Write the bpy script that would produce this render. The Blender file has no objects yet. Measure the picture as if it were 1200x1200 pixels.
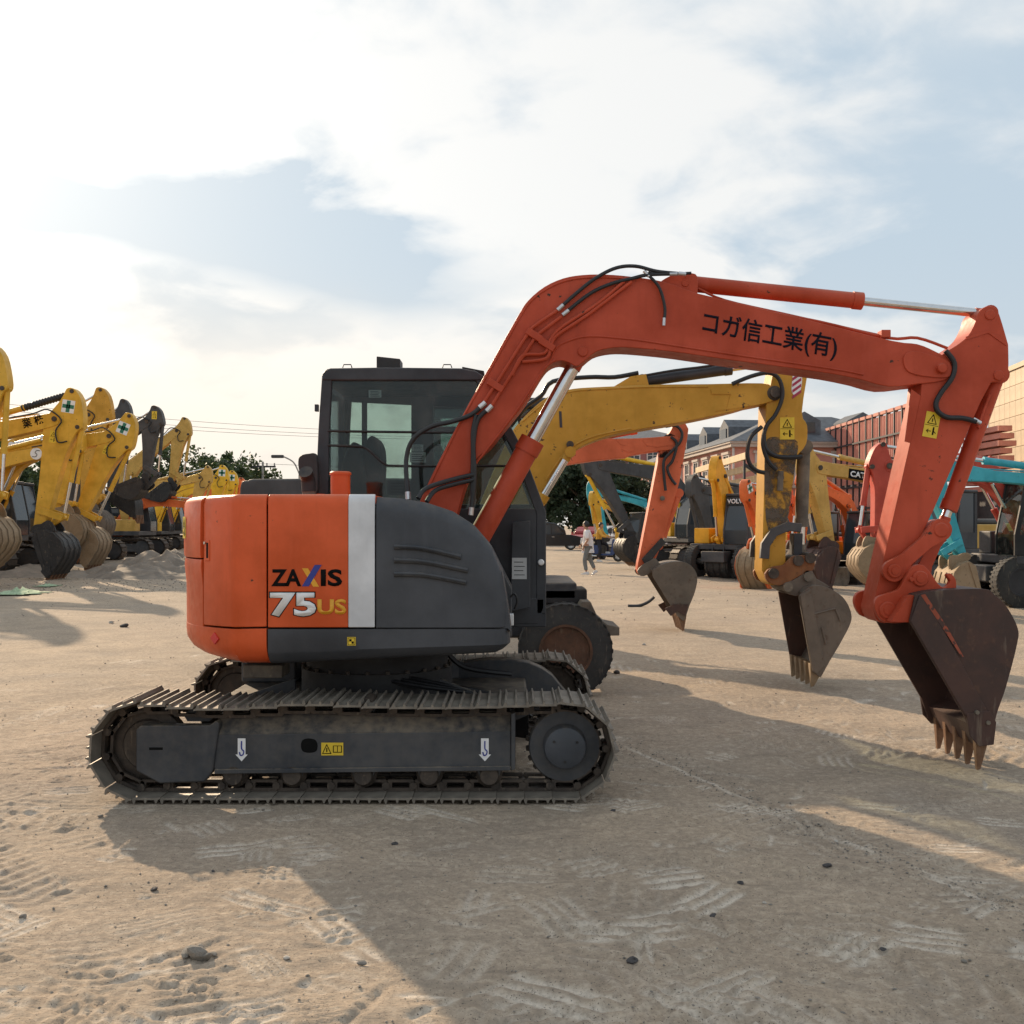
import bpy, bmesh, math, random
import numpy as np
from mathutils import Vector, Matrix
R = math.radians
random.seed(7); rng = np.random.default_rng(11)
sc = bpy.context.scene
col = sc.collection
# ------------------------------------------------------------------ camera
CAMH, HOR, F = 1.55, 616.0, 1200.0
cd = bpy.data.cameras.new('camera'); cam = bpy.data.objects.new('camera', cd); col.objects.link(cam)
cam.location = (0, 0, CAMH); cam.rotation_euler = (R(90), 0, 0)
cd.sensor_width = 36; cd.lens = 36 * F / 1200; cd.shift_y = (HOR - 600) / 1200
cd.clip_start = 0.05; cd.clip_end = 9000
sc.camera = cam
sc.cycles.max_bounces = 5; sc.cycles.diffuse_bounces = 3; sc.cycles.glossy_bounces = 3; sc.cycles.transmission_bounces = 3; sc.cycles.transparent_max_bounces = 10
sc.render.resolution_x = sc.render.resolution_y = 1024
# ------------------------------------------------------------------ light
SUN_AZ, SUN_EL = R(30), R(22.5)          # to the left of the view axis, above the horizon
SDIR = Vector((-math.sin(SUN_AZ) * math.cos(SUN_EL), math.cos(SUN_AZ) * math.cos(SUN_EL), math.sin(SUN_EL)))
sl = bpy.data.lights.new('sun', 'SUN'); sl.energy = 2.9; sl.angle = R(0.7); sl.color = (1.0, 0.78, 0.54)
so = bpy.data.objects.new('sun', sl); col.objects.link(so)
so.rotation_euler = (-SDIR).to_track_quat('-Z', 'Y').to_euler()
sc.view_settings.view_transform = 'Standard'; sc.view_settings.look = 'None'
sc.view_settings.exposure = 1.0; sc.view_settings.gamma = 1.0
try: sc.view_settings.use_curve_mapping = False
except Exception: pass

class NT:
    """small node-tree helper"""
    def __init__(s, tree): s.t = tree; s.n = tree.nodes; s.l = tree.links
    def add(s, kind, ins=None, **kw):
        n = s.n.new(kind)
        for k, v in kw.items(): setattr(n, k, v)
        for k, v in (ins or {}).items():
            if hasattr(v, 'is_output') or isinstance(v, bpy.types.NodeSocket): s.l.new(v, n.inputs[k])
            else: n.inputs[k].default_value = v
        return n
    def math(s, op, a, b=0.0, c=None, clamp=False):
        d = {0: a, 1: b}
        if c is not None: d[2] = c
        n = s.add('ShaderNodeMath', d, operation=op); n.use_clamp = clamp
        return n.outputs[0]
    def vmath(s, op, a, b=None, out=0):
        d = {0: a}
        if b is not None: d[1] = b
        return s.add('ShaderNodeVectorMath', d, operation=op).outputs[out]
    def mix(s, f, a, b, blend='MIX'):
        n = s.n.new('ShaderNodeMix'); n.data_type = 'RGBA'; n.blend_type = blend
        for i, v in ((0, f), (6, a), (7, b)):
            if isinstance(v, bpy.types.NodeSocket): s.l.new(v, n.inputs[i])
            elif i == 0: n.inputs[0].default_value = v
            else: n.inputs[i].default_value = (*v[:3], 1)
        return n.outputs[2]
    def ramp(s, f, lo, hi, a=0.0, b=1.0):
        n = s.add('ShaderNodeMapRange', {0: f, 1: lo, 2: hi, 3: a, 4: b}, interpolation_type='SMOOTHSTEP'); n.clamp = True
        return n.outputs[0]
    def noise(s, v, scale, detail=4, rough=0.55, dist=0.0, out=0):
        return s.add('ShaderNodeTexNoise', {'Vector': v, 'Scale': scale, 'Detail': detail, 'Roughness': rough, 'Distortion': dist}).outputs[out]

# world: physical sky with a high broken cloud veil, thinner and whiter towards the sun
w = bpy.data.worlds.new('World'); sc.world = w; w.use_nodes = True
nt = NT(w.node_tree); nt.n.clear()
geo = nt.add('ShaderNodeTexCoord').outputs['Generated']
D = nt.vmath('NORMALIZE', geo)
sky = nt.add('ShaderNodeTexSky'); sky.sky_type = 'NISHITA'; sky.sun_disc = False
sky.sun_elevation = SUN_EL; sky.sun_rotation = -SUN_AZ; sky.dust_density = 2.5; sky.air_density = 1.0
skyc = nt.vmath('MULTIPLY', sky.outputs[0], (0.072, 0.072, 0.072))
sep = nt.add('ShaderNodeSeparateXYZ', {0: D})
zc = nt.math('ADD', nt.math('MAXIMUM', sep.outputs[2], 0.0), 0.34)
P = nt.add('ShaderNodeCombineXYZ', {0: nt.math('DIVIDE', sep.outputs[0], zc), 1: nt.math('DIVIDE', sep.outputs[1], zc), 2: 0.0}).outputs[0]
# cloud veil: broad soft masses, finer broken edges, long banks low in the sky
Prot = nt.add('ShaderNodeMapping', {'Vector': P, 'Location': (1.3, 2.2, 0.0), 'Rotation': (0, 0, R(38)), 'Scale': (0.85, 1.0, 1.0)}).outputs[0]
n1 = nt.noise(Prot, 1.7, 5, 0.48, 0.25)
n2 = nt.noise(Prot, 5.2, 8, 0.55, 0.25)
n3 = nt.noise(Prot, 0.7, 3, 0.5)
cosg = nt.math('MAXIMUM', nt.vmath('DOT_PRODUCT', D, tuple(SDIR), out=1), 0.0)
g1 = nt.math('POWER', cosg, 4.0); g2 = nt.math('POWER', cosg, 22.0); g3 = nt.math('POWER', cosg, 80.0)
az = nt.math('ARCTAN2', sep.outputs[0], sep.outputs[1])
wob = nt.math('ADD', nt.math('MULTIPLY', nt.math('SUBTRACT', n1, 0.5), 0.22), nt.math('MULTIPLY', nt.math('SUBTRACT', n2, 0.5), 0.11))
def bank(slope, mid, half, soft):
    d = nt.math('SUBTRACT', nt.math('ADD', sep.outputs[2], wob), nt.math('ADD', nt.math('MULTIPLY', az, slope), mid))
    return nt.ramp(nt.math('ABSOLUTE', d), half, half + soft, 1.0, 0.0)
band = nt.math('MULTIPLY', bank(-0.14, 0.215, 0.02, 0.055), nt.ramp(az, 0.05, -0.2, 0.25, 1.0))
lit = nt.math('MULTIPLY', bank(0.42, 0.20, 0.004, 0.05), nt.ramp(n3, 0.40, 0.55))
cm = nt.math('ADD', nt.math('MULTIPLY', n1, 0.55), nt.math('MULTIPLY', n2, 0.45))
veil = nt.ramp(nt.math('ADD', cm, nt.math('ADD', nt.math('MULTIPLY', g2, 0.07), nt.math('MULTIPLY', g1, 0.085))), 0.43, 0.60)
veil = nt.math('SUBTRACT', nt.math('ADD', veil, nt.math('MULTIPLY', lit, 0.55)), nt.math('MULTIPLY', band, 1.1), clamp=True)
cloud = nt.mix(veil, (0.275, 0.330, 0.378), (0.455, 0.458, 0.452))
base = nt.mix(0.945, skyc, cloud)
lowz = nt.ramp(sep.outputs[2], 0.02, 0.28, 1.0, 0.0)
wf = nt.math('MULTIPLY', nt.math('MULTIPLY', lowz, nt.math('ADD', nt.math('MULTIPLY', g1, 0.85), 0.10, clamp=True)), nt.math('SUBTRACT', 1.0, nt.math('MULTIPLY', band, 0.65)))
warm = nt.mix(wf, base, (0.505, 0.432, 0.345))
pale = nt.mix(nt.math('MULTIPLY', nt.ramp(sep.outputs[2], 0.0, 0.16, 1.0, 0.0), 0.55), warm, (0.475, 0.45, 0.415))
amt = nt.math('ADD', nt.math('MULTIPLY', g2, 0.055), nt.math('MULTIPLY', g3, 0.34))
amt = nt.math('MULTIPLY', nt.math('ADD', amt, nt.math('MULTIPLY', g1, 0.02)), nt.math('ADD', nt.math('MULTIPLY', veil, 1.0), 0.18))
glow = nt.vmath('SCALE', (1.0, 0.96, 0.86)); nt.l.new(amt, glow.node.inputs['Scale'])
fin = nt.vmath('ADD', pale, glow)
bg = nt.add('ShaderNodeBackground', {'Color': fin, 'Strength': 1.0})
wo = nt.add('ShaderNodeOutputWorld', {'Surface': bg.outputs[0]})

# ------------------------------------------------------------------ materials
M = {}
def newmat(name):
    m = bpy.data.materials.new(name); m.use_nodes = True
    t = NT(m.node_tree); t.n.clear(); M[name] = m
    return m, t
def finish(t, **ins):
    b = t.add('ShaderNodeBsdfPrincipled', ins); o = t.add('ShaderNodeOutputMaterial', {0: b.outputs[0]}); return b
def paint(name, rgb, rough=0.38, dust=0.35, wear=0.0, spec=0.35, vdust=0.07, dustc=(0.30, 0.24, 0.17), fade=0.25, chip=(0.05, 0.03, 0.02), metallic=0.0):
    m, t = newmat(name)
    tc = t.add('ShaderNodeTexCoord').outputs['Object']
    a = t.noise(tc, 2.3, 6, 0.6); b = t.noise(tc, 19.0, 5, 0.6); c = t.noise(tc, 70.0, 3, 0.5)
    lite = tuple(min(1, x * 1.12 + 0.015) for x in rgb); dark = tuple(x * 0.82 for x in rgb)
    base = t.mix(t.ramp(a, 0.3, 0.7), dark, lite)
    nz = t.add('ShaderNodeSeparateXYZ', {0: t.add('ShaderNodeNewGeometry').outputs['Normal']}).outputs[2]
    up = t.ramp(nz, 0.15, 0.95, vdust, 1.0)
    strk = t.noise(t.add('ShaderNodeMapping', {'Vector': tc, 'Scale': (1, 1, 0.10)}).outputs[0], 9.0, 6, 0.65)
    base = t.mix(t.ramp(strk, 0.52, 0.74, 0, 0.30), base, tuple(x * 0.62 for x in rgb))
    base = t.mix(t.ramp(strk, 0.46, 0.30, 0, 0.16), base, tuple(min(1, x * 1.1 + 0.05) for x in rgb))
    df = t.math('MULTIPLY', t.math('MULTIPLY', up, dust), t.ramp(t.math('ADD', t.math('MULTIPLY', a, 0.5), t.math('MULTIPLY', b, 0.5)), 0.33, 0.68))
    base = t.mix(df, base, dustc)
    if wear > 0:
        wf = t.ramp(t.math('ADD', t.math('MULTIPLY', b, 0.65), t.math('MULTIPLY', a, 0.35)), 0.66 - 0.12 * wear, 0.70 - 0.12 * wear)
        base = t.mix(wf, base, chip)
    r = t.math('ADD', t.math('MULTIPLY', t.ramp(b, 0.3, 0.7), fade * 0.6), rough)
    bump = t.add('ShaderNodeBump', {'Strength': 0.06, 'Distance': 0.01, 'Height': t.math('ADD', a, t.math('MULTIPLY', c, 0.06))})
    finish(t, **{'Base Color': base, 'Roughness': r, 'Specular IOR Level': spec, 'Metallic': metallic, 'Normal': bump.outputs[0]})
    return m
def rusty(name, c1, c2, c3, rough=0.75, sc_=4.0, metallic=0.2):
    m, t = newmat(name)
    tc = t.add('ShaderNodeTexCoord').outputs['Object']
    a = t.noise(tc, sc_, 7, 0.62, 0.4); b = t.noise(tc, sc_ * 6, 6, 0.65)
    st = t.noise(t.add('ShaderNodeMapping', {'Vector': tc, 'Scale': (1, 1, 0.18)}).outputs[0], sc_ * 5, 4, 0.6)
    x = t.mix(t.ramp(a, 0.35, 0.65), c1, c2)
    x = t.mix(t.ramp(b, 0.55, 0.75, 0, 0.8), x, c3)
    x = t.mix(t.ramp(st, 0.58, 0.72, 0, 0.35), x, (0.28, 0.22, 0.16))
    bump = t.add('ShaderNodeBump', {'Strength': 0.35, 'Distance': 0.006, 'Height': t.math('ADD', a, t.math('MULTIPLY', b, 0.5))})
    finish(t, **{'Base Color': x, 'Roughness': t.math('ADD', t.math('MULTIPLY', b, 0.25), rough - 0.15), 'Metallic': metallic, 'Normal': bump.outputs[0]})
def flat(name, rgb, rough=0.5, metallic=0.0, var=0.15, scale=12, spec=0.5):
    m, t = newmat(name)
    tc = t.add('ShaderNodeTexCoord').outputs['Object']
    a = t.noise(tc, scale, 5, 0.6)
    base = t.mix(t.ramp(a, 0.3, 0.7), tuple(x * (1 - var) for x in rgb), tuple(min(1, x * (1 + var)) for x in rgb))
    finish(t, **{'Base Color': base, 'Roughness': rough, 'Metallic': metallic, 'Specular IOR Level': spec})
def glassmat(name, tint, trans, rough=0.03):
    m, t = newmat(name)
    g = t.add('ShaderNodeBsdfGlossy', {'Color': (0.9, 0.95, 1, 1), 'Roughness': rough})
    tr = t.add('ShaderNodeBsdfTransparent', {'Color': (*tint, 1)})
    di = t.add('ShaderNodeBsdfDiffuse', {'Color': (0.25, 0.25, 0.23, 1)})
    tc = t.add('ShaderNodeTexCoord').outputs['Object']
    dirt = t.ramp(t.noise(tc, 6, 6, 0.65), 0.42, 0.8, 0.015, 0.16)
    mx0 = t.add('ShaderNodeMixShader', {0: dirt, 1: tr.outputs[0], 2: di.outputs[0]})
    fr = t.add('ShaderNodeFresnel', {'IOR': 1.45})
    mx = t.add('ShaderNodeMixShader', {0: t.math('MULTIPLY', fr.outputs[0], 1.0 - trans * 0.35), 1: mx0.outputs[0], 2: g.outputs[0]})
    t.add('ShaderNodeOutputMaterial', {0: mx.outputs[0]})

paint('orange', (0.62, 0.086, 0.014), 0.34, 0.25, 0.12, spec=0.28)
paint('orange_arm', (0.46, 0.055, 0.017), 0.42, 0.30, 0.3, spec=0.28)
paint('overspray', (0.30, 0.062, 0.028), 0.6, 0.3, 1.05, chip=(0.075, 0.042, 0.034))
paint('charcoal', (0.040, 0.046, 0.057), 0.42, 0.35, spec=0.4)
paint('charcoal_frame', (0.036, 0.041, 0.050), 0.5, 0.85, vdust=0.16)
paint('stripe_white', (0.62, 0.63, 0.65), 0.4, 0.12)
paint('cab_grey', (0.030, 0.034, 0.042), 0.42, 0.35)
paint('black_plastic', (0.013, 0.013, 0.015), 0.45, 0.35)
paint('dark_core', (0.02, 0.02, 0.022), 0.7, 0.5)
paint('yellow', (0.66, 0.37, 0.028), 0.42, 0.4, 0.2)
paint('yellow_old', (0.56, 0.285, 0.022), 0.5, 0.55, 0.5)
paint('yellow_tan', (0.56, 0.34, 0.075), 0.5, 0.5, 0.5)
paint('yellow_bright', (0.75, 0.45, 0.02), 0.4, 0.3, 0.1)
paint('volvo_yellow', (0.76, 0.36, 0.012), 0.4, 0.3, 0.2)
paint('orange_far', (0.72, 0.14, 0.025), 0.42, 0.35, 0.25)
paint('orange_third', (0.60, 0.11, 0.035), 0.45, 0.4, 0.4)
paint('red_orange', (0.48, 0.055, 0.03), 0.42, 0.35, 0.3)
paint('teal', (0.03, 0.34, 0.42), 0.42, 0.35, 0.25)
paint('grey_machine', (0.05, 0.052, 0.056), 0.5, 0.4)
paint('cream', (0.62, 0.52, 0.36), 0.7, 0.2)
rusty('track_steel', (0.15, 0.13, 0.108), (0.24, 0.21, 0.172), (0.32, 0.27, 0.21), 0.66, 5, 0.25)
rusty('chain_steel', (0.045, 0.036, 0.03), (0.085, 0.065, 0.05), (0.16, 0.12, 0.085), 0.7, 8, 0.3)
rusty('bucket_rust', (0.055, 0.032, 0.027), (0.085, 0.042, 0.032), (0.12, 0.062, 0.04), 0.62, 3, 0.25)
rusty('bucket_grey', (0.12, 0.098, 0.078), (0.17, 0.135, 0.105), (0.10, 0.055, 0.035), 0.7, 3, 0.3)
rusty('bucket_black', (0.02, 0.02, 0.022), (0.035, 0.034, 0.034), (0.12, 0.10, 0.08), 0.6, 3, 0.2)
rusty('bucket_tan', (0.24, 0.17, 0.10), (0.30, 0.22, 0.14), (0.14, 0.09, 0.06), 0.75, 3, 0.2)
rusty('rust', (0.20, 0.075, 0.03), (0.26, 0.11, 0.04), (0.10, 0.045, 0.025), 0.8, 4, 0.2)
rusty('rim_rust', (0.10, 0.055, 0.035), (0.15, 0.075, 0.045), (0.06, 0.045, 0.04), 0.8, 6, 0.2)
rusty('rubble', (0.16, 0.135, 0.11), (0.24, 0.20, 0.16), (0.36, 0.31, 0.26), 0.95, 2.5, 0.0)
rusty('teeth_rust', (0.17, 0.085, 0.045), (0.23, 0.13, 0.075), (0.10, 0.06, 0.04), 0.7, 10, 0.3)
rusty('muddy_steel', (0.10, 0.085, 0.07), (0.20, 0.165, 0.125), (0.27, 0.22, 0.16), 0.85, 4, 0.1)
flat('chrome', (0.62, 0.62, 0.62), 0.16, 1.0, 0.08)
flat('rubber', (0.018, 0.018, 0.019), 0.6, 0, 0.25, 30)
flat('hose', (0.012, 0.012, 0.014), 0.42, 0, 0.2, 30)
rusty('tyre', (0.028, 0.028, 0.028), (0.045, 0.044, 0.042), (0.085, 0.075, 0.06), 0.85, 5, 0.0)
flat('white_paint', (0.75, 0.75, 0.75), 0.45, 0, 0.05)
flat('letter_white', (0.78, 0.78, 0.78), 0.4, 0, 0.03)
flat('letter_dark', (0.008, 0.008, 0.016), 0.75, 0, 0.1, spec=0.12)
flat('letter_black', (0.007, 0.007, 0.007), 0.8, 0, 0.1, spec=0.1)
flat('letter_yellow', (0.72, 0.34, 0.02), 0.4, 0, 0.05)
flat('letter_blue', (0.02, 0.035, 0.25), 0.4, 0, 0.05)
flat('label_yellow', (0.72, 0.50, 0.03), 0.45, 0, 0.08)
flat('label_grey', (0.42, 0.43, 0.43), 0.5, 0, 0.06)
flat('label_red', (0.55, 0.02, 0.025), 0.25, 0, 0.08)
flat('label_green', (0.01, 0.16, 0.10), 0.45, 0, 0.08)
flat('magenta', (0.36, 0.02, 0.06), 0.45, 0, 0.08)
flat('seat_fabric', (0.03, 0.03, 0.032), 0.9, 0, 0.2)
flat('slate', (0.10, 0.11, 0.125), 0.75, 0, 0.25, 3)
flat('pink_wall', (0.58, 0.27, 0.21), 0.85, 0, 0.12, 0.6)
flat('mauve_wall', (0.30, 0.13, 0.12), 0.85, 0, 0.12, 0.6)
flat('red_panel', (0.52, 0.20, 0.15), 0.6, 0, 0.15, 1.0)
flat('steel_dark', (0.05, 0.05, 0.055), 0.5, 0.4, 0.2, 4)
flat('beige_tile', (0.56, 0.44, 0.30), 0.6, 0, 0.10, 1.0)
flat('grout', (0.28, 0.22, 0.16), 0.9, 0, 0.1)
flat('window_glass', (0.035, 0.045, 0.055), 0.08, 0, 0.3, 0.4)
flat('window_frame', (0.55, 0.5, 0.46), 0.6, 0, 0.08)
flat('stone_trim', (0.5, 0.42, 0.36), 0.8, 0, 0.1)
flat('concrete', (0.36, 0.34, 0.31), 0.85, 0, 0.15)
flat('skin', (0.42, 0.24, 0.16), 0.55, 0, 0.06)
flat('hair', (0.012, 0.010, 0.010), 0.5, 0, 0.2)
flat('shirt_white', (0.72, 0.70, 0.70), 0.85, 0, 0.06)
flat('trouser_grey', (0.16, 0.17, 0.17), 0.85, 0, 0.15)
flat('shirt_yellow', (0.62, 0.33, 0.05), 0.85, 0, 0.1)
flat('trouser_black', (0.015, 0.014, 0.02), 0.85, 0, 0.1)
flat('car_black', (0.014, 0.016, 0.02), 0.16, 0, 0.1)
flat('car_white', (0.68, 0.68, 0.68), 0.2, 0, 0.04)
flat('car_red', (0.30, 0.02, 0.02), 0.2, 0, 0.05)
flat('scooter_blue', (0.02, 0.05, 0.16), 0.22, 0, 0.1)
flat('alloy', (0.55, 0.55, 0.56), 0.3, 0.9, 0.08)
flat('lamp_clear', (0.7, 0.7, 0.7), 0.1, 0, 0.05)
flat('lamp_red', (0.45, 0.01, 0.01), 0.15, 0, 0.05)
flat('bark', (0.10, 0.075, 0.05), 0.9, 0, 0.3)
flat('green_net', (0.34, 0.44, 0.28), 0.9, 0, 0.2, 20)
flat('wood_pale', (0.60, 0.45, 0.28), 0.75, 0, 0.12, 3)
flat('stone', (0.20, 0.18, 0.155), 0.9, 0, 0.3, 20)
flat('stone_dark', (0.06, 0.055, 0.055), 0.9, 0, 0.3, 20)
flat('stone_pale', (0.42, 0.38, 0.33), 0.9, 0, 0.2, 20)
glassmat('glass', (0.70, 0.77, 0.76), 1.0)
glassmat('glass_cab_far', (0.74, 0.82, 0.78), 1.0)
def filmmat(name, rgb, lo, hi):
    m, t = newmat(name)
    tc = t.add('ShaderNodeTexCoord').outputs['Object']
    a = t.ramp(t.noise(tc, 5.0, 8, 0.68, 0.3), lo, hi, 0.0, 0.9)
    d = t.add('ShaderNodeBsdfDiffuse', {'Color': (*rgb, 1)})
    t.add('ShaderNodeOutputMaterial', {0: t.add('ShaderNodeMixShader', {0: a, 1: t.add('ShaderNodeBsdfTransparent').outputs[0], 2: d.outputs[0]}).outputs[0]})
filmmat('mud_film', (0.15, 0.125, 0.10), 0.38, 0.62); filmmat('grease_film', (0.02, 0.018, 0.016), 0.36, 0.56)
def leafmat(name, c1, c2):
    m, t = newmat(name)
    r = t.add('ShaderNodeNewGeometry').outputs['Random Per Island']
    c = t.mix(r, c1, c2)
    b = t.add('ShaderNodeBsdfPrincipled', {'Base Color': c, 'Roughness': 0.6})
    tr = t.add('ShaderNodeBsdfTranslucent', {'Color': c})
    t.add('ShaderNodeOutputMaterial', {0: t.add('ShaderNodeMixShader', {0: 0.3, 1: b.outputs[0], 2: tr.outputs[0]}).outputs[0]})
leafmat('leaf', (0.035, 0.06, 0.022), (0.075, 0.105, 0.04))
leafmat('leaf_dark', (0.035, 0.058, 0.032), (0.068, 0.10, 0.05))

# ------------------------------------------------------------------ mesh helpers
def at(px, py, Y): return Vector(((px - 600) * Y / F, Y, CAMH + (HOR - py) * Y / F))
def gy(py): return CAMH * F / (py - HOR)          # depth of a ground point
class MB:
    def __init__(s): s.v = []; s.f = []
    def add(s, vs, fs):
        o = len(s.v); s.v += [tuple(v) for v in vs]; s.f += [tuple(i + o for i in f) for f in fs]; return s
    def box(s, x0, x1, y0, y1, z0, z1):
        v = [(x, y, z) for z in (z0, z1) for y in (y0, y1) for x in (x0, x1)]
        return s.add(v, [(0, 2, 3, 1), (4, 5, 7, 6), (0, 1, 5, 4), (2, 6, 7, 3), (0, 4, 6, 2), (1, 3, 7, 5)])
    def obox(s, c, ax, ay, az):
        """box from centre and three half-axis vectors"""
        c, ax, ay, az = map(Vector, (c, ax, ay, az))
        v = [c + ax * i + ay * j + az * k for k in (-1, 1) for j in (-1, 1) for i in (-1, 1)]
        return s.add(v, [(0, 2, 3, 1), (4, 5, 7, 6), (0, 1, 5, 4), (2, 6, 7, 3), (0, 4, 6, 2), (1, 3, 7, 5)])
    def prism(s, poly, y0, y1):
        poly = [tuple(q[:2]) for q in poly]
        a = sum(poly[i][0] * poly[(i + 1) % len(poly)][1] - poly[(i + 1) % len(poly)][0] * poly[i][1] for i in range(len(poly)))
        if a < 0: poly = poly[::-1]
        n = len(poly)
        v = [(x, y0, z) for x, z in poly] + [(x, y1, z) for x, z in poly]
        f = [tuple(range(n)), tuple(range(2 * n - 1, n - 1, -1))]
        f += [(i, i + n, (i + 1) % n + n, (i + 1) % n) for i in range(n)]
        return s.add(v, f)
    def plan(s, poly, z0, z1):
        a = sum(poly[i][0] * poly[(i + 1) % len(poly)][1] - poly[(i + 1) % len(poly)][0] * poly[i][1] for i in range(len(poly)))
        if a < 0: poly = poly[::-1]
        n = len(poly)
        v = [(x, y, z0) for x, y in poly] + [(x, y, z1) for x, y in poly]
        f = [tuple(range(n - 1, -1, -1)), tuple(range(n, 2 * n))]
        f += [(i, (i + 1) % n, (i + 1) % n + n, i + n) for i in range(n)]
        return s.add(v, f)
    def cyl(s, p0, p1, r0, r1=None, n=16, cap=True):
        r1 = r0 if r1 is None else r1
        p0, p1 = Vector(p0), Vector(p1); d = (p1 - p0).normalized()
        u = d.orthogonal().normalized(); w_ = d.cross(u)
        v = []
        for p, r in ((p0, r0), (p1, r1)):
            for i in range(n):
                a = 2 * math.pi * i / n; v.append(p + (u * math.cos(a) + w_ * math.sin(a)) * r)
        f = [(i, (i + 1) % n, (i + 1) % n + n, i + n) for i in range(n)]
        if cap: f += [tuple(range(n - 1, -1, -1)), tuple(range(n, 2 * n))]
        return s.add(v, f)
    def lathe(s, c, axis, prof, n=32, cap=True):
        """prof: list of (along, radius)"""
        c = Vector(c); d = Vector(axis).normalized(); u = d.orthogonal().normalized(); w_ = d.cross(u)
        v = []; m = len(prof)
        for t, r in prof:
            for i in range(n):
                a = 2 * math.pi * i / n; v.append(c + d * t + (u * math.cos(a) + w_ * math.sin(a)) * r)
        f = [(k * n + i, k * n + (i + 1) % n, (k + 1) * n + (i + 1) % n, (k + 1) * n + i) for k in range(m - 1) for i in range(n)]
        if cap and prof[0][1] > 1e-4: f.append(tuple(range(n - 1, -1, -1)))
        if cap and prof[-1][1] > 1e-4: f.append(tuple(range((m - 1) * n, m * n)))
        return s.add(v, f)
    def tube(s, pts, r, n=8, sub=6):
        P_ = [Vector(p) for p in pts]
        if sub > 1 and len(P_) > 2:
            Q = []
            for i in range(len(P_) - 1):
                a = P_[max(i - 1, 0)]; b = P_[i]; c = P_[i + 1]; d = P_[min(i + 2, len(P_) - 1)]
                for k in range(sub):
                    t = k / sub
                    Q.append(0.5 * ((2 * b) + (c - a) * t + (2 * a - 5 * b + 4 * c - d) * t * t + (3 * b - a - 3 * c + d) * t ** 3))
            Q.append(P_[-1]); P_ = Q
        v = []; u = None
        for i, p in enumerate(P_):
            d = (P_[min(i + 1, len(P_) - 1)] - P_[max(i - 1, 0)]).normalized()
            u = d.orthogonal().normalized() if u is None else (u - d * u.dot(d)).normalized()
            w_ = d.cross(u)
            for k in range(n):
                a = 2 * math.pi * k / n; v.append(p + (u * math.cos(a) + w_ * math.sin(a)) * r)
        m = len(P_)
        f = [(i * n + k, i * n + (k + 1) % n, (i + 1) * n + (k + 1) % n, (i + 1) * n + k) for i in range(m - 1) for k in range(n)]
        f += [tuple(range(n - 1, -1, -1)), tuple(range((m - 1) * n, m * n))]
        return s.add(v, f)
    def strip(s, poly, y0, y1, th, inward=1):
        """plate of thickness th that follows the open polyline poly (x,z), between y0 and y1"""
        poly = [tuple(q[:2]) for q in poly]; n = len(poly); out = []
        for i in range(n):
            a = Vector(poly[max(i - 1, 0)]); b = Vector(poly[min(i + 1, n - 1)]); d = (b - a).normalized()
            out.append((poly[i][0] - d.y * th * inward, poly[i][1] + d.x * th * inward))
        v = []
        for i in range(n):
            v += [(poly[i][0], y0, poly[i][1]), (poly[i][0], y1, poly[i][1]), (out[i][0], y1, out[i][1]), (out[i][0], y0, out[i][1])]
        f = [(i * 4 + k, i * 4 + (k + 1) % 4, (i + 1) * 4 + (k + 1) % 4, (i + 1) * 4 + k) for i in range(n - 1) for k in range(4)]
        f += [(3, 2, 1, 0), tuple((n - 1) * 4 + k for k in range(4))]
        return s.add(v, f)
    def mesh(s, name, mat, smooth=35):
        me = bpy.data.meshes.new(name); me.from_pydata(s.v, [], s.f); me.validate()
        bm = bmesh.new(); bm.from_mesh(me); bmesh.ops.recalc_face_normals(bm, faces=bm.faces); bm.to_mesh(me); bm.free()
        if mat: me.materials.append(M[mat])
        if smooth:
            me.polygons.foreach_set('use_smooth', [True] * len(me.polygons)); me.set_sharp_from_angle(angle=R(smooth))
        return me
    def build(s, name, mat, parent=None, bevel=0, smooth=35, seg=2):
        me = s.mesh(name, mat, smooth)
        o = bpy.data.objects.new(name, me); col.objects.link(o)
        if parent: o.parent = parent
        if bevel:
            b = o.modifiers.new('bevel', 'BEVEL'); b.width = bevel; b.segments = seg; b.limit_method = 'ANGLE'; b.angle_limit = R(40); b.harden_normals = True
        return o
def inst(me, name, parent=None, loc=(0, 0, 0), rot=(0, 0, 0), scale=(1, 1, 1)):
    o = bpy.data.objects.new(name, me); col.objects.link(o); o.location = loc; o.rotation_euler = rot; o.scale = scale
    if parent: o.parent = parent
    return o
def tag(o, label=None, cat=None, group=None, kind=None):
    if label: o['label'] = label
    if cat: o['category'] = cat
    if group: o['group'] = group
    if kind: o['kind'] = kind
    return o
def thing(name, label, cat, loc=(0, 0, 0), rz=0, group=None):
    o = bpy.data.objects.new(name, None); col.objects.link(o); o.location = loc; o.rotation_euler = (0, 0, rz); o.empty_display_size = 0.2
    return tag(o, label, cat, group)
def smooth_poly(pts, sub=4):
    """closed catmull-rom through 2-d points; a point with a third value stays a corner"""
    out = []; n = len(pts)
    for i in range(n):
        b, c = pts[i], pts[(i + 1) % n]
        a = b if len(b) > 2 else pts[i - 1]; d = c if len(c) > 2 else pts[(i + 2) % n]
        a, b_, c, d = (Vector(q[:2]) for q in (a, b, c, d))
        if len(b) > 2 and len(pts[(i + 1) % n]) > 2: out.append(tuple(b_)); continue
        for k in range(sub):
            t = k / sub
            q = 0.5 * ((2 * b_) + (c - a) * t + (2 * a - 5 * b_ + 4 * c - d) * t * t + (3 * b_ - a - 3 * c + d) * t ** 3)
            out.append((q.x, q.y))
    return out
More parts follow.
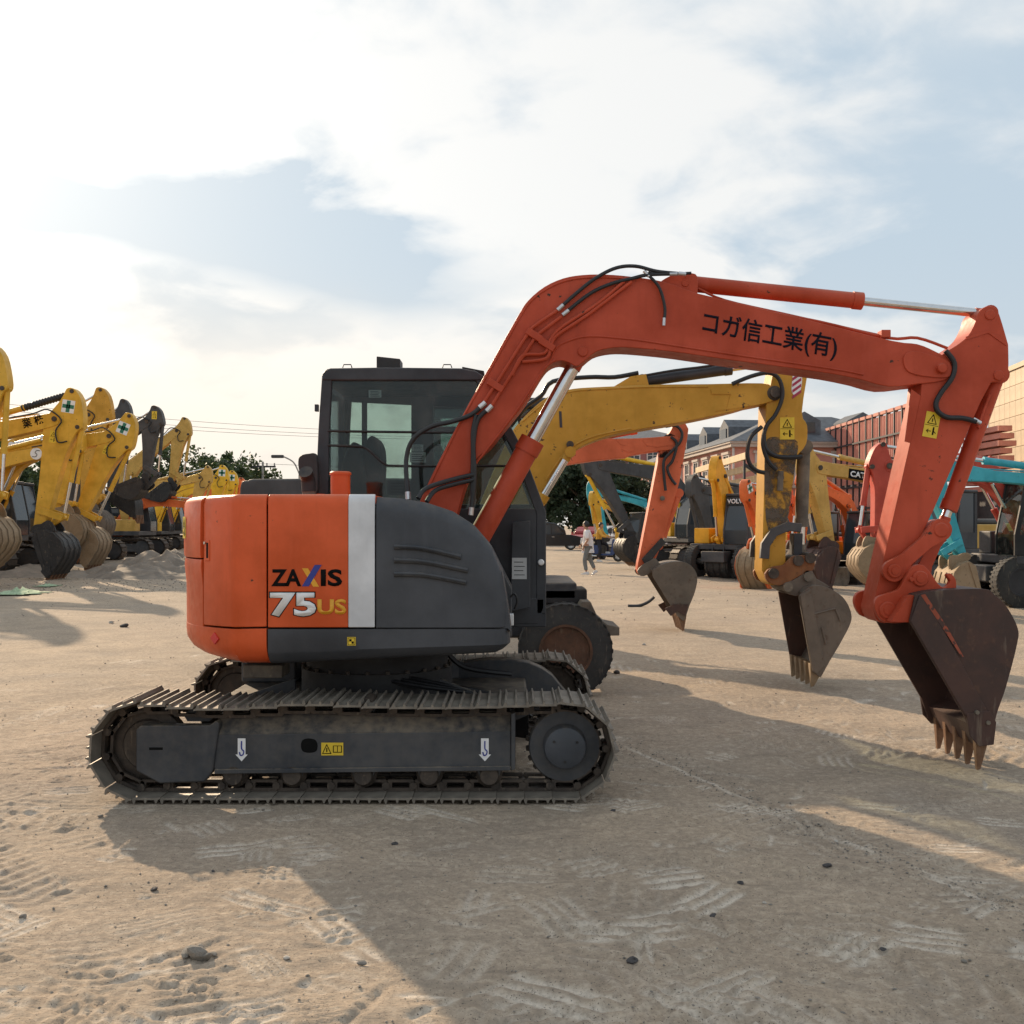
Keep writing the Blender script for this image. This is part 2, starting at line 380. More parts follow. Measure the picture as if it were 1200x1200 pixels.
def text(body, mat, parent, o, right, up, w_, h_, name='lettering', bold=0.0, shear=0.0, thick=0.0015):
    """flat lettering fitted into a w x h box, lower-left corner o, facing right x up"""
    cu = bpy.data.curves.new('t', 'FONT'); cu.body = body; cu.offset = bold; cu.shear = shear; cu.resolution_u = 3
    to = bpy.data.objects.new('t', cu); col.objects.link(to)
    bpy.context.view_layer.update()
    me = bpy.data.meshes.new_from_object(to.evaluated_get(bpy.context.evaluated_depsgraph_get()))
    bpy.data.objects.remove(to); bpy.data.curves.remove(cu)
    n = len(me.vertices); a = np.zeros(n * 3); me.vertices.foreach_get('co', a); a = a.reshape(-1, 3)
    lo, hi = a.min(0), a.max(0)
    u = (a[:, 0] - lo[0]) / max(1e-6, hi[0] - lo[0]) * w_; v = (a[:, 1] - lo[1]) / max(1e-6, hi[1] - lo[1]) * h_
    right = np.array(Vector(right).normalized()); up = np.array(Vector(up).normalized())
    c = np.array(o)[None] + u[:, None] * right + v[:, None] * up
    me.vertices.foreach_set('co', c.ravel()); me.update()
    bm = bmesh.new(); bm.from_mesh(me)
    nrm = Vector(np.cross(right, up))
    r = bmesh.ops.extrude_face_region(bm, geom=bm.faces[:])
    bmesh.ops.translate(bm, vec=nrm * thick, verts=[g for g in r['geom'] if isinstance(g, bmesh.types.BMVert)])
    bmesh.ops.recalc_face_normals(bm, faces=bm.faces); bm.to_mesh(me); bm.free()
    me.materials.clear(); me.materials.append(M[mat]); me.name = name
    ob = bpy.data.objects.new(name, me); col.objects.link(ob); ob.parent = parent
    return ob
def hyd(parent, p0, p1, r, frac, mat, rodmat='chrome', rr=0.6, name='hydraulic_cylinder', eye=True):
    p0, p1 = Vector(p0), Vector(p1); m = p0.lerp(p1, frac); d = (p1 - p0).normalized()
    b = MB().cyl(p0, m, r, n=20).cyl(m - d * r * 0.9, m + d * r * 0.35, r * 1.1, n=20)
    if eye: b.cyl(p0 - Vector((0, r * 1.05, 0)), p0 + Vector((0, r * 1.05, 0)), r * 1.15, n=16)
    o = b.build(name, mat, parent)
    MB().cyl(m, p1 - d * r * 0.8, r * rr, n=16).build('piston_rod', rodmat, o)
    if eye: MB().cyl(p1 - Vector((0, r, 0)), p1 + Vector((0, r, 0)), r * 0.95, n=16).cyl(p1 - d * r * 1.6, p1 - d * r * .3, r * rr * 1.15, n=16).build('rod_eye', mat, o)
    return o
def label_plate(parent, o, right, up, w_, h_, mat='label_yellow', mark='warning', name='warning_label'):
    """thin sticker with its printed marks, lower-left corner o, on a surface whose outward normal is right x up"""
    r = Vector(right).normalized(); u = Vector(up).normalized(); nn = r.cross(u); o = Vector(o)
    c = o + r * w_ / 2 + u * h_ / 2
    p = MB().obox(c + nn * 0.0006, r * w_ / 2, u * h_ / 2, nn * 0.0006).build(name, mat, parent, smooth=0)
    m = MB()
    def bar(x0, y0, x1, y1, t):
        a = o + r * x0 * w_ + u * y0 * h_; b = o + r * x1 * w_ + u * y1 * h_; d = (b - a); L = d.length; d.normalize(); s_ = nn.cross(d)
        m.obox((a + b) / 2 + nn * 0.0018, d * (L / 2 + t * 0.4), s_ * t / 2, nn * 0.0006)
    t = w_ * 0.05
    if mark == 'warning':
        bar(0.2, 0.55, 0.8, 0.55, t); bar(0.2, 0.55, 0.5, 0.9, t); bar(0.8, 0.55, 0.5, 0.9, t); bar(0.5, 0.63, 0.5, 0.74, t * 1.3)
        bar(0.05, 0.48, 0.95, 0.48, t * 0.6); bar(0.22, 0.25, 0.5, 0.25, t); bar(0.22, 0.25, 0.32, 0.31, t); bar(0.22, 0.25, 0.32, 0.19, t)
        bar(0.68, 0.14, 0.68, 0.34, t * 2.2); bar(0.68, 0.38, 0.68, 0.40, t * 2); bar(0.68, 0.28, 0.85, 0.2, t)
    elif mark == 'manual':
        bar(0.06, 0.15, 0.44, 0.15, t * .7); bar(0.06, 0.15, 0.25, 0.85, t * .7); bar(0.44, 0.15, 0.25, 0.85, t * .7); bar(0.25, 0.3, 0.25, 0.55, t)
        bar(0.55, 0.25, 0.92, 0.25, t * .7); bar(0.55, 0.25, 0.55, 0.75, t * .7); bar(0.92, 0.25, 0.92, 0.75, t * .7); bar(0.55, 0.75, 0.92, 0.75, t * .5); bar(0.735, 0.25, 0.735, 0.75, t * .6)
    elif mark == 'cross':
        bar(0.5, 0.16, 0.5, 0.84, w_ * 0.3); bar(0.16, 0.5, 0.36, 0.5, w_ * 0.3); bar(0.64, 0.5, 0.84, 0.5, w_ * 0.3)
        m.build('green_cross', 'label_green', p, smooth=0); return p
    elif mark == 'checker':
        bar(0.33, 0.62, 0.40, 0.62, w_ * 0.26); bar(0.62, 0.36, 0.66, 0.36, w_ * 0.26); bar(.1, .1, .9, .1, t); bar(.1, .9, .9, .9, t); bar(.1, .1, .1, .9, t); bar(.9, .1, .9, .9, t)
    elif mark == 'lines':
        for k in range(4): bar(0.15, 0.2 + 0.2 * k, 0.85 - 0.1 * (k % 2), 0.2 + 0.2 * k, t * .8)
    m.build('printed_mark', 'letter_black', p, smooth=0)
    return p
# ================================================================== setting: ground
def vnoise(x, y, seed):
    g = np.random.default_rng(seed).random((128, 128))
    xi = np.floor(x).astype(int); yi = np.floor(y).astype(int); fx = x - xi; fy = y - yi
    fx = fx * fx * (3 - 2 * fx); fy = fy * fy * (3 - 2 * fy)
    a = g[xi % 128, yi % 128]; b = g[(xi + 1) % 128, yi % 128]; c = g[xi % 128, (yi + 1) % 128]; d = g[(xi + 1) % 128, (yi + 1) % 128]
    return (a * (1 - fx) + b * fx) * (1 - fy) + (c * (1 - fx) + d * fx) * fy - 0.5
def sstep(a, b, x):
    t = np.clip((x - a) / (b - a), 0, 1); return t * t * (3 - 2 * t)
TREADS = [((-1.75, 3.3), (-0.6, 4.1), 0.2, 0.09), ((-2.6, 5.0), (-1.3, 3.6), 0.19, 0.09), ((-2.9, 5.9), (-2.3, 4.4), 0.2, 0.10), ((1.3, 4.9), (2.6, 5.7), 0.2, 0.10),  # worn tread prints: start, end, half width, bar spacing
    ((1.05, 2.9), (1.75, 4.6), 0.2, 0.11), ((-0.6, 3.6), (1.4, 3.0), 0.2, 0.12), ((0.2, 4.3), (1.9, 3.2), 0.2, 0.11), ((1.65, 2.9), (2.6, 4.2), 0.18, 0.11), ((-3.6, 4.2), (-2.0, 6.2), 0.2, 0.10),
    ((-4.2, 5.6), (-1.9, 5.0), 0.2, 0.10), ((0.1, 2.6), (1.5, 3.3), 0.19, 0.11), ((-4.6, 7.3), (-2.5, 5.4), 0.2, 0.12),
    ((1.0, 5.6), (3.2, 4.6), 0.2, 0.10), ((1.0, 7.6), (4.6, 6.6), 0.22, 0.12), ((-0.5, 2.7), (0.6, 3.9), 0.18, 0.11), ((-3.4, 8.0), (-2.6, 12.0), 0.22, 0.12)]
def ground_h(x, y):
    u = x * 0.94 + y * 0.34; v = -x * 0.34 + y * 0.94
    far = sstep(10, 40, y)
    h = vnoise(x * 0.35, y * 0.35, 1) * (0.035 + 0.12 * far)
    near = 1 - sstep(9, 16, y)
    h += vnoise(x * 1.3, y * 1.3, 2) * 0.022
    h += vnoise(u * 1.6, v * 5.0, 3) * 0.013 + (vnoise(u * 3.5 + 9, v * 11.0, 4) * 0.009 + vnoise(-v * 3.0 + 5, u * 10.0, 14) * 0.007) * near
    h += (vnoise(u * 9.0 - v * 2, v * 9.0 + u * 3, 5) * 0.006 + vnoise(x * 22, y * 22, 6) * 0.0045) * near
    rough = np.clip(vnoise(x * 0.9 + 30, y * 0.9, 17) * 4 + 0.4, 0, 1)
    lump = vnoise(x * 13, y * 13, 7); h += np.maximum(lump - 0.34, 0) * 0.05 * near * rough + np.maximum(vnoise(x * 31, y * 31, 27) - 0.22, 0) * 0.028 * near * rough
    # edge of an old slab running through the yard
    sd = (x - 0.72) * 0.93 + (y - 7.4) * 0.37; h += 0.010 * sstep(0.05, -0.03, sd) * sstep(2.5, 3.2, y) * near
    for k, ((x0, y0), (x1, y1), hw, sp) in enumerate(TREADS):
        L = math.hypot(x1 - x0, y1 - y0); dx, dy = (x1 - x0) / L, (y1 - y0) / L
        t = (x - x0) * dx + (y - y0) * dy; s = -(x - x0) * dy + (y - y0) * dx + 0.10 * np.sin(t * 1.1 + k)
        win = sstep(hw * 1.25, hw * 0.85, np.abs(s)) * sstep(-0.1, 0.25, t) * sstep(L + 0.1, L - 0.25, t)
        brk = np.clip(vnoise(x * 2.0 + k * 7, y * 2.0, 9) * 3 + 0.6, 0, 1)
        h += win * brk * (np.sin((t + np.abs(s) * 0.5) * 2 * math.pi / sp) * 0.0058 - 0.003)
    # pressed flat below the two crawler tracks
    m = sstep(0.35, 0.0, np.maximum(np.abs(x + 0.9) - 1.45, 0)) * (sstep(0.30, 0.0, np.maximum(np.abs(y - 5.93) - 0.24, 0)) + sstep(0.3, 0.0, np.maximum(np.abs(y - 7.8) - 0.24, 0)))
    h = h * (1 - m) - 0.004 * m
    return h
def axis(lo, hi, step, far_lo, far_hi, g):
    a = list(np.arange(lo, hi, step)); s = step; p = a[-1]
    while p < far_hi: s *= g; p += s; a.append(p)
    s = step; p = lo; pre = []
    while p > far_lo: s *= g; p -= s; pre.append(p)
    return np.array(pre[::-1] + a)
gx = axis(-3.2, 3.3, 0.0145, -3500, 3500, 1.05); gyv = axis(3.05, 6.4, 0.0115, -600, 6000, 1.024)
X_, Y_ = np.meshgrid(gx, gyv, indexing='ij'); H_ = ground_h(X_, Y_)
fade = np.clip(1 - (np.hypot(X_, Y_) - 70) / 60, 0, 1); H_ *= fade
# scrapes left by blades and dragged buckets: shallow grooves with a raised burr, chalky where fresh
sd_ = (X_ - 0.72) * 0.93 + (Y_ - 7.4) * 0.37; SC_ = 0.8 * np.exp(-((sd_ + 0.02) / 0.018) ** 2) * sstep(3.4, 4.2, Y_) * sstep(8.2, 7.2, Y_) * np.clip(vnoise(X_ * 3, Y_ * 3, 51) * 3 + 0.5, 0, 1); r3 = np.random.default_rng(23)
for k in range(1300):
    yy = 2.7 + 9.5 * r3.random() ** 1.25; xx = (r3.random() * 2 - 1) * 0.6 * yy; a_ = r3.choice([0.25, -0.35, -0.9, 0.6, 1.4]) + r3.normal() * 0.18
    ln = 0.06 + 0.5 * r3.random() ** 2; wd = 0.009 + 0.014 * r3.random(); dp = 0.003 + 0.006 * r3.random(); fresh = max(0, r3.random() * 1.9 - 0.95)
    i0, i1 = np.searchsorted(gx, [xx - ln, xx + ln]); j0, j1 = np.searchsorted(gyv, [yy - ln, yy + ln])
    if i1 - i0 < 2 or j1 - j0 < 2: continue
    xs_, ys_ = X_[i0:i1, j0:j1] - xx, Y_[i0:i1, j0:j1] - yy; t_ = xs_ * math.cos(a_) + ys_ * math.sin(a_); s_ = -xs_ * math.sin(a_) + ys_ * math.cos(a_) + 0.25 * t_ * t_ * (1 if k % 2 else -1)
    for rep in range(1 + k % 4):
        so = s_ - rep * wd * 3.2; wn_ = sstep(ln * 0.5, ln * 0.3, np.abs(t_)); H_[i0:i1, j0:j1] += wn_ * dp * (np.exp(-((so - wd * 1.5) / wd) ** 2) * 0.8 - np.exp(-(so / wd) ** 2))
        SC_[i0:i1, j0:j1] = np.maximum(SC_[i0:i1, j0:j1], wn_ * fresh * np.exp(-(so / (wd * 0.75)) ** 2))
for k, ((x0, y0), (x1, y1), hw, sp) in enumerate(TREADS):
    L = math.hypot(x1 - x0, y1 - y0); dx, dy = (x1 - x0) / L, (y1 - y0) / L; t_ = (X_ - x0) * dx + (Y_ - y0) * dy; s_ = -(X_ - x0) * dy + (Y_ - y0) * dx + 0.10 * np.sin(t_ * 1.1 + k)
    wn_ = sstep(hw * 1.2, hw * 0.9, np.abs(s_)) * sstep(-0.1, 0.25, t_) * sstep(L + 0.1, L - 0.25, t_) * np.clip(vnoise(X_ * 2.0 + k * 7, Y_ * 2.0, 9) * 3 + 0.6, 0, 1)
    SC_ = np.maximum(SC_, 0.22 * wn_ * sstep(0.55, 1.0, np.sin((t_ + np.abs(s_) * 0.5) * 2 * math.pi / sp)))  # ridge crests of the treads painted paler, so their relief reads in shade
m_ = (np.abs(X_ + 0.9) < 1.5) & ((np.abs(Y_ - 5.93) < 0.26) | (np.abs(Y_ - 7.8) < 0.26)); H_[m_] = np.minimum(H_[m_], 0.0)
nx, ny = len(gx), len(gyv)
me = bpy.data.meshes.new('ground')
idx = np.arange(nx * ny).reshape(nx, ny)
q = np.stack([idx[:-1, :-1], idx[1:, :-1], idx[1:, 1:], idx[:-1, 1:]], -1).reshape(-1, 4)
me.vertices.add(nx * ny); me.vertices.foreach_set('co', np.stack([X_, Y_, H_], -1).ravel())
me.loops.add(q.size); me.loops.foreach_set('vertex_index', q.ravel())
me.polygons.add(len(q)); me.polygons.foreach_set('loop_start', np.arange(len(q)) * 4); me.polygons.foreach_set('use_smooth', [True] * len(q))
me.update(); me.validate()
at_ = me.attributes.new('scuff_crest', 'FLOAT', 'POINT'); at_.data.foreach_set('value', SC_.ravel().astype(np.float32))
ground = bpy.data.objects.new('ground', me); col.objects.link(ground); tag(ground, 'dry tan bare earth yard with tread prints and pale scuffs', 'ground', kind='structure')
def gz(x, y): return float(ground_h(np.array([float(x)]), np.array([float(y)]))[0])
m, t = newmat('earth')
tc = t.add('ShaderNodeTexCoord').outputs['Object']
rot = t.add('ShaderNodeMapping', {'Vector': tc, 'Rotation': (0, 0, R(-20)), 'Scale': (1.0, 4.5, 1.0)}).outputs[0]
rot2 = t.add('ShaderNodeMapping', {'Vector': tc, 'Rotation': (0, 0, R(32)), 'Scale': (1.0, 7.0, 1.0)}).outputs[0]
n_big = t.noise(tc, 0.28, 5, 0.55); n_mid = t.noise(tc, 1.4, 7, 0.62, 0.6); n_st = t.noise(rot, 1.5, 7, 0.65, 0.8); n_st2 = t.noise(rot2, 1.1, 7, 0.65, 0.5)
n_fine = t.noise(tc, 55, 5, 0.7); n_speck = t.noise(tc, 130, 2, 0.5); n_chalk = t.noise(rot, 0.55, 8, 0.68, 1.2)
n_st = t.noise(rot, 2.6, 8, 0.68, 0.15); n_st2 = t.noise(rot2, 2.0, 8, 0.68, 0.15); n_gr = t.noise(tc, 24, 7, 0.72)
rot3 = t.add('ShaderNodeMapping', {'Vector': tc, 'Rotation': (0, 0, R(70)), 'Scale': (1.0, 9.0, 1.0)}).outputs[0]
sca = t.add('ShaderNodeAttribute', attribute_name='scuff_crest').outputs['Fac']
c = t.mix(t.ramp(n_big, 0.34, 0.66), (0.403, 0.325, 0.250), (0.502, 0.390, 0.282))
c = t.mix(t.ramp(n_mid, 0.30, 0.78, 0, 0.85), c, (0.291, 0.235, 0.182))
c = t.mix(t.ramp(n_st, 0.46, 0.74, 0, 0.45), c, (0.546, 0.431, 0.320))
c = t.mix(t.ramp(n_st2, 0.54, 0.68, 0, 0.7), c, (0.279, 0.219, 0.166))
c = t.mix(t.ramp(t.noise(tc, 0.6, 6, 0.6, 0.3), 0.50, 0.74, 0, 0.5), c, (0.360, 0.306, 0.256))
c = t.mix(t.ramp(t.noise(rot3, 1.6, 8, 0.7, 0.1), 0.58, 0.74, 0, 0.45), c, (0.595, 0.488, 0.378))
c = t.mix(t.ramp(t.math('MULTIPLY', t.noise(tc, 0.45, 4, 0.5), t.noise(rot, 2.2, 9, 0.72, 0.2)), 0.41, 0.46, 0, 0.5), c, (0.719, 0.663, 0.589))
c = t.mix(t.math('MULTIPLY', sca, 0.9, clamp=True), c, (0.744, 0.663, 0.563))
c = t.mix(t.ramp(n_gr, 0.46, 0.66, 0, 0.5), c, (0.248, 0.206, 0.166))
c = t.mix(t.ramp(n_gr, 0.50, 0.34, 0, 0.35), c, (0.645, 0.550, 0.435))
c = t.mix(t.ramp(n_fine, 0.45, 0.72, 0, 0.5), c, (0.236, 0.194, 0.154))
c = t.mix(t.ramp(n_speck, 0.64, 0.68, 0, 0.85), c, (0.085, 0.07, 0.06))
bh = t.math('ADD', t.math('MULTIPLY', n_fine, 0.45), t.math('ADD', t.math('MULTIPLY', n_gr, 0.9), t.math('MULTIPLY', t.noise(rot2, 9, 7, 0.72), 0.6)))
bp = t.add('ShaderNodeBump', {'Strength': 0.75, 'Distance': 0.018, 'Height': bh})
finish(t, **{'Base Color': c, 'Roughness': 0.95, 'Specular IOR Level': 0.15, 'Normal': bp.outputs[0]})
me.materials.append(M['earth'])

# dirt mound behind the left row
def mound(name, label, cx, cy, rx, ry, h, seed):
    n = 70; vs = []; fs = []
    for i in range(n + 1):
        for j in range(n + 1):
            x = (i / n * 2 - 1); y = (j / n * 2 - 1); r = math.hypot(x, y)
            vs.append((x * rx, y * ry, r))
    a = np.array(vs); rr = a[:, 2]
    z = h * np.clip(1 - rr, 0, 1) ** 1.2 * (1 + 0.9 * vnoise(a[:, 0] * 1.1 + 20, a[:, 1] * 1.1 + 20, seed) + 0.5 * vnoise(a[:, 0] * 4 + 20, a[:, 1] * 4 + 20, seed + 1)) - 0.15
    b = MB(); b.v = [(p[0], p[1], zz) for p, zz in zip(vs, z)]
    for i in range(n):
        for j in range(n): b.f.append((i * (n + 1) + j, (i + 1) * (n + 1) + j, (i + 1) * (n + 1) + j + 1, i * (n + 1) + j + 1))
    o = b.build(name, 'rubble', smooth=180); o.location = (cx, cy, 0); tag(o, label, 'mound', kind='structure'); return o
mound('dirt_mound', 'low grey heap of earth in front of the parked row', *(at(205, 640, 33)[0:2]), 4.2, 4.0, 0.95, 31)
mound('dirt_mound', 'rough rubble bank under the parked yellow machines', *(at(40, 660, 33)[0:2]), 9.0, 5.0, 0.35, 41)

# stones and gravel
def rock_mesh(seed, mat, flat_=0.6):
    bm = bmesh.new(); bmesh.ops.create_icosphere(bm, subdivisions=2, radius=1)
    rr = random.Random(seed)
    dirs = [Vector((rr.uniform(-1, 1), rr.uniform(-1, 1), rr.uniform(-1, 1))).normalized() for _ in range(9)]
    for v in bm.verts:
        k = 1
        for d in dirs:
            s_ = v.co.normalized().dot(d)
            if s_ > 0.55: k -= (s_ - 0.55) * 0.55
        v.co *= k; v.co.z *= flat_
    m_ = bpy.data.meshes.new('stone'); bm.to_mesh(m_); bm.free(); m_.materials.append(M[mat]); return m_
rocks = {c: [rock_mesh(s_ + 10 * i, c) for s_ in range(3)] for i, c in enumerate(('stone', 'stone_dark', 'stone_pale'))}
SP = [(463, 988, 0.022, 'stone_dark'), (424, 1008, .012, 'stone'), (836, 1076, .02, 'stone_dark'), (868, 1038, .02, 'stone_dark'), (718, 951, .022, 'stone_dark'),
      (970, 1020, .028, 'stone_dark'), (27, 1077, .022, 'stone'), (424, 1139, .022, 'stone'), (722, 790, 0.06, 'stone_dark'), (777, 802, .02, 'stone'),
      (754, 757, .04, 'stone_pale'), (337, 1131, .018, 'stone_pale'), (980, 982, .016, 'stone_pale'), (118, 958, .02, 'stone'), (250, 1023, .012, 'stone_dark'),
      (742, 1132, .03, 'stone_dark'), (1035, 1115, .016, 'stone_dark'), (1148, 838, .03, 'stone_pale'), (1130, 1130, .016, 'stone'), (180, 1045, .022, 'stone_dark'),
      (146, 735, .09, 'stone_dark'), (130, 730, .06, 'stone_pale'), (896, 1060, .014, 'stone_pale')]
for k, (px, py, r, c) in enumerate(SP):
    r *= 0.78
    p = at(px, py, gy(py)); o = inst(rocks[c][k % 3], 'stone', None, (p.x, p.y, gz(p.x, p.y) + r * 0.35), (0, 0, k * 1.7), (r * 1.2, r, r))
    tag(o, {'stone': 'small brown stone lying loose on the bare dirt', 'stone_dark': 'small dark stone lying loose on the bare dirt', 'stone_pale': 'small pale stone lying loose on the bare dirt'}[c], 'stone', {'stone': 'brown stones on the dirt', 'stone_dark': 'dark stones on the dirt', 'stone_pale': 'pale stones on the dirt'}[c])
# crumpled clod with twigs in the sunlit foreground
p = at(232, 1128, gy(1128)); cl_ = thing('dirt_clod', 'crumpled grey clod of dried mud on sunlit ground', 'clod', (p.x, p.y, gz(p.x, p.y)))
for k, (dx, dy, r, sx, tl) in enumerate([(0, 0, .040, 1.3, .5), (-.045, .01, .026, 1.6, -.3), (.035, -.015, .022, 1.2, .9), (.0, .02, .03, 1.0, 1.3), (.05, .02, .014, 1.4, .1)]):
    inst(rocks['stone'][k % 3], 'lump', cl_, (dx, dy, r * .55), (tl * .5, tl, k * 1.3), (r * sx, r, r * (1.1 if k in (0, 3) else .8)))
b = MB(); rr = np.random.default_rng(5)
IC = [(0, 0, 1), (0.9, 0, .2), (.3, .85, .3), (-.75, .5, .2), (-.7, -.55, .3), (.3, -.85, .15), (0, 0, -.6)]
IF = [(0, 1, 2), (0, 2, 3), (0, 3, 4), (0, 4, 5), (0, 5, 1), (6, 2, 1), (6, 3, 2), (6, 4, 3), (6, 5, 4), (6, 1, 5)]
gxs = []; 
for k in range(6500):
    if k < 1500: yy = 2.9 + 6 * rr.random() ** 1.3; xx = (rr.random() * 2 - 1) * 0.56 * yy
    elif k < 2600:   # gravelly seam running across the yard
        t_ = rr.random(); xx = 0.75 + t_ * 1.35 + rr.normal() * 0.10; yy = 7.3 - t_ * 3.4 + rr.normal() * 0.12
    elif k < 4600: yy = 24 + 12 * rr.random(); xx = -0.27 * yy - 8 * rr.random()
    else: yy = 8 + 26 * rr.random() ** 1.5; xx = (rr.random() * 2 - 1) * 0.56 * yy
    gxs.append((xx, yy))
ga = np.array(gxs); gh = ground_h(ga[:, 0], ga[:, 1])
for (xx, yy), hh in zip(gxs, gh):
    s_ = (0.0025 + 0.006 * rr.random() ** 3) * (1 + max(0, yy - 8) * 0.12); a = rr.random() * 6.3; ca, sa = math.cos(a), math.sin(a); sx, sy, sz = s_ * (0.7 + rr.random()), s_, s_ * (0.5 + 0.4 * rr.random())
    b.add([(xx + (vx * ca * sx - vy * sa * sy), yy + (vx * sa * sx + vy * ca * sy), hh + sz * (vz + 0.35)) for vx, vy, vz in IC], IF)
g = b.build('gravel', 'stone', None, smooth=0); tag(g, 'fine grit and crumbs scattered over the yard', 'gravel', kind='stuff')
# torn green netting on the rubble
def netting(px, py, w_, d_, h_, label):
    p = at(px, py, gy(py)); b = MB(); n = 12
    for i in range(n + 1):
        for j in range(n + 1):
            x = i / n * 2 - 1; y = j / n * 2 - 1; r = min(1, math.hypot(x, y))
            k = 1 + 0.35 * math.sin(i * 1.9 + j)
            b.v.append((x * w_ * k, y * d_, h_ * (1 - r) * (0.6 + 0.5 * math.sin(i * 2.3) * math.cos(j * 1.7)) + 0.02))
    for i in range(n):
        for j in range(n): b.f.append((i * (n + 1) + j, (i + 1) * (n + 1) + j, (i + 1) * (n + 1) + j + 1, i * (n + 1) + j + 1))
    o = b.build('netting', 'green_net'); o.location = (p.x, p.y, gz(p.x, p.y) + 0.01); sm = o.modifiers.new('thick', 'SOLIDIFY'); sm.thickness = 0.01
    tag(o, label, 'netting')
netting(24, 697, 0.42, 0.5, 0.18, 'torn pale green netting crumpled on the rubble'); netting(56, 686, 0.22, 0.3, 0.08, 'small scrap of green netting beside the black bucket')
# ribbed black hose end lying on the yard
p = at(752, 712, gy(712)); o = MB().tube([(-0.26, 0, 0.03), (-0.05, 0.0, 0.035), (0.12, 0.02, 0.10), (0.24, 0.03, 0.2)], 0.03).build('rubber_strip', 'hose'); o.location = (p.x, p.y, 0); tag(o, 'curved black rubber strip lying near the small orange excavator bucket', 'strip')

# ================================================================== buildings
def wallframe(p0, p1):
    d = Vector((p1[0] - p0[0], p1[1] - p0[1], 0)); L = d.length; return L, math.atan2(d.y, d.x)
# pink two-storey building; local x runs from its near corner into the distance, local y inwards
C0 = at(861, 0, 66.4); C1 = at(737, 0, 101.0)
L, ang = wallframe((C0.x, C0.y), (C1.x, C1.y))
pb = thing('pink_building', 'pink two storey building with grey slate roof and dormers', 'building', (C0.x, C0.y, 0), ang)
W = 13.0; EZ = 7.0
MB().box(0, L, -W, 0, 0, EZ - 0.35).build('wall', 'pink_wall', pb)
MB().box(-0.35, L + 0.35, -W - 0.35, 0.35, EZ - 0.35, EZ - 0.12).box(-0.45, L + 0.45, -W - 0.45, 0.45, EZ - 0.12, EZ).build('cornice', 'stone_trim', pb)
rf = MB(); e = 0.5; RZ = 9.2
rv = [(-e, e, EZ), (L + e, e, EZ), (L + e, -W - e, EZ), (-e, -W - e, EZ), (5, -W / 2 + 2, RZ), (L - 4.5, -W / 2 + 2, RZ), (L - 4.5, -W / 2 - 2, RZ), (5, -W / 2 - 2, RZ)]
rf.add(rv, [(0, 1, 5, 4), (1, 2, 6, 5), (2, 3, 7, 6), (3, 0, 4, 7), (4, 5, 6, 7), (3, 2, 1, 0)])
roof = rf.build('roof', 'slate', pb, smooth=0)
for k, (xs, ys, side) in enumerate([(6.5, -1.2, 0), (12, -1.2, 0), (18, -1.2, 0), (24, -1.2, 0), (0.9, -5.0, 1), (.9, -9, 1)]):
    if side == 0:
        b = MB().prism([(xs - 1.1, EZ + .45), (xs + 1.1, EZ + .45), (xs + 1.1, EZ + 1.5), (xs, EZ + 2.1), (xs - 1.1, EZ + 1.5)], ys - 3, ys)
        b.build('dormer', 'slate', pb, smooth=0)
        MB().box(xs - .7, xs + .7, ys, ys + .06, EZ + .7, EZ + 1.4).build('dormer_window', 'window_glass', pb, smooth=0)
    else:
        b = MB(); pr = [(ys - 1.1, EZ + .45), (ys + 1.1, EZ + .45), (ys + 1.1, EZ + 1.5), (ys, EZ + 2.1), (ys - 1.1, EZ + 1.5)]
        b.add([(xs, y, z) for y, z in pr] + [(xs + 3, y, z) for y, z in pr], [(0, 1, 2, 3, 4), (9, 8, 7, 6, 5)] + [(i, i + 5, (i + 1) % 5 + 5, (i + 1) % 5) for i in range(5)])
        b.build('dormer', 'slate', pb, smooth=0)
        MB().box(xs - .06, xs, ys - .7, ys + .7, EZ + .7, EZ + 1.4).build('dormer_window', 'window_glass', pb, smooth=0)
wn = MB().box(-0.55, 0.55, 0.0, 0.05, -0.95, 0.95).mesh('pane', 'window_glass', 0)
fr = MB().box(-0.68, -0.55, 0, .13, -1.05, 1.05).box(.55, .68, 0, .13, -1.05, 1.05).box(-.55, .55, 0, .13, .95, 1.05).box(-.55, .55, 0, .13, -1.05, -.95).box(-.04, .04, .05, .10, -.95, .95).box(-.55, -.04, .05, .09, .2, .27).box(.04, .55, .05, .09, .2, .27).mesh('window', 'window_frame', 0)
si = MB().box(-0.8, 0.8, 0, .22, -1.2, -1.052).mesh('sill', 'stone_trim', 0); hdm = MB().box(-.8, .8, 0, .2, 1.052, 1.22).mesh('lintel', 'stone_trim', 0)
def add_window(par, x, y, z, rz):
    f = inst(fr, 'window', par, (x, y, z), (0, 0, rz)); inst(wn, 'pane', f); inst(si, 'sill', f); inst(hdm, 'lintel', f)
x = 1.6
while x < L - 1:
    for z in (2.2, 5.2): add_window(pb, x, 0.0, z, 0)
    x += 2.55
for yy in (-2, -4.6, -7.2, -9.8):
    for z in (2.2, 5.2): add_window(pb, 0, yy, z, R(90))
MB().cyl((-.12, .12, 0), (-.12, .12, EZ - .4), 0.08, n=8).build('drainpipe', 'window_frame', pb)
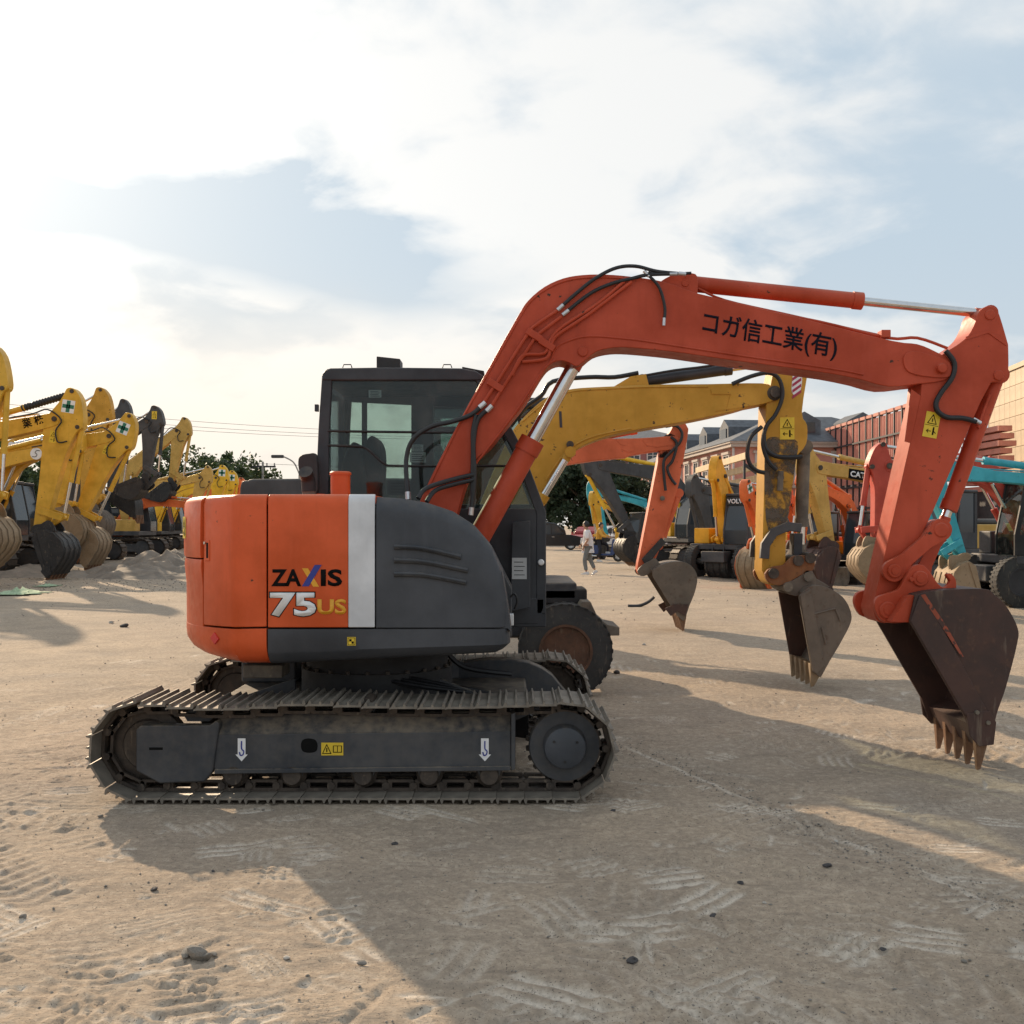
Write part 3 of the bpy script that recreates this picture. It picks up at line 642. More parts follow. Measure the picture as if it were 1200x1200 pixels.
# taller mauve block far behind
a = at(705, 0, 112); b2 = at(803, 0, 112)
mb = thing('mauve_building', 'dull mauve block with grey hipped roof beyond the pink building', 'building', ((a.x + b2.x) / 2, 118, 0))
hw = (b2.x - a.x) / 2
MB().box(-hw, hw, -6, 6, 0, 10.6).build('wall', 'mauve_wall', mb)
MB().box(-hw - .3, hw + .3, -6.3, 6.3, 10.6, 11.0).build('cornice', 'stone_trim', mb)
MB().add([(-hw - .5, -6.5, 11), (hw + .5, -6.5, 11), (hw + .5, 6.5, 11), (-hw - .5, 6.5, 11), (-hw + 3, 0, 12.6), (hw - 3, 0, 12.6)], [(0, 1, 5, 4), (1, 2, 5), (2, 3, 4, 5), (3, 0, 4), (3, 2, 1, 0)]).build('roof', 'slate', mb, smooth=0)
for i in range(4):
    for z in (3.0, 6.0, 9.0): add_window(mb, -hw + 1.5 + i * (2 * hw - 3) / 3, -6, z, R(180))
# long salmon corrugated hoarding on a steel frame
A = at(1100, 0, 51); B = at(935, 0, 76); L, ang = wallframe((A.x, A.y), (B.x, B.y))
hd = thing('corrugated_hoarding', 'tall salmon corrugated hoarding on a dark steel frame', 'hoarding', (A.x, A.y, 0), ang)
HZ = 7.9; n = 22; pw = L / n
pr = []
for i in range(17):
    xx = -pw / 2 + .07 + (pw - .14) * i / 16; pr.append((xx, 0.07 * (1 if (i // 2) % 2 else 0)))
pm = MB(); lows = [(x, y, 0.15) for x, y in pr]; ups = [(x, y, HZ / 2 - .08) for x, y in pr]
pm.add(lows + ups + [(x, y - .03, z) for x, y, z in lows + ups], [(i, i + 1, i + 18, i + 17) for i in range(16)] + [(i + 34, i + 51, i + 52, i + 35) for i in range(16)]); pm = pm.mesh('panel', 'red_panel', 0)
for i in range(n):
    for z in (0, HZ / 2): inst(pm, 'panel', hd, ((i + .5) * pw, 0, z))
post = MB().box(-.06, .06, -.12, .12, 0, HZ + .05).mesh('post', 'steel_dark', 0); cap = MB().box(-.42, .42, -.1, .1, HZ + .02, HZ + .2).mesh('post_cap', 'pink_wall', 0)
for i in range(n + 1):
    inst(post, 'post', hd, (i * pw, 0, 0)); 
    if i < n: inst(cap, 'coping_block', hd, ((i + .5) * pw, 0, 0))
for z in (1.2, 2.6, 3.9, 5.2, 6.6): MB().box(0, L, .14, .2, z - .05, z + .05).build('rail', 'steel_dark', hd)
# beige tile-clad building at the right
A = at(1330, 0, 40); B = at(1158, 0, 57); L, ang = wallframe((A.x, A.y), (B.x, B.y))
bb = thing('tiled_building', 'beige building clad in large square stone tiles', 'building', (A.x, A.y, 0), ang)
MB().box(0, L, -8, 0, 0, 9.6).build('wall', 'grout', bb)
MB().box(-.1, L + .1, -8.1, .12, 9.6, 9.85).build('coping', 'beige_tile', bb)
ts = 0.8; tm = MB().box(-ts / 2 + .012, ts / 2 - .012, 0, .035, -ts / 2 + .012, ts / 2 - .012).mesh('tile', 'beige_tile', 0)
nc = int(L / ts)
for i in range(nc):
    for j in range(12): inst(tm, 'tile', bb, ((i + .5) * ts + .05, 0, (j + .5) * ts))
# rust red steel brackets stacked on the side of it
st = thing('beam_stack', 'stack of rust red steel beams beside the beige tiled building', 'beam stack', (at(1158, 0, 50).x, 50, 0))
for k in range(9): MB().box(-.45 + (k % 2) * .08, .40 - (k % 3) * .1, -2, 2, 4.6 + k * .35 - 4.6 + (3.2), 4.6 + k * .35 - 4.6 + 3.2 + .25).build('beam', 'red_panel', st, smooth=0)
MB().box(-.35, .2, -1.8, 1.8, 0, 3.2).build('support', 'steel_dark', st, smooth=0)
# rack with long pale timbers
rk = thing('timber_rack', 'steel rack carrying long pale timber beams', 'rack', (at(885, 0, 37).x + .05, 42, 0))
for k in range(4): MB().box(-.42 + .45 * k, -.3 + .45 * k, -5, 5, 3.95 - .36 * k, 4.2 - .36 * k).build('timber', 'wood_pale', rk, smooth=0, bevel=.01)
for y in (-4.6, 4.2):
    MB().box(-.38, -.3, y, y + .1, 0, 3.95).box(1.1, 1.18, y, y + .1, 0, 3.05).build('rack_post', 'steel_dark', rk, smooth=0)
    MB().add([(-.3, y, 3.83), (1.1, y, 2.83), (1.1, y, 2.7), (-.3, y, 3.7), (-.3, y + .1, 3.83), (1.1, y + .1, 2.83), (1.1, y + .1, 2.7), (-.3, y + .1, 3.7)], [(0, 1, 2, 3), (7, 6, 5, 4), (0, 4, 5, 1), (3, 2, 6, 7), (0, 3, 7, 4), (1, 5, 6, 2)]).build('rack_arm', 'steel_dark', rk, smooth=0)
# utility poles and wires
def pole(px, ytop, Y, label, lamp=False):
    z = at(px, ytop, Y).z; o = thing('street_lamp' if lamp else 'utility_pole', label, 'lamp' if lamp else 'pole', (at(px, 0, Y).x, Y, 0))
    MB().cyl((0, 0, 0), (0, 0, z), .14, .09, n=10).build('pole_shaft', 'concrete', o)
    if lamp:
        MB().tube([(0, 0, z), (-.5, 0, z + 1.0), (-1.4, 0, z + 1.5)], .06).build('lamp_arm', 'concrete', o); MB().box(-2.3, -1.3, -.2, .2, z + 1.35, z + 1.6).build('lamp_head', 'steel_dark', o, bevel=.06)
    else:
        MB().box(-1.1, 1.1, -.06, .06, z - .5, z - .35).build('crossarm', 'steel_dark', o)
        for x in (-1, -.35, .35, 1): MB().cyl((x, 0, z - .35), (x, 0, z - .12), .06, n=8).build('insulator', 'concrete', o)
    return o
pole(308, 541, 88, 'thin concrete utility pole with one crossarm beyond the trees'); pole(351, 556, 84, 'slim street lamp with a curved arm behind the grey cab', True)
for k, (ya, yb) in enumerate([(466, 506), (474, 510), (480, 512), (516, 545)]):
    p0 = at(-60, ya, 62); p1 = at(640, yb, 96); pts = [p0.lerp(p1, i / 12) - Vector((0, 0, 0.8 * (1 - (i / 6 - 1) ** 2))) for i in range(13)]
    tag(MB().tube(pts, .013, 5, 1).build('overhead_wire', 'steel_dark'), 'thin dark overhead power wire crossing the sky', 'wire', 'overhead power wires')

# ================================================================== trees
def tree(label, px, ytop, Y, rx, crown_h, mat='leaf', n_cl=70, seed=1, leaf=0.16, group=None):
    r_ = np.random.default_rng(seed); top = at(px, ytop, Y); z1 = top.z
    o = thing('tree', label, 'tree', (top.x, Y, 0), 0, group)
    zc_ = z1 - crown_h / 2; b = MB()
    tr = 0.10 + 0.02 * z1
    b.cyl((0, 0, -.1), (0.1, 0, zc_ - crown_h * .2), tr, tr * .6, n=10)
    cl = []
    for k in range(n_cl):
        d = r_.normal(size=3); d /= np.linalg.norm(d); rad = r_.random() ** 0.4
        c_ = np.array([d[0] * rx * rad, d[1] * rx * .9 * rad, zc_ + d[2] * crown_h * .5 * rad])
        cl.append(c_)
    for k in range(0, n_cl, 7):
        c_ = cl[k]; b.tube([(0.1, 0, zc_ - crown_h * .25), (c_[0] * .4, c_[1] * .4, zc_ - crown_h * .1 + (c_[2] - zc_) * .4), tuple(c_)], tr * .28, 6, 3)
    b.build('trunk', 'bark', o)
    cen = np.repeat(np.array(cl), 120, 0); sz = np.repeat(r_.uniform(.5, 1.1, n_cl), 120) * rx * .24
    off = r_.normal(size=cen.shape); off *= (sz * r_.random(len(cen)) ** .5 / np.linalg.norm(off, axis=1))[:, None]
    P_ = cen + off; N = len(P_)
    u = r_.normal(size=(N, 3)); u /= np.linalg.norm(u, axis=1)[:, None]; v = r_.normal(size=(N, 3)); v -= u * (u * v).sum(1)[:, None]; v /= np.linalg.norm(v, axis=1)[:, None]
    s_ = (leaf * r_.uniform(.6, 1.3, N))[:, None]
    co = np.stack([P_ - u * s_, P_ + v * s_ * .55, P_ + u * s_, P_ - v * s_ * .55], 1).reshape(-1, 3)
    m_ = bpy.data.meshes.new('crown'); m_.vertices.add(len(co)); m_.vertices.foreach_set('co', co.ravel())
    m_.loops.add(len(co)); m_.loops.foreach_set('vertex_index', np.arange(len(co))); m_.polygons.add(N); m_.polygons.foreach_set('loop_start', np.arange(N) * 4); m_.update(); m_.validate()
    m_.materials.append(M[mat]); inst(m_, 'crown', o)
tree('broad dark leafy tree behind the parked cars', 690, 520, 86, 4.6, 7.5, 'leaf_dark', 120, 3, .2)
tree('tall dark tree beyond the black parked car', 645, 505, 90, 5.0, 8.5, 'leaf_dark', 120, 4, .2)
tree('low dark tree screening the mauve building wall', 726, 548, 92, 3.4, 5.2, 'leaf_dark', 80, 5, .2)
tree('dark tree seen behind the grey operator cab', 560, 520, 94, 5.2, 7.0, 'leaf_dark', 90, 6, .22)
tree('round tree beside the brown excavator bucket', 206, 524, 92, 4.3, 6.8, 'leaf', 80, 7, .2)
tree('crowned tree behind the two yellow arms with cross stickers', 268, 532, 88, 4.6, 6.4, 'leaf', 90, 8, .2)
tree('small low tree beside the thin utility pole', 296, 549, 100, 2.6, 5.0, 'leaf', 50, 9, .2)
tree('tree behind the loop of yellow booms', 26, 520, 80, 4.2, 6.5, 'leaf', 90, 10, .2)
tree('dusty tree glimpsed between two yellow excavator arms', 98, 560, 84, 3.0, 5, 'leaf', 60, 12, .2)
# ================================================================== the orange and charcoal crawler excavator
XC, YC = -0.90, 6.86
ex = thing('crawler_excavator', 'orange and charcoal crawler excavator with tall banana boom', 'excavator', (XC, YC, 0))
def lp(px, py, Y): p = at(px, py, Y); return (p.x - XC, p.z)                 # pixel at depth Y -> local (x,z)
def l3(px, py, Y): p = at(px, py, Y); return Vector((p.x - XC, p.y - YC, p.z))
def PX(pts, Y): return [(*lp(q[0], q[1], Y), *q[2:]) for q in pts]
def Yl(*a): return [y - YC for y in a]
# --- crawler tracks: 41 shoes on a closed loop
TR = 0.258; TX0, TX1 = -1.185, 1.200; TZ = 0.292
def track_path(s):
    """arc length -> (x, z, tangent angle); bottom run travels +x"""
    Lr = TX1 - TX0; arc = math.pi * TR
    s = s % (2 * Lr + 2 * arc)
    if s < Lr: return TX0 + s, TZ - TR, 0.0
    s -= Lr
    if s < arc: a = s / TR; return TX1 + TR * math.sin(a), TZ - TR * math.cos(a), a
    s -= arc
    if s < Lr:
        u = s / Lr; sag = -0.022 * math.sin(math.pi * min(1, u / 0.62)) if u < 0.62 else -0.03 * math.sin(math.pi * (u - 0.62) / 0.38)
        return TX1 - s, TZ + TR + sag, math.pi
    s -= Lr; a = s / TR; return TX0 - TR * math.sin(a), TZ + TR * math.cos(a), math.pi + a
TL = 2 * (TX1 - TX0) + 2 * math.pi * TR; NS = 41; PITCH = TL / NS
sh = MB(); hwid = 0.225
prof = [(-.078, -.012), (-.070, -.034), (-.063, -.034), (-.058, -.012), (-.012, -.012), (-.007, -.030), (.000, -.030), (.004, -.012), (.046, -.012), (.052, -.030), (.059, -.030), (.066, -.012), (.078, -.006), (.080, .004), (.066, 0), (-.074, 0)]
sh.prism(prof, -hwid, hwid)
shoe_me = sh.mesh('shoe', 'track_steel', 30)
def link_ring(y0, y1):
    b = MB(); out = [(-.082, .012), (-.074, .002), (.074, .002), (.085, .014), (.085, .052), (.070, .068), (-.070, .068), (-.082, .054)]
    inn = [(-.05, .022), (-.045, .020), (.045, .020), (.052, .024), (.052, .046), (.045, .052), (-.045, .052), (-.05, .046)]
    n = 8; v = [(x, y, z) for y in (y0, y1) for P_ in (out, inn) for x, z in P_]
    f = []
    for i in range(n):
        j = (i + 1) % n
        f += [(i, j, n + j, n + i), (2 * n + i, 3 * n + i, 3 * n + j, 2 * n + j), (i, 2 * n + i, 2 * n + j, j), (n + i, n + j, 3 * n + j, 3 * n + i)]
    return v, f
def make_track(y0, nm):
    yc = y0 + hwid - YC; b = MB()
    fr_ = []
    for i in range(NS):
        x, z, a = track_path((i + .3) * PITCH); fr_.append((x, z, a))
        ca, sa = math.cos(a), math.sin(a)
        for yy0, yy1 in ((-.085, -.055), (.055, .085)):
            v, f = link_ring(yy0, yy1); b.add([(x + px * ca - pz * sa, yc + py, z + px * sa + pz * ca) for px, py, pz in v], f)
        c_ = (x + .072 * ca - .034 * sa, z + .072 * sa + .034 * ca)
        b.cyl((c_[0], yc - .095, c_[1]), (c_[0], yc + .095, c_[1]), .022, n=10)
    tr = b.build('track', 'chain_steel', ex)
    for i, (x, z, a) in enumerate(fr_):
        inst(shoe_me, 'shoe', tr, (x, yc, z), (0, -a, 0))
    return tr
make_track(5.70, 'near'); make_track(7.57, 'far')
# --- track frames
def track_frame(y0, sgn):
    """y0: outer face of the track; sgn: +1 when inward is +y"""
    yc = y0 + sgn * hwid - YC; yo = yc - sgn * 0.135; yi = yc + sgn * 0.13
    def fx(px): return lp(px, 0, 5.75)[0]
    def fz(py): return lp(0, py, 5.75)[1]
    b = MB(); poly = [(fx(248), fz(907)), (fx(598), fz(903)), (fx(598), fz(850)), (fx(590), fz(844)), (fx(262), fz(847)), (fx(248), fz(858))]
    # sloped upper face: outer side plate, then shoulder inwards
    v = []
    ys = [yo, yi]
    b.prism([(fx(248), fz(905)), (fx(599), fz(901)), (fx(599), fz(858)), (fx(248), fz(862))], min(yo, yi), max(yo, yi))
    b.add([(fx(248), yo, fz(862)), (fx(599), yo, fz(858)), (fx(599), yo + sgn * .10, fz(838)), (fx(248), yo + sgn * .10, fz(842)), (fx(248), yi, fz(862)), (fx(599), yi, fz(858)), (fx(599), yi, fz(838)), (fx(248), yi, fz(842))],
          [(0, 1, 2, 3), (4, 7, 6, 5), (3, 2, 6, 7), (0, 3, 7, 4), (1, 5, 6, 2)])
    fo = b.build('track_frame', 'charcoal_frame', ex, bevel=.008)
    MB().prism([(fx(250), fz(908)), (fx(598), fz(904)), (fx(598), fz(899)), (fx(250), fz(903))], yo - sgn * .02 if sgn > 0 else yo, yo if sgn > 0 else yo + .02).build('frame_lip', 'charcoal_frame', fo, bevel=.003)
    # idler guard at the left end
    b = MB(); b.prism(smooth_poly([(fx(157), fz(905), 1), (fx(157), fz(856), 1), (fx(163), fz(851), 1), (fx(244), fz(851), 1), (fx(252), fz(845), 1), (fx(256), fz(850), 1), (fx(248), fz(905), 1), (fx(238), fz(918), 1), (fx(185), fz(920), 1)], 1), *(sorted((yo - sgn * .015, yo + sgn * .06))))
    b.build('idler_guard', 'charcoal_frame', ex, bevel=.012)
    # grab plate lug between guard and frame
    MB().prism([(fx(205), fz(843)), (fx(215), fz(836)), (fx(240), fz(848)), (fx(236), fz(851)), (fx(210), fz(851))], *(sorted((yc - .03, yc + .03)))).build('lug_plate', 'charcoal_frame', ex)
    # idler wheel
    io = MB().lathe((TX0, yc - .06, TZ), (0, 1, 0), [(-.0, .06), (.0, .14), (.015, .15), (.015, .195), (.02, .205), (.10, .205), (.105, .195), (.105, .15), (.12, .14), (.12, .06)], 40).build('idler_wheel', 'chain_steel', ex)
    # drive sprocket with teeth, final-drive cover
    b = MB(); n = 23; pr = []
    for i in range(n):
        a = 2 * math.pi * i / n
        for da, rr_ in ((-.10, .185), (-.045, .222), (.045, .222), (.10, .185)): pr.append((TX1 + rr_ * math.cos(a + da), TZ + rr_ * math.sin(a + da)))
    b.prism(pr, yc - .022, yc + .022); sp = b.build('sprocket', 'chain_steel', ex)
    MB().lathe((TX1, yc - sgn * .03, TZ), (0, -sgn, 0), [(0, .205), (.045, .205), (.055, .198), (.06, .12), (.0605, .0)], 40).build('drive_housing', 'charcoal_frame', ex)
    MB().lathe((TX1, yc - sgn * .09, TZ + .005), (0, -sgn, 0), [(0, .125), (.05, .122), (.075, .115), (.082, .105), (.083, .0)], 40).build('drive_cover', 'charcoal', ex)
    for k in range(3):
        a = k * 2.094 + .5; MB().cyl((TX1 + .075 * math.cos(a), yc - sgn * .172, TZ + .005 + .075 * math.sin(a)), (TX1 + .075 * math.cos(a), yc - sgn * .177, TZ + .005 + .075 * math.sin(a)), .008, n=8).build('cover_bolt', 'black_plastic', ex)
    # plate joining frame to the drive, rear of frame
    MB().prism([(fx(599), fz(905)), (fx(604), fz(903)), (fx(604), fz(836)), (fx(599), fz(838))], *(sorted((yo - sgn * .01, yi)))).build('end_plate', 'charcoal_frame', ex, bevel=.004)
    MB().prism([(fx(604), fz(840)), (fx(632), fz(833)), (fx(634), fz(837)), (fx(604), fz(850))], *(sorted((yc - .03, yi)))).build('scraper', 'charcoal_frame', ex)
    # bottom rollers
    for px in (271, 340, 424, 502, 573):
        x = fx(px); MB().lathe((x, yc - .14, .135), (0, 1, 0), [(0, .03), (0, .05), (.03, .056), (.05, .075), (.1, .075), (.105, .05), (.175, .05), (.18, .075), (.23, .075), (.25, .056), (.28, .05), (.28, .03)], 18).build('bottom_roller', 'chain_steel', ex)
        MB().prism([(x - .075, fz(902)), (x + .075, fz(902)), (x + .055, fz(913)), (x - .055, fz(913))], *(sorted((yo + sgn * .02, yo + sgn * .05)))).build('roller_bracket', 'charcoal_frame', ex)
    x = fx(427); MB().lathe((x, yc - .10, fz(830)), (0, 1, 0), [(0, .02), (0, .042), (.05, .045), (.15, .045), (.2, .042), (.2, .02)], 18).build('carrier_roller', 'chain_steel', ex)
    MB().box(x - .04, x + .04, yc - .03, yc + .03, fz(845), fz(836)).build('roller_post', 'charcoal_frame', ex)
    return fx, fz, yo
fx, fz, yo = track_frame(5.70, 1); track_frame(8.02, -1)
# frame openings, decals
MB().prism(smooth_poly([(fx(351), fz(875)), (fx(353), fz(869)), (fx(360), fz(867)), (fx(368), fz(869)), (fx(370.5), fz(875)), (fx(369), fz(882)), (fx(361), fz(884)), (fx(353), fz(882))], 3), yo - .002, yo + .006).build('frame_opening', 'letter_black', ex, smooth=0)
MB().box(fx(410), fx(441), yo + .045, yo + .06, fz(854.5), fz(850.5)).build('frame_slot', 'letter_black', ex, bevel=.004)
MB().box(fx(173), fx(189), yo - .0165, yo - .012, fz(880), fz(877)).build('guard_slot', 'letter_black', ex)
label_plate(ex, (fx(375), yo - .001, fz(887)), (1, 0, 0), (0, 0, 1), fx(401) - fx(375), fz(872) - fz(887), mark='manual')
for px in (281, 568):
    w_ = fx(px + 6) - fx(px - 6); h_ = fz(866) - fz(893); cx = fx(px); z0 = fz(894)
    b = MB().prism([(cx - w_ * .38, fz(867)), (cx + w_ * .38, fz(867)), (cx + w_ * .38, fz(886)), (cx + w_ * .6, fz(886)), (cx, z0), (cx - w_ * .6, fz(886)), (cx - w_ * .38, fz(886))], yo - .002, yo)
    d = b.build('lifting_decal', 'letter_white', ex, smooth=0)
    MB().tube([(cx, yo - .003, fz(870)), (cx, yo - .003, fz(879)), (cx + .012, yo - .003, fz(882)), (cx + .008, yo - .003, fz(886)), (cx - .006, yo - .003, fz(887)), (cx - .012, yo - .003, fz(883))], .004, 5, 3).build('hook_mark', 'letter_blue', d)
# --- centre frame and slew ring
b = MB(); b.plan([(-.95, -.78), (-.45, -.45), (.45, -.45), (1.0, -.78), (1.0, .78), (.45, .45), (-.45, .45), (-.95, .78)], .28, .46); b.build('undercarriage_frame', 'dark_core', ex, bevel=.02)
MB().lathe((0, 0, .46), (0, 0, 1), [(0, .50), (.16, .50), (.162, .47), (.24, .47), (.242, .52), (.34, .52)], 48).build('slew_ring', 'dark_core', ex)
# far-side travel motor hump seen over the near track
MB().prism(smooth_poly([lp(525, 796, 7.4), lp(545, 775, 7.4), lp(600, 772, 7.4), lp(635, 782, 7.4), lp(655, 800, 7.4)] + [lp(655, 820, 7.4), lp(525, 820, 7.4)], 2), *Yl(7.35, 7.5)).build('motor_guard', 'charcoal_frame', ex, bevel=.01)
for k in range(24):
    a = k * 2 * math.pi / 24; MB().cyl((.485 * math.cos(a), .485 * math.sin(a), .615), (.485 * math.cos(a), .485 * math.sin(a), .64), .014, n=6).build('ring_bolt', 'chain_steel', ex)
for sy_ in (-1, 1):
    for sx_ in (-1, 1): MB().add([(sx_ * .45, sy_ * .50, .46), (sx_ * .9, sy_ * .70, .46), (sx_ * .45, sy_ * .50, .60), (sx_ * .45, sy_ * .46, .46), (sx_ * .9, sy_ * .66, .46), (sx_ * .45, sy_ * .46, .60)], [(0, 1, 2), (5, 4, 3), (0, 3, 4, 1), (1, 4, 5, 2), (2, 5, 3, 0)]).build('frame_rib', 'charcoal_frame', ex)
MB().box(-.74, -.50, -.62, -.40, .62, .70).build('swivel_bracket', 'muddy_steel', ex, bevel=.008)
MB().box(-.98, -.60, .25, .62, .46, .66).build('frame_box', 'charcoal_frame', ex, bevel=.015)
for k in range(3): MB().tube([(-.2 + .1 * k, -.3, .62), (.3 + .1 * k, -.52, .56), (.8, -.60 + .03 * k, .50), (1.02, -.72, .40)], .014).build('travel_hose', 'hose', ex)
MB().tube([l3(520, 760, 6.9), l3(545, 782, 6.9), l3(600, 790, 6.9)], .018).build('travel_hose', 'hose', ex)
# --- upper structure: panels follow a plan path with a round tail
RT = 1.22; YN = 5.85 - YC; XT = -math.sqrt(RT * RT - YN * YN)
XF = lp(598, 0, 5.85)[0]
path = [(XF, YN + .62), (XF, YN + .10)]
path += [(XF - .10 + .10 * math.cos(a), YN + .10 - .10 * math.sin(a)) for a in np.linspace(0, math.pi / 2, 7)[1:]]
path += [(x, YN) for x in np.linspace(XF - .2, XT + .02, 36)]
a0 = math.atan2(YN, XT) % (2 * math.pi); a1 = math.atan2(-YN, XT)
path += [(RT * math.cos(a), RT * math.sin(a)) for a in np.linspace(a0, a1, 60)]
path += [(x, -YN) for x in np.linspace(XT + .05, XT + .3, 4)]
path = np.array(path); seg = np.hypot(*np.diff(path, axis=0).T); S_ = np.concatenate([[0], np.cumsum(seg)]); SEND = S_[-1]
def pp(s): return np.array([np.interp(s, S_, path[:, 0]), np.interp(s, S_, path[:, 1])])
def pn(s):
    d = pp(min(s + .004, SEND)) - pp(max(s - .004, 0)); d /= np.linalg.norm(d); return np.array([-d[1], d[0]]) * -1   # inward normal fixed below
ss = np.linspace(.3, SEND, 4000); pxs = np.array([600 + F * (pp(s)[0] + XC) / (pp(s)[1] + YC) for s in ss]); kmin = int(np.argmin(pxs))
def s_px(px): return float(np.interp(-px, -pxs[:kmin], ss[:kmin]))
def inward(s):
    n = pn(s); c_ = pp(s)
    return n if np.dot(n, np.array([-.1, 0]) - c_) > 0 else -n
def panel(name, mat, s0, s1, zb, zt, parent=ex, edge=((0, 0), (1, 0)), ns=None, th=.022, bevel=.006, ins=0.0):
    """curved sheet panel; zb, zt are functions of s; edge lists (fraction of height, inset)"""
    ns = ns or max(6, int((s1 - s0) / .035)); b = MB(); ne = len(edge)
    for layer in (0, 1):
        for i in range(ns + 1):
            s = s0 + (s1 - s0) * i / ns; p = pp(s); n_ = inward(s)
            for fz_, ie in edge:
                q = p + n_ * (ins + ie + layer * th); b.v.append((q[0], q[1], zb(s) + (zt(s) - zb(s)) * fz_))
    st = (ns + 1) * ne
    for i in range(ns):
        for j in range(ne - 1):
            a = i * ne + j; b.f += [(a, a + ne, a + ne + 1, a + 1), (st + a, st + a + 1, st + a + ne + 1, st + a + ne)]
        a = i * ne; b.f.append((a, st + a, st + a + ne, a + ne)); a = i * ne + ne - 1; b.f.append((a, a + ne, st + a + ne, st + a))
    for j in range(ne - 1):
        a = j; b.f.append((a, a + 1, st + a + 1, st + a)); a = ns * ne + j; b.f.append((a, st + a, st + a + 1, a + 1))
    return b.build(name, mat, parent, bevel=bevel, smooth=40)
zn = lambda py: (lambda s: lp(0, py, 5.85)[1])
zk = lambda py: lp(0, py, 5.85)[1]
ZT = zk(579); ZS = zk(737)
s313, s408, s440, s238 = s_px(313), s_px(408), s_px(440), s_px(238)
rnd = ((0, 0), (.02, 0), (.5, 0), (.93, 0), (.965, .006), (.985, .016), (1.0, .034))
dome = lambda s: ZT - .035 * max(0, (s - s313) / (SEND - s313)) ** 1.3
g = .004
panel('engine_door', 'orange', s313 + g, s238 - g, lambda s: ZS + .012 - .018 * (s - s313), dome, edge=rnd)
panel('side_panel', 'orange', s408, s313 - g, lambda s: ZS + .008, lambda s: ZT, edge=rnd)
panel('white_stripe', 'stripe_white', s440 + g, s408, lambda s: ZS + .008, lambda s: ZT, edge=rnd)
hoodx = PX([(440, 582), (470, 584), (500, 589), (530, 599), (555, 615), (575, 638), (588, 665), (594, 700), (599, 735)], 5.85); hoodx_x = [q[0] for q in hoodx]; hoodx_z = [q[1] for q in hoodx]
def hood_top(s):
    x = pp(s)[0]; return float(np.interp(x, hoodx_x, hoodx_z)) if x > hoodx_x[0] else ZT
zh1 = lambda s: max(hood_top(s), ZS + .06)
panel('side_cover', 'charcoal', .5, s440 - g, lambda s: ZS + .008, zh1, edge=((0, 0), (.02, 0), (.5, 0), (.88, .002), (.95, .012), (1.0, .04)), ns=60)
rnb = ((0, .10), (.12, .055), (.3, .022), (.55, .004), (.75, 0), (1, 0))
zb_cw = lambda s: zk(780) + .0 + .03 * max(0, (s - s313)) ** 2 * .6
panel('counterweight', 'orange', s313 + g, SEND - .15, zb_cw, lambda s: ZS + .002 - .018 * (s - s313), edge=((0, .13), (.10, .075), (.25, .035), (.5, .006), (.75, 0), (1, 0)), th=.08, bevel=.004)
panel('counterweight_shoulder', 'orange', s238 + g, SEND - .15, lambda s: ZS - .003 - .018 * (s - s313), lambda s: ZS + .39, th=.08, bevel=.01, edge=((0, .001), (.6, .0), (.9, -.012), (1, -.008)))
panel('rear_cover', 'orange', s238 + g, SEND - .15, lambda s: ZS + .398, dome, edge=((0, -.012), (.06, -.016), (.5, -.016), (.9, -.012), (.96, .0), (1.0, .03)), th=.05, bevel=.01)
panel('lower_skirt', 'charcoal', .5, s313 - g, lambda s: zk(779) + .07 * max(0, 1 - (s - .5) / 1.4), lambda s: ZS - .002, edge=((0, .07), (.1, .04), (.28, .012), (.36, 0), (1, 0)), th=.03, ns=44)
# inner body
core = [(x, y) for x, y in [pp(s) + inward(s) * .075 for s in np.linspace(s440, SEND - .15, 50)]] + [(lp(440, 0, 5.85)[0], .9), (lp(440, 0, 5.85)[0], YN + .1)]
MB().plan([tuple(q) for q in core], zk(779) + .03, ZT - .06).build('machine_body', 'dark_core', ex)
cov = [tuple(pp(s) + inward(s) * .03) for s in np.linspace(s440, SEND - .15, 50)] + [(lp(440, 0, 5.85)[0], .0)]
MB().plan(cov, ZT - .055, ZT - .008).build('top_cover', 'orange', ex)
hp = [(x, z - .03) for x, z in hoodx] + [(hoodx_x[-1] - .02, ZS), (hoodx_x[0], ZS)]
MB().prism(hp, YN + .03, YN + .62).build('hood_top', 'charcoal', ex)
MB().box(lp(440, 0, 5.85)[0] + .02, XF - .04, YN + .06, YN + .9, zk(766) + .03, ZS).build('swing_frame', 'dark_core', ex)
# louvres pressed into the charcoal cover
for (x0, y0, x1, y1) in ((462, 640, 540, 652), (462, 656, 548, 668), (462, 672, 546, 682)):
    a, b_ = l3(x0, y0, 5.848), l3(x1, y1, 5.848); m_ = l3((x0 * .5 + x1 * .5), (y0 + y1) / 2 - 3, 5.848)
    MB().tube([a, a.lerp(m_, .5) + Vector((0, 0, .004)), m_, b_], .011, 8, 6).build('louvre', 'charcoal', ex)
    d_ = Vector((0, -.004, -.014)); MB().tube([a + d_, a.lerp(m_, .5) + d_ + Vector((0, 0, .004)), m_ + d_, b_ + d_], .006, 6, 6).build('louvre_gap', 'black_plastic', ex)
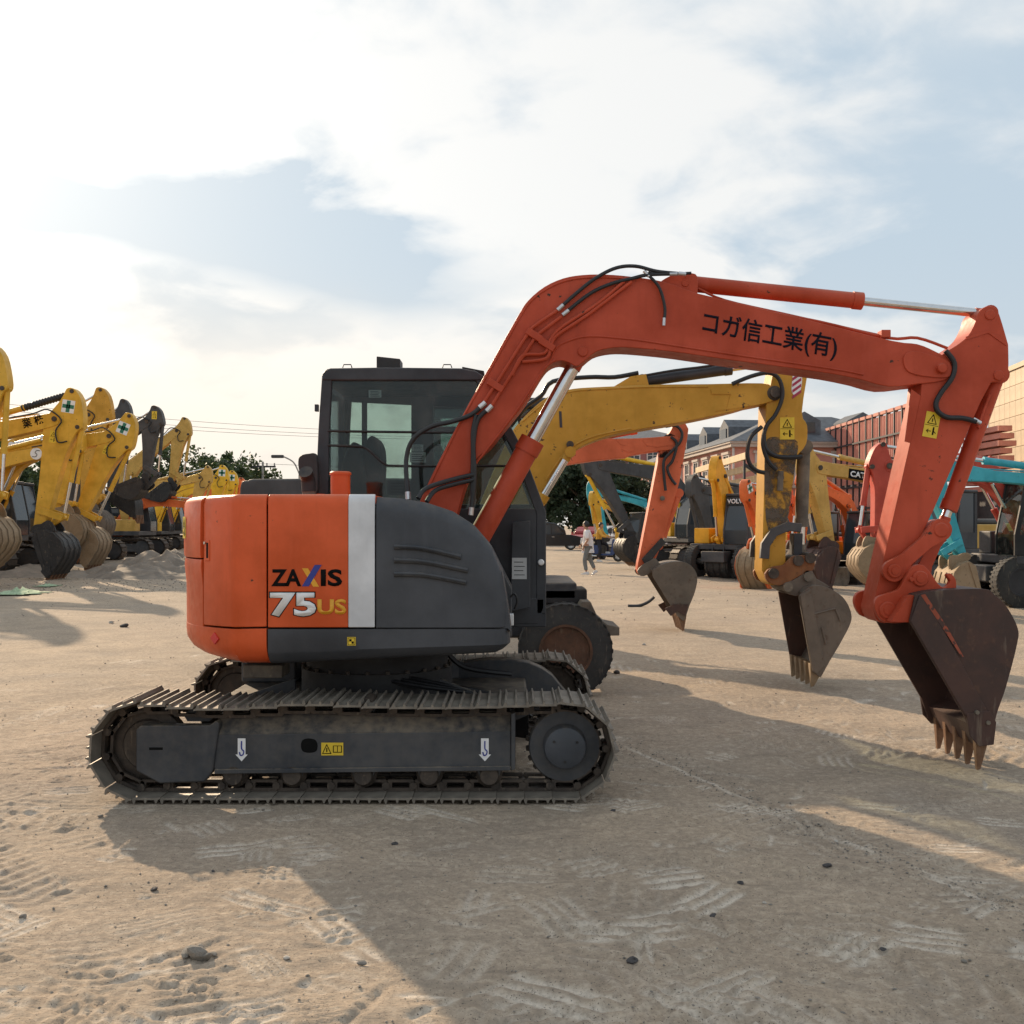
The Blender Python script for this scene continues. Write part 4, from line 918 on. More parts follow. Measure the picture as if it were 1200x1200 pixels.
# door handle, stickers
def on_panel(px, py, lift=.0):
    s = s_px(px); p = pp(s) - inward(s) * lift; z = CAMH + (HOR - py) * (p[1] + YC) / F; d = pp(s + .01) - pp(s - .01); d /= np.linalg.norm(d)
    return Vector((p[0], p[1], z)), Vector((-d[0], -d[1], 0))
p, r = on_panel(243, 645, .001)
nn = r.cross(Vector((0, 0, 1)))
MB().obox(p, r * .030, nn * .004, Vector((0, 0, .062))).build('handle_plate', 'orange', ex, bevel=.004)
MB().obox(p + r * .008 + nn * .003, r * .012, nn * .003, Vector((0, 0, .046))).build('handle_recess', 'letter_black', ex, bevel=.003)
MB().cyl(p - r * .016 + Vector((0, 0, .044)), p - r * .016 + nn * .012 + Vector((0, 0, .044)), .009, n=12).build('door_lock', 'chrome', ex)
p, r = on_panel(240, 748, .001); nn = r.cross(Vector((0, 0, 1))); p, r = on_panel(252, 748, .001)
MB().obox(p + nn * .0, (r + Vector((0, 0, .8))) * .022, (r * -1 + Vector((0, 0, .8))) * .022, nn * .004).build('red_reflector', 'label_red', ex, smooth=0)
p, r = on_panel(210.5, 625, .017); 
sa_ = float(ss[np.argmin(np.abs(pxs[:kmin] - 221))]); pa = pp(sa_) - inward(sa_) * .018; d = pp(sa_ + .01) - pp(sa_ - .01); d /= np.linalg.norm(d); rr_ = Vector((-d[0], -d[1], 0))
zq = CAMH + (HOR - 631) * (pa[1] + YC) / F
label_plate(ex, Vector((pa[0], pa[1], zq)) - rr_ * .11, rr_, (0, 0, 1), .11, .135, mark='warning')
label_plate(ex, (lp(407, 0, 5.85)[0], YN - .001, zk(756.5)), (1, 0, 0), (0, 0, 1), zk(747) - zk(757), zk(747) - zk(757), mark='checker')
# lettering on the orange side panel
def tx(body, mat, x0, y0, x1, y1, **kw):
    a = l3(x0, y1, 5.85); return text(body, mat, ex, (a.x, YN - .0012, a.z), (1, 0, 0), (0, 0, 1), (x1 - x0) * 5.85 / F, (y1 - y0) * 5.85 / F, **kw)
tx('ZA', 'letter_black', 318, 667, 353, 687, bold=.03, name='brand_lettering')
tx('IS', 'letter_black', 376, 667, 401, 687, bold=.03, name='brand_lettering')
qx = lambda x, y: lp(x, y, 5.85)
MB().prism([qx(354, 687), qx(362, 687), qx(377, 662), qx(369, 662)], YN - .004, YN - .0012).build('brand_stroke', 'letter_blue', ex, smooth=0)
MB().prism([qx(354, 666), qx(361, 666), qx(374, 687.5), qx(367, 687.5)], YN - .0028, YN - .001).build('brand_stroke', 'letter_yellow', ex, smooth=0)
tx('75', 'letter_black', 315.2, 693.2, 371.8, 723.8, bold=.055, name='model_outline', thick=.0008)
tx('75', 'letter_white', 316.5, 694.5, 370.5, 722.5, bold=.035, name='model_lettering', thick=.0022)
tx('US', 'letter_yellow', 372, 702, 406, 720, bold=.035, name='model_lettering')
# fuel filler, exhaust, lamp and mirror behind the cover
b = l3(399, 580, 6.3); MB().lathe((b.x, b.y, ZT - .05), (0, 0, 1), [(0, .06), (.18, .06), (.181, .066), (.195, .066), (.203, .055), (.204, 0)], 28).build('filler_pipe', 'orange', ex)
b = l3(376, 580, 6.3); MB().lathe((b.x, b.y, ZT - .02), (0, 0, 1), [(0, .026), (.035, .026), (.036, 0)], 16).build('cap', 'orange', ex)
b = l3(362, 580, 6.6); MB().cyl((b.x, b.y, ZT - .05), (b.x, b.y, ZT + .06), .042, n=20).build('exhaust_sleeve', 'muddy_steel', ex)
MB().tube([(b.x, b.y, ZT + .04), (b.x - .005, b.y - .004, ZT + .12), (b.x - .012, b.y - .05, ZT + .165)], .046, 18, 4).build('exhaust_pipe', 'black_plastic', ex)
# --- cab on the far side
cn, cf = 7.06, 7.96
cab = MB(); Z0 = .86
fl = lambda px, py: lp(px, py, cn)
MB().prism([(fl(372, 0)[0], Z0), (fl(632, 0)[0], Z0), (fl(640, 0)[0], Z0 + .12), (fl(640, 0)[0], Z0 + .20), (fl(372, 0)[0], Z0 + .20)], *Yl(cn, cf)).build('cab_floor', 'cab_grey', ex, bevel=.02)
cabo = MB()
# near side: lower panel, rear pillar, front pillar, roof rail
yN0, yN1 = cn - YC, cn - YC + .05; yF0, yF1 = cf - YC - .05, cf - YC
def side(y0, y1, nm):
    b = MB()
    b.prism([fl(370, 640), fl(369, 590), fl(373, 500), fl(377, 440), fl(383, 432), fl(392, 432), fl(389, 445), fl(386, 500), fl(384, 590), fl(384, 640)], y0, y1)
    b.prism([fl(383, 432), fl(556, 434), fl(566, 440), fl(561, 447), fl(556, 444), fl(389, 444)], y0, y1)
    b.prism([fl(556, 434), fl(568, 441), fl(612, 525), fl(640, 600), fl(640, 720), fl(628, 720), fl(628, 602), fl(601, 528), fl(558, 447)], y0, y1)
    return b
side(yN0, yN1, 'near').build('cab_frame', 'cab_grey', ex, bevel=.01)
side(yF0, yF1, 'far').build('cab_frame', 'cab_grey', ex, bevel=.01)
MB().prism([fl(369, 735), fl(370, 596), fl(630, 596), fl(640, 610), fl(640, 735)], yN0 + .004, yN1 - .006).build('cab_side_panel', 'cab_grey', ex, bevel=.008)
# far side door: lower panel, middle post, window surrounds
MB().prism([fl(369, 735), fl(370, 588), fl(640, 588), fl(640, 735)], yF0 + .006, yF1 - .004).build('cab_door', 'cab_grey', ex, bevel=.008)
yd = yF0 + .01
fq = lambda px, py: lp(px, py, 7.93)
MB().prism([fq(482, 446), fq(508, 446), fq(508, 600), fq(482, 600)], yd, yF1 - .01).build('door_post', 'cab_grey', ex, bevel=.006)
MB().prism([fq(388, 446), fq(566, 446), fq(570, 479), fq(388, 470)], yd + .004, yF1 - .012).build('door_header', 'cab_grey', ex)
MB().prism([fq(508, 500), fq(596, 500), fq(598, 507), fq(508, 507)], yd + .006, yF1 - .012).build('door_rail', 'cab_grey', ex)
MB().prism([fq(424, 470), fq(430, 470), fq(430, 600), fq(424, 600)], yd + .006, yF1 - .012).build('door_rail', 'cab_grey', ex)
MB().prism([fq(400, 470), fq(484, 474), fq(484, 600), fq(398, 600)], yF1 - .03, yF1 - .024).build('pane', 'glass_cab_far', ex, smooth=0)
MB().prism([fq(506, 478), fq(584, 478), fq(625, 600), fq(506, 600)], yF1 - .03, yF1 - .024).build('pane', 'glass_cab_far', ex, smooth=0)
# rear wall with window, front frame with windscreen
xr0, xr1 = fl(372, 0)[0], fl(386, 0)[0]
b = MB().box(xr0, xr1 - .02, yN1, yF0, fl(0, 640)[1], fl(0, 560)[1]).box(xr0 + .02, xr1 - .02, yN1, yN1 + .12, fl(0, 560)[1], fl(0, 452)[1]).box(xr0 + .02, xr1 - .02, yF0 - .12, yF0, fl(0, 560)[1], fl(0, 452)[1])
b.build('cab_rear_wall', 'cab_grey', ex)
MB().box(xr0 + .035, xr0 + .041, yN1 + .12, yF0 - .12, fl(0, 560)[1], fl(0, 452)[1]).build('pane', 'glass', ex, smooth=0)
MB().strip(PX([(566, 446), (612, 527), (639, 602)], cn), yN1 + .001, yF0 - .001, .006).build('windscreen', 'glass', ex, smooth=0)
MB().prism([fl(634, 610), fl(640, 610), fl(640, 720), fl(634, 720)], yN1 + .001, yF0 - .001).build('cab_front_panel', 'cab_grey', ex)
# roof with lamp box, brackets and lamp
MB().prism([fl(377, 446), fl(378, 438), fl(381, 434), fl(387, 431.5), fl(450, 430.5), fl(540, 431.5), fl(558, 435), fl(565, 440), fl(568, 446)], yN0 - .008, yF1 + .008).build('cab_roof', 'cab_grey', ex, bevel=.012)
a, b_ = fl(440, 433), fl(468, 416)
MB().prism([fl(440, 433), fl(440, 416), fl(468, 419), fl(468, 433)], yN0 + .05, yN0 + .22).build('roof_box', 'black_plastic', ex, bevel=.006)
MB().prism([fl(541, 433), fl(541, 428), fl(567, 433), fl(567, 444), fl(556, 436)], yN0 + .06, yN0 + .3).build('work_lamp', 'black_plastic', ex, bevel=.004)
for px in (407, 524):
    a = l3(px - 5.5, 431, cn + .02); c_ = l3(px + 5.5, 431, cn + .02); MB().tube([a, a + Vector((.008, 0, .022)), c_ + Vector((-.008, 0, .022)), c_], .004, 6, 1).build('lifting_eye', 'black_plastic', ex)
MB().box(fl(369, 0)[0], fl(373, 0)[0], yN0 - .01, yN0 + .03, fl(0, 482)[1], fl(0, 474)[1]).build('hinge', 'cab_grey', ex)
# near window and the guard rails across it
MB().prism([fl(385, 445), fl(557, 446), fl(600, 528), fl(627, 600), fl(384, 598)], yN0 + .018, yN0 + .024).build('pane', 'glass', ex, smooth=0)
for pts in ([(384, 505), (440, 506), (545, 507), (590, 507)], [(384, 522), (415, 523), (430, 526), (450, 543), (470, 546), (600, 546)]):
    MB().tube([l3(x, y, cn + .005) for x, y in pts], .0085, 8, 5).build('guard_rail', 'black_plastic', ex)
for (x0, y0, x1, y1, mt) in ((432, 457, 447, 466, 'label_grey'), (483, 521, 496, 529, 'label_grey'), (480, 530, 499, 542, 'label_grey'), (454, 563, 485, 580, 'seat_fabric')):
    a = l3(x0, y1, cn + .03); label_plate(ex, (a.x, a.y, a.z), (1, 0, 0), (0, 0, 1), (x1 - x0) * 7.09 / F, (y1 - y0) * 7.09 / F, mt, 'lines', 'window_sticker')
# inside: seat, headrest, lever, console
b = MB().prism(smooth_poly([fq(420, 640), fq(416, 560), fq(424, 530), fq(436, 530), fq(444, 580), fq(452, 605), fq(500, 612), fq(502, 640)], 3), *Yl(7.28, 7.74)); b.build('seat', 'seat_fabric', ex, bevel=.03, seg=3)
MB().prism(smooth_poly([fq(438, 560), fq(437, 540), fq(441, 524), fq(449, 518), (fq(457, 530)), fq(458, 556), fq(454, 585), fq(442, 590)], 3), *Yl(7.36, 7.66)).build('headrest', 'seat_fabric', ex, bevel=.03, seg=3)
MB().box(fq(500, 0)[0], fq(545, 0)[0], *Yl(7.15, 7.3), .95, fq(0, 590)[1]).build('console', 'cab_grey', ex, bevel=.02)
MB().tube([(fq(530, 0)[0], 7.25 - YC, fq(0, 592)[1]), (fq(536, 0)[0], 7.25 - YC, fq(0, 560)[1]), (fq(530, 0)[0], 7.25 - YC, fq(0, 540)[1])], .012).build('control_lever', 'black_plastic', ex)
MB().tube([l3(428, 598, 7.4), l3(427, 550, 7.4), l3(432, 538, 7.4), l3(440, 535, 7.4)], .012).build('grab_handle', 'black_plastic', ex)
# mirror left of the cab
b = MB(); b.prism(smooth_poly([lp(351, 545, 6.98), lp(353, 535, 6.98), lp(364, 532, 6.98), lp(372, 534, 6.98), lp(374, 560, 6.98), lp(373, 578, 6.98), lp(364, 575, 6.98), lp(354, 558, 6.98)], 3), *Yl(6.93, 7.0)); b.build('mirror', 'black_plastic', ex, bevel=.012)
MB().tube([l3(368, 590, 6.98), l3(366, 575, 6.98)], .01).build('mirror_arm', 'black_plastic', ex)
# front lower plates next to the boom foot, seen right of the charcoal cover
MB().prism([lp(598, 720, 6.75), lp(600, 612, 6.75), lp(622, 610, 6.75), lp(622, 715, 6.75)], *Yl(6.95, 7.0)).build('boom_foot_plate', 'cab_grey', ex, bevel=.006)
MB().prism([lp(500, 745, 6.6), lp(500, 640, 6.6), lp(535, 622, 6.6), lp(575, 640, 6.6), lp(600, 690, 6.6), lp(600, 745, 6.6)], *Yl(6.50, 6.56)).build('boom_bracket', 'charcoal_frame', ex, bevel=.01)
MB().prism([lp(500, 745, 6.6), lp(500, 640, 6.6), lp(535, 622, 6.6), lp(575, 640, 6.6), lp(600, 690, 6.6), lp(600, 745, 6.6)], *Yl(6.88, 6.94)).build('boom_bracket', 'charcoal_frame', ex, bevel=.01)
a = l3(600, 681, 6.7); label_plate(ex, (a.x, 6.945 - YC, a.z), (1, 0, 0), (0, 0, 1), .10, .145, 'label_grey', 'lines', 'data_plate')
MB().lathe(l3(634, 659, 7.04), (0, -1, 0), [(0, .02), (.01, .022), (.02, .016), (.021, 0)], 20).build('marker_lamp', 'lamp_clear', ex)
MB().tube([l3(598, 700, 6.4), l3(603, 696, 6.4), l3(606, 704, 6.4), l3(603, 714, 6.4)], .007).build('lamp_bracket', 'black_plastic', ex)
MB().box(*[lp(x, 0, 6.4)[0] for x in (596, 602)], *Yl(6.38, 6.45), lp(0, 733, 6.4)[1], lp(0, 719, 6.4)[1]).build('side_lamp', 'lamp_clear', ex, bevel=.006)
# --- boom
BN, BF = 6.58, 6.86
bl = [(494, 583), (537, 496), (575, 427), (607, 370), (619, 352), (638, 336), (660, 326), (683, 322), (710, 321.5), (740, 324), (778, 330), (815, 343, 1), (950, 375.5), (1045, 399), (1075, 403), (1095, 411), (1112, 421),
      (1117, 433), (1110, 444), (1095, 448), (1075, 450, 1), (1042, 453), (1012, 445.5, 1), (975, 438), (900, 427.5), (857, 422), (800, 413.5), (765, 409.5), (733, 407), (714, 408), (698, 412.5), (686, 422), (676, 429), (667, 425), (657, 422.5), (645, 427), (635, 439), (616, 471), (602, 489), (575, 523), (552, 550), (525, 640, 1), (490, 668), (470, 650)]
bp_ = smooth_poly(PX(bl, BN), 3)
boom = MB().prism(bp_, BN - YC, BF - YC).build('boom', 'orange_arm', ex, bevel=.006)
# flange edges (top and bottom plates stand a little proud of the web)
def flange(pts, name='flange', w=.010):
    b = MB(); b.tube([l3(x, y, BN - .002) for x, y in pts], w, 6, 4); b.build(name, 'orange_arm', boom)
flange([(500, 576), (540, 494), (578, 427), (609, 372), (622, 353), (640, 339), (661, 329.5), (684, 325.5), (710, 325), (740, 327)], w=.007)
flange([(556, 545), (604, 483), (634, 437), (645, 424), (650, 410), (662, 401), (690, 394), (735, 397), (765, 401), (857, 415), (975, 432), (1012, 439)], w=.007)
flange([(620, 464), (632, 443), (642, 428), (652, 421)], w=.006)
MB().prism(smooth_poly(PX([(1058, 420), (1068, 412), (1090, 416), (1112, 425), (1113, 441), (1090, 442), (1064, 436)], BN), 3), BN - YC - .012, BN - YC + .005).build('boss_plate', 'orange_arm', boom, bevel=.003)
def boss(px, py, Y, r, par=boom, mat='orange_arm', out=.03, name='pin_boss', pin=True):
    p = l3(px, py, Y); b = MB().lathe((p.x, p.y + .01, p.z), (0, -1, 0), [(0, r), (out, r), (out + .006, r * .88), (out + .006, r * .55), (out + .012, r * .52), (out + .013, 0)] if pin else [(0, r), (out, r), (out + .006, r * .85), (out + .007, 0)], 24)
    return b.build(name, mat, par)
boss(683, 412, BN, .034, out=.016, pin=False); boss(1103, 432, BN, .040, out=.02, pin=False); 
# cylinder bracket on top of the boom
MB().prism(smooth_poly(PX([(772, 334, 1), (776, 328), (790, 321), (808, 319), (818, 323), (818, 346, 1)], BN), 3), *Yl(6.60, 6.64)).build('cylinder_bracket', 'orange_arm', boom, bevel=.004)
MB().prism(smooth_poly(PX([(772, 334, 1), (776, 328), (790, 321), (808, 319), (818, 323), (818, 346, 1)], BN), 3), *Yl(6.80, 6.84)).build('cylinder_bracket', 'orange_arm', boom, bevel=.004)
boss(803, 332, 6.60, .024, out=.01, pin=False)
# lettering on the boom
a = l3(822, 394, BN); e_ = l3(979, 424, BN); rv = (e_ - a).normalized(); up = Vector((-rv.z * .0 + .10, 0, 1)).normalized()
text('コガ信工業(有)', 'letter_dark', boom, (a.x, BN - YC - .0015, a.z), rv, (rv.z * -.6, 0, rv.x), (e_ - a).length, 31 * BN / F, bold=.012, name='boom_lettering')
# steel pipes with clamps along the boom flank
def pipe(pts, r=.011, Y=BN - .025, mat='orange_arm', name='pipe', par=boom): return MB().tube([l3(x, y, Y) for x, y in pts], r, 8, 4).build(name, mat, par)
pipe([(566, 473), (585, 444), (618, 392), (628, 381), (650, 366), (656, 362)]); pipe([(575, 477), (592, 450), (625, 399), (634, 389), (658, 371)])
pipe([(612, 424), (640, 420), (646, 404), (654, 392), (690, 368), (740, 330)]); pipe([(600, 440), (612, 417), (638, 414), (645, 398), (660, 382), (700, 356), (732, 329)])
for (x, y) in ((581, 452), (626, 393), (641, 404)):
    p = l3(x, y, BN - .02); d = (l3(x + 12, y - 19, BN) - l3(x, y, BN)).normalized(); MB().obox(p, d * .022, Vector((0, 1, 0)) * .022, d.cross(Vector((0, 1, 0))) * .055).build('pipe_clamp', 'orange_arm', boom, bevel=.004)
def hose(pts, r=.014, Y=BN - .03, name='hose', ends=True):
    P_ = [l3(q[0], q[1], q[2] if len(q) > 2 else Y) for q in pts]; o = MB().tube(P_, r, 10, 6).build(name, 'hose', ex)
    if ends:
        for a, b in ((P_[0], P_[1]), (P_[-1], P_[-2])):
            d = (b - a).normalized(); MB().cyl(a - d * .02, a + d * .03, r * 1.15, n=10).build('hose_fitting', 'alloy', o)
    return o
hose([(656, 361), (675, 344), (698, 326), (722, 314), (745, 312), (770, 318), (800, 321)], .012); hose([(662, 367), (690, 345), (715, 333), (742, 326), (760, 322), (790, 321)], .012)
hose([(757, 320), (772, 336), (779, 360), (778, 378)], .010); hose([(760, 318), (768, 321), (790, 321), (810, 320)], .010, ends=False)
hose([(566, 474), (552, 486), (530, 494), (505, 500), (484, 515), (476, 540), (478, 582, 6.5)], .015); hose([(574, 478), (560, 492), (555, 520), (556, 560), (552, 600)], .015)
hose([(558, 486), (554, 506), (554, 530), (553, 580)], .013, ends=False); hose([(500, 588, 6.4), (510, 575, 6.45), (530, 568, 6.5), (556, 562, 6.55)], .015, ends=False); hose([(490, 584, 6.35), (500, 572, 6.4), (530, 562, 6.5), (556, 556)], .015, ends=False)
pipe([(818, 347), (880, 362), (960, 377), (1040, 396), (1075, 396), (1110, 408)], .010, 6.62, name='pipe'); pipe([(818, 338), (850, 352), (920, 368), (1000, 386), (1036, 394)], .008, 6.66)
p = l3(1036, 392, 6.62); MB().obox(p, Vector((.03, 0, 0)), Vector((0, .04, 0)), Vector((0, 0, .024))).build('pipe_clamp', 'orange_arm', boom, bevel=.004)
# --- boom cylinder, arm cylinder
hyd(ex, l3(528, 690, 6.72), l3(681, 413, 6.72), .075, .615, 'orange_arm', rr=.62, name='boom_cylinder')
hyd(ex, l3(804, 332, 6.72), l3(1157, 368, 6.72), .052, .575, 'orange_arm', rr=.56, name='arm_cylinder')
# --- arm
AN, AF = 6.595, 6.83
al = [(1143, 378), (1147, 366), (1156, 359), (1166, 360), (1172, 370), (1182, 404, 1), (1182, 436), (1176, 446), (1162, 448, 1), (1150, 470, 1), (1095, 596, 1), (1078, 632, 1), (1062, 660, 1), (1059, 700), (1052, 722), (1040, 730), (1028, 727), (1023, 712, 1), (1079, 464, 1), (1080, 450, 1), (1090, 432), (1105, 415), (1122, 404), (1135, 393)]
arm = MB().prism(smooth_poly(PX(al, AN), 3), AN - YC, AF - YC).build('arm', 'orange_arm', ex, bevel=.007)
MB().strip(PX([(1133, 398), (1158, 390), (1179, 405)], AN - .004), AN - .006 - YC, AN + .003 - YC, .02).build('gusset_edge', 'orange_arm', arm)
boss(1160, 369, AN, .034, arm, out=.014, pin=False); boss(1170, 440, AN, .034, arm, out=.014, pin=False)
boss(1103, 432, 6.56, .030, arm, out=.03, pin=False)
MB().lathe(l3(1040, 715, AN) + Vector((0, -.09, 0)), (0, 1, 0), [(0, .075), (.41, .075)], 24).build('bucket_pin', 'orange_arm', arm)
MB().prism(PX([(1068, 456, 1), (1079, 464, 1), (1067, 519), (1060, 517)], AN), AN - YC - .0, AN - YC + .01).build('wear_plate', 'orange_arm', arm)
a = l3(1080.5, 511, AN - .002); label_plate(ex, (a.x, a.y, a.z), (1, 0, -.19), (.19, 0, 1), 17 * AN / F, 30 * AN / F, mark='warning')
hose([(1108, 411), (1118, 425), (1116, 442), (1103, 460), (1097, 472), (1099, 482), (1110, 489), (1128, 490), (1144, 494)], .017, AN - .03, ends=False)
MB().cyl(l3(1140, 491, AN - .03), l3(1149, 496, AN - .03), .014, n=10).build('hose_fitting', 'alloy', ex)
# --- bucket cylinder and linkage
hyd(ex, l3(1168, 440, 6.71), l3(1103, 620, 6.71), .052, .86, 'orange_arm', rr=.6, name='bucket_cylinder')
pipe([(1160, 462), (1146, 500), (1152, 494)], .009, 6.64, par=arm)
def link(p, q, Y, r, th, name):
    a, b = Vector(lp(*p, Y)), Vector(lp(*q, Y)); d = (b - a).normalized(); n_ = Vector((-d.y, d.x)); pts = []
    for k in range(9):
        an = math.pi / 2 + math.pi * k / 8; pts.append(a + (d * math.cos(an) + n_ * math.sin(an)) * r)
    m1 = a.lerp(b, .3) - n_ * r * .62; m2 = a.lerp(b, .7) - n_ * r * .62; pts += [m1, m2]
    for k in range(9):
        an = -math.pi / 2 + math.pi * k / 8; pts.append(b + (d * math.cos(an) + n_ * math.sin(an)) * r)
    pts += [a.lerp(b, .7) + n_ * r * .62, a.lerp(b, .3) + n_ * r * .62]
    return MB().prism([tuple(q_) for q_ in pts], Y - YC, Y - YC + th).build(name, 'orange_arm', ex, bevel=.004)
LK = link((1048, 669), (1103, 621), 6.535, .072, .045, 'side_link'); link((1048, 669), (1103, 621), 6.85, .072, .045, 'side_link')
link((1103, 621), (1078, 678), 6.65, .07, .12, 'bucket_link')
boss(1048, 669, 6.535, .045, LK, out=.022); boss(1103, 621, 6.535, .048, LK, out=.012, pin=False)
MB().cyl(l3(1048, 669, 6.55), l3(1048, 669, 6.55) + Vector((0, .32, 0)), .035, n=16).build('link_pin', 'orange_arm', ex); MB().cyl(l3(1103, 621, 6.55), l3(1103, 621, 6.55) + Vector((0, .32, 0)), .035, n=16).build('link_pin', 'orange_arm', ex)
# --- bucket
KN, KF = 6.38, 7.08
KS = PX([(1073, 697), (1098, 692), (1152, 690), (1166, 697), (1180, 711), (1193, 736), (1192, 756), (1179, 806), (1168, 838), (1163, 866)], KN)   # top edge, round back, down to the lip
fe = PX([(1140, 866), (1131, 840), (1066, 728)], KN)
def open_smooth(pts, sub=4):
    P_ = [Vector(q) for q in pts]; out = []
    for i in range(len(P_) - 1):
        a, b, c, d = P_[max(i - 1, 0)], P_[i], P_[i + 1], P_[min(i + 2, len(P_) - 1)]
        for k in range(sub):
            t = k / sub; q = 0.5 * ((2 * b) + (c - a) * t + (2 * a - 5 * b + 4 * c - d) * t * t + (3 * b - a - 3 * c + d) * t ** 3); out.append((q.x, q.y))
    return out + [tuple(P_[-1])]
KS = open_smooth(KS)
bucket = MB().strip(KS, KN - YC + .012, KF - YC - .012, .03, -1).build('bucket', 'bucket_rust', ex, bevel=.004)
for y0 in (KN, KF - .022):
    MB().prism(KS + fe, y0 - YC, y0 - YC + .022).build('side_plate', 'bucket_rust', bucket, bevel=.004)
# folded reinforcing strip along the mouth edge, with its orange overspray line
MB().prism(PX([(1077, 698), (1066, 728), (1131, 840), (1140, 858), (1160, 840), (1083, 697)], KN), KN - YC - .014, KN - YC).build('edge_strip', 'bucket_rust', bucket, bevel=.006)
MB().prism(PX([(1078, 697), (1083, 696), (1108, 733), (1128, 769), (1126, 770), (1103, 735)], KN), KN - YC - .0155, KN - YC - .0135).build('paint_streak', 'overspray', bucket, smooth=0)
for y0 in (KN - .02, KF + .002):
    MB().prism(PX([(1131, 836), (1158, 832), (1166, 846), (1163, 872), (1146, 874), (1135, 862)], KN), y0 - YC, y0 - YC + .018).build('side_cutter', 'bucket_rust', bucket, bevel=.003)
    for (x, y) in ((1143, 834), (1156, 846)):
        p = l3(x, y, KN); MB().cyl((p.x, y0 - YC - .012, p.z), (p.x, y0 - YC + .03, p.z), .014, n=6).build('bolt', 'muddy_steel', bucket)
# lip and teeth
lipa, lipb = lp(1131, 838, KN), lp(1166, 842, KN)
L0 = lp(1152, 862, KN)
MB().prism(PX([(1140, 850), (1168, 836), (1166, 872), (1150, 876)], KN), KN - YC + .024, KF - YC - .024).build('lip', 'bucket_rust', bucket)
tip = lp(1145.5, 902, KN + .05)
for k in range(5):
    y = KN + .05 + (KF - KN - .10) * k / 4 - YC; tw = .026
    b = MB(); x0, z0 = lp(1143, 852, KN); x1, z1 = lp(1163, 856, KN); xt, zt = tip
    b.add([(x0, y - tw, z0), (x1, y - tw, z1), (x1, y + tw, z1), (x0, y + tw, z0), (x0 + .012, y - tw, z0 - .06), (x1 - .012, y - tw, z1 - .07), (x1 - .012, y + tw, z1 - .07), (x0 + .012, y + tw, z0 - .06),
           (xt - .008, y - tw * .55, zt), (xt + .014, y - tw * .55, zt + .006), (xt + .014, y + tw * .55, zt + .006), (xt - .008, y + tw * .55, zt)],
          [(0, 3, 2, 1), (0, 1, 5, 4), (1, 2, 6, 5), (2, 3, 7, 6), (3, 0, 4, 7), (4, 5, 9, 8), (5, 6, 10, 9), (6, 7, 11, 10), (7, 4, 8, 11), (8, 9, 10, 11)])
    b.build('tooth', 'teeth_rust', bucket, bevel=.004)
ear = smooth_poly(PX([(1024, 712), (1027, 700), (1040, 695), (1052, 690), (1060, 676), (1068, 664), (1080, 662), (1090, 672), (1098, 684), (1106, 688), (1112, 681), (1108, 674), (1113, 672), (1119, 680), (1119, 692, 1), (1072, 698, 1), (1067, 728, 1), (1048, 730), (1032, 727)], 6.52), 3)
for y0, y1 in ((6.50, 6.545), (6.885, 6.93)): MB().prism(ear, y0 - YC, y1 - YC).build('bucket_ear', 'orange_arm', bucket, bevel=.005)
MB().prism(PX([(1072, 700), (1080, 690), (1116, 690), (1116, 696)], 6.52), *Yl(6.545, 6.885)).build('ear_bridge', 'orange_arm', bucket)
MB().prism(PX([(1046, 729), (1066, 700), (1080, 696), (1070, 730)], KN), KN - YC + .03, 6.50 - YC).build('ear_web', 'orange_arm', bucket)
boss(1040, 715, 6.50, .055, bucket, out=.02); boss(1078, 678, 6.50, .050, bucket, out=.02)
boss(1067, 679, 6.50, .014, bucket, out=.03, pin=False, name='grease_bolt')
# ================================================================== other machines: shared builders (local x forwards, y to the left, z up)
def crawler(o, L, W, wid, h, mat='chain_steel', frame='charcoal_frame'):
    """pair of crawler tracks: shoes as one ribbed loop, side frame, idler, sprocket"""
    r = h / 2; x0, x1 = -L / 2 + r, L / 2 - r
    for s in (-1, 1):
        yc = s * (W - wid) / 2; b = MB(); n = int((2 * (x1 - x0) + 2 * math.pi * r) / .19)
        per = 2 * (x1 - x0) + 2 * math.pi * r; c_ = MB()
        for i in range(n):
            q = per * i / n
            if q < x1 - x0: x, z, a = x0 + q, 0, 0
            elif q < x1 - x0 + math.pi * r: a = (q - (x1 - x0)) / r; x, z = x1 + r * math.sin(a), r - r * math.cos(a)
            elif q < 2 * (x1 - x0) + math.pi * r: x, z, a = x1 - (q - (x1 - x0) - math.pi * r), h, math.pi
            else: a = math.pi + (q - 2 * (x1 - x0) - math.pi * r) / r; x, z = x0 + r * math.sin(a), r - r * math.cos(a)
            t = Vector((math.cos(a), 0, math.sin(a))); nn = Vector((-math.sin(a), 0, math.cos(a))); p = Vector((x, yc, z))
            b.obox(p + nn * .02, t * .088, Vector((0, wid / 2, 0)), nn * .012); b.obox(p - t * .06 + nn * .0, t * .012, Vector((0, wid / 2, 0)), nn * .03); b.obox(p + nn * .07, t * .095, Vector((0, wid * .18, 0)), nn * .04)
        k = b.build('track', mat, o, smooth=0); k['kind'] = 'stuff'
        MB().prism([(x0, h * .28), (x1, h * .28), (x1, h * .72), (x0, h * .72)], yc - wid * .33, yc + wid * .33).build('track_frame', frame, o, bevel=.02)
        MB().lathe((x1, yc - wid * .36, r), (0, 1, 0), [(0, .02), (0, r * .45), (.03, r * .8), (wid * .72 - .03, r * .8), (wid * .72, r * .45), (wid * .72, .02)], 24).build('idler_wheel', frame, o)
        MB().lathe((x0, yc - wid * .36, r), (0, 1, 0), [(0, .02), (0, r * .45), (.03, r * .82), (wid * .72 - .03, r * .82), (wid * .72, r * .45), (wid * .72, .02)], 24).build('sprocket', frame, o)
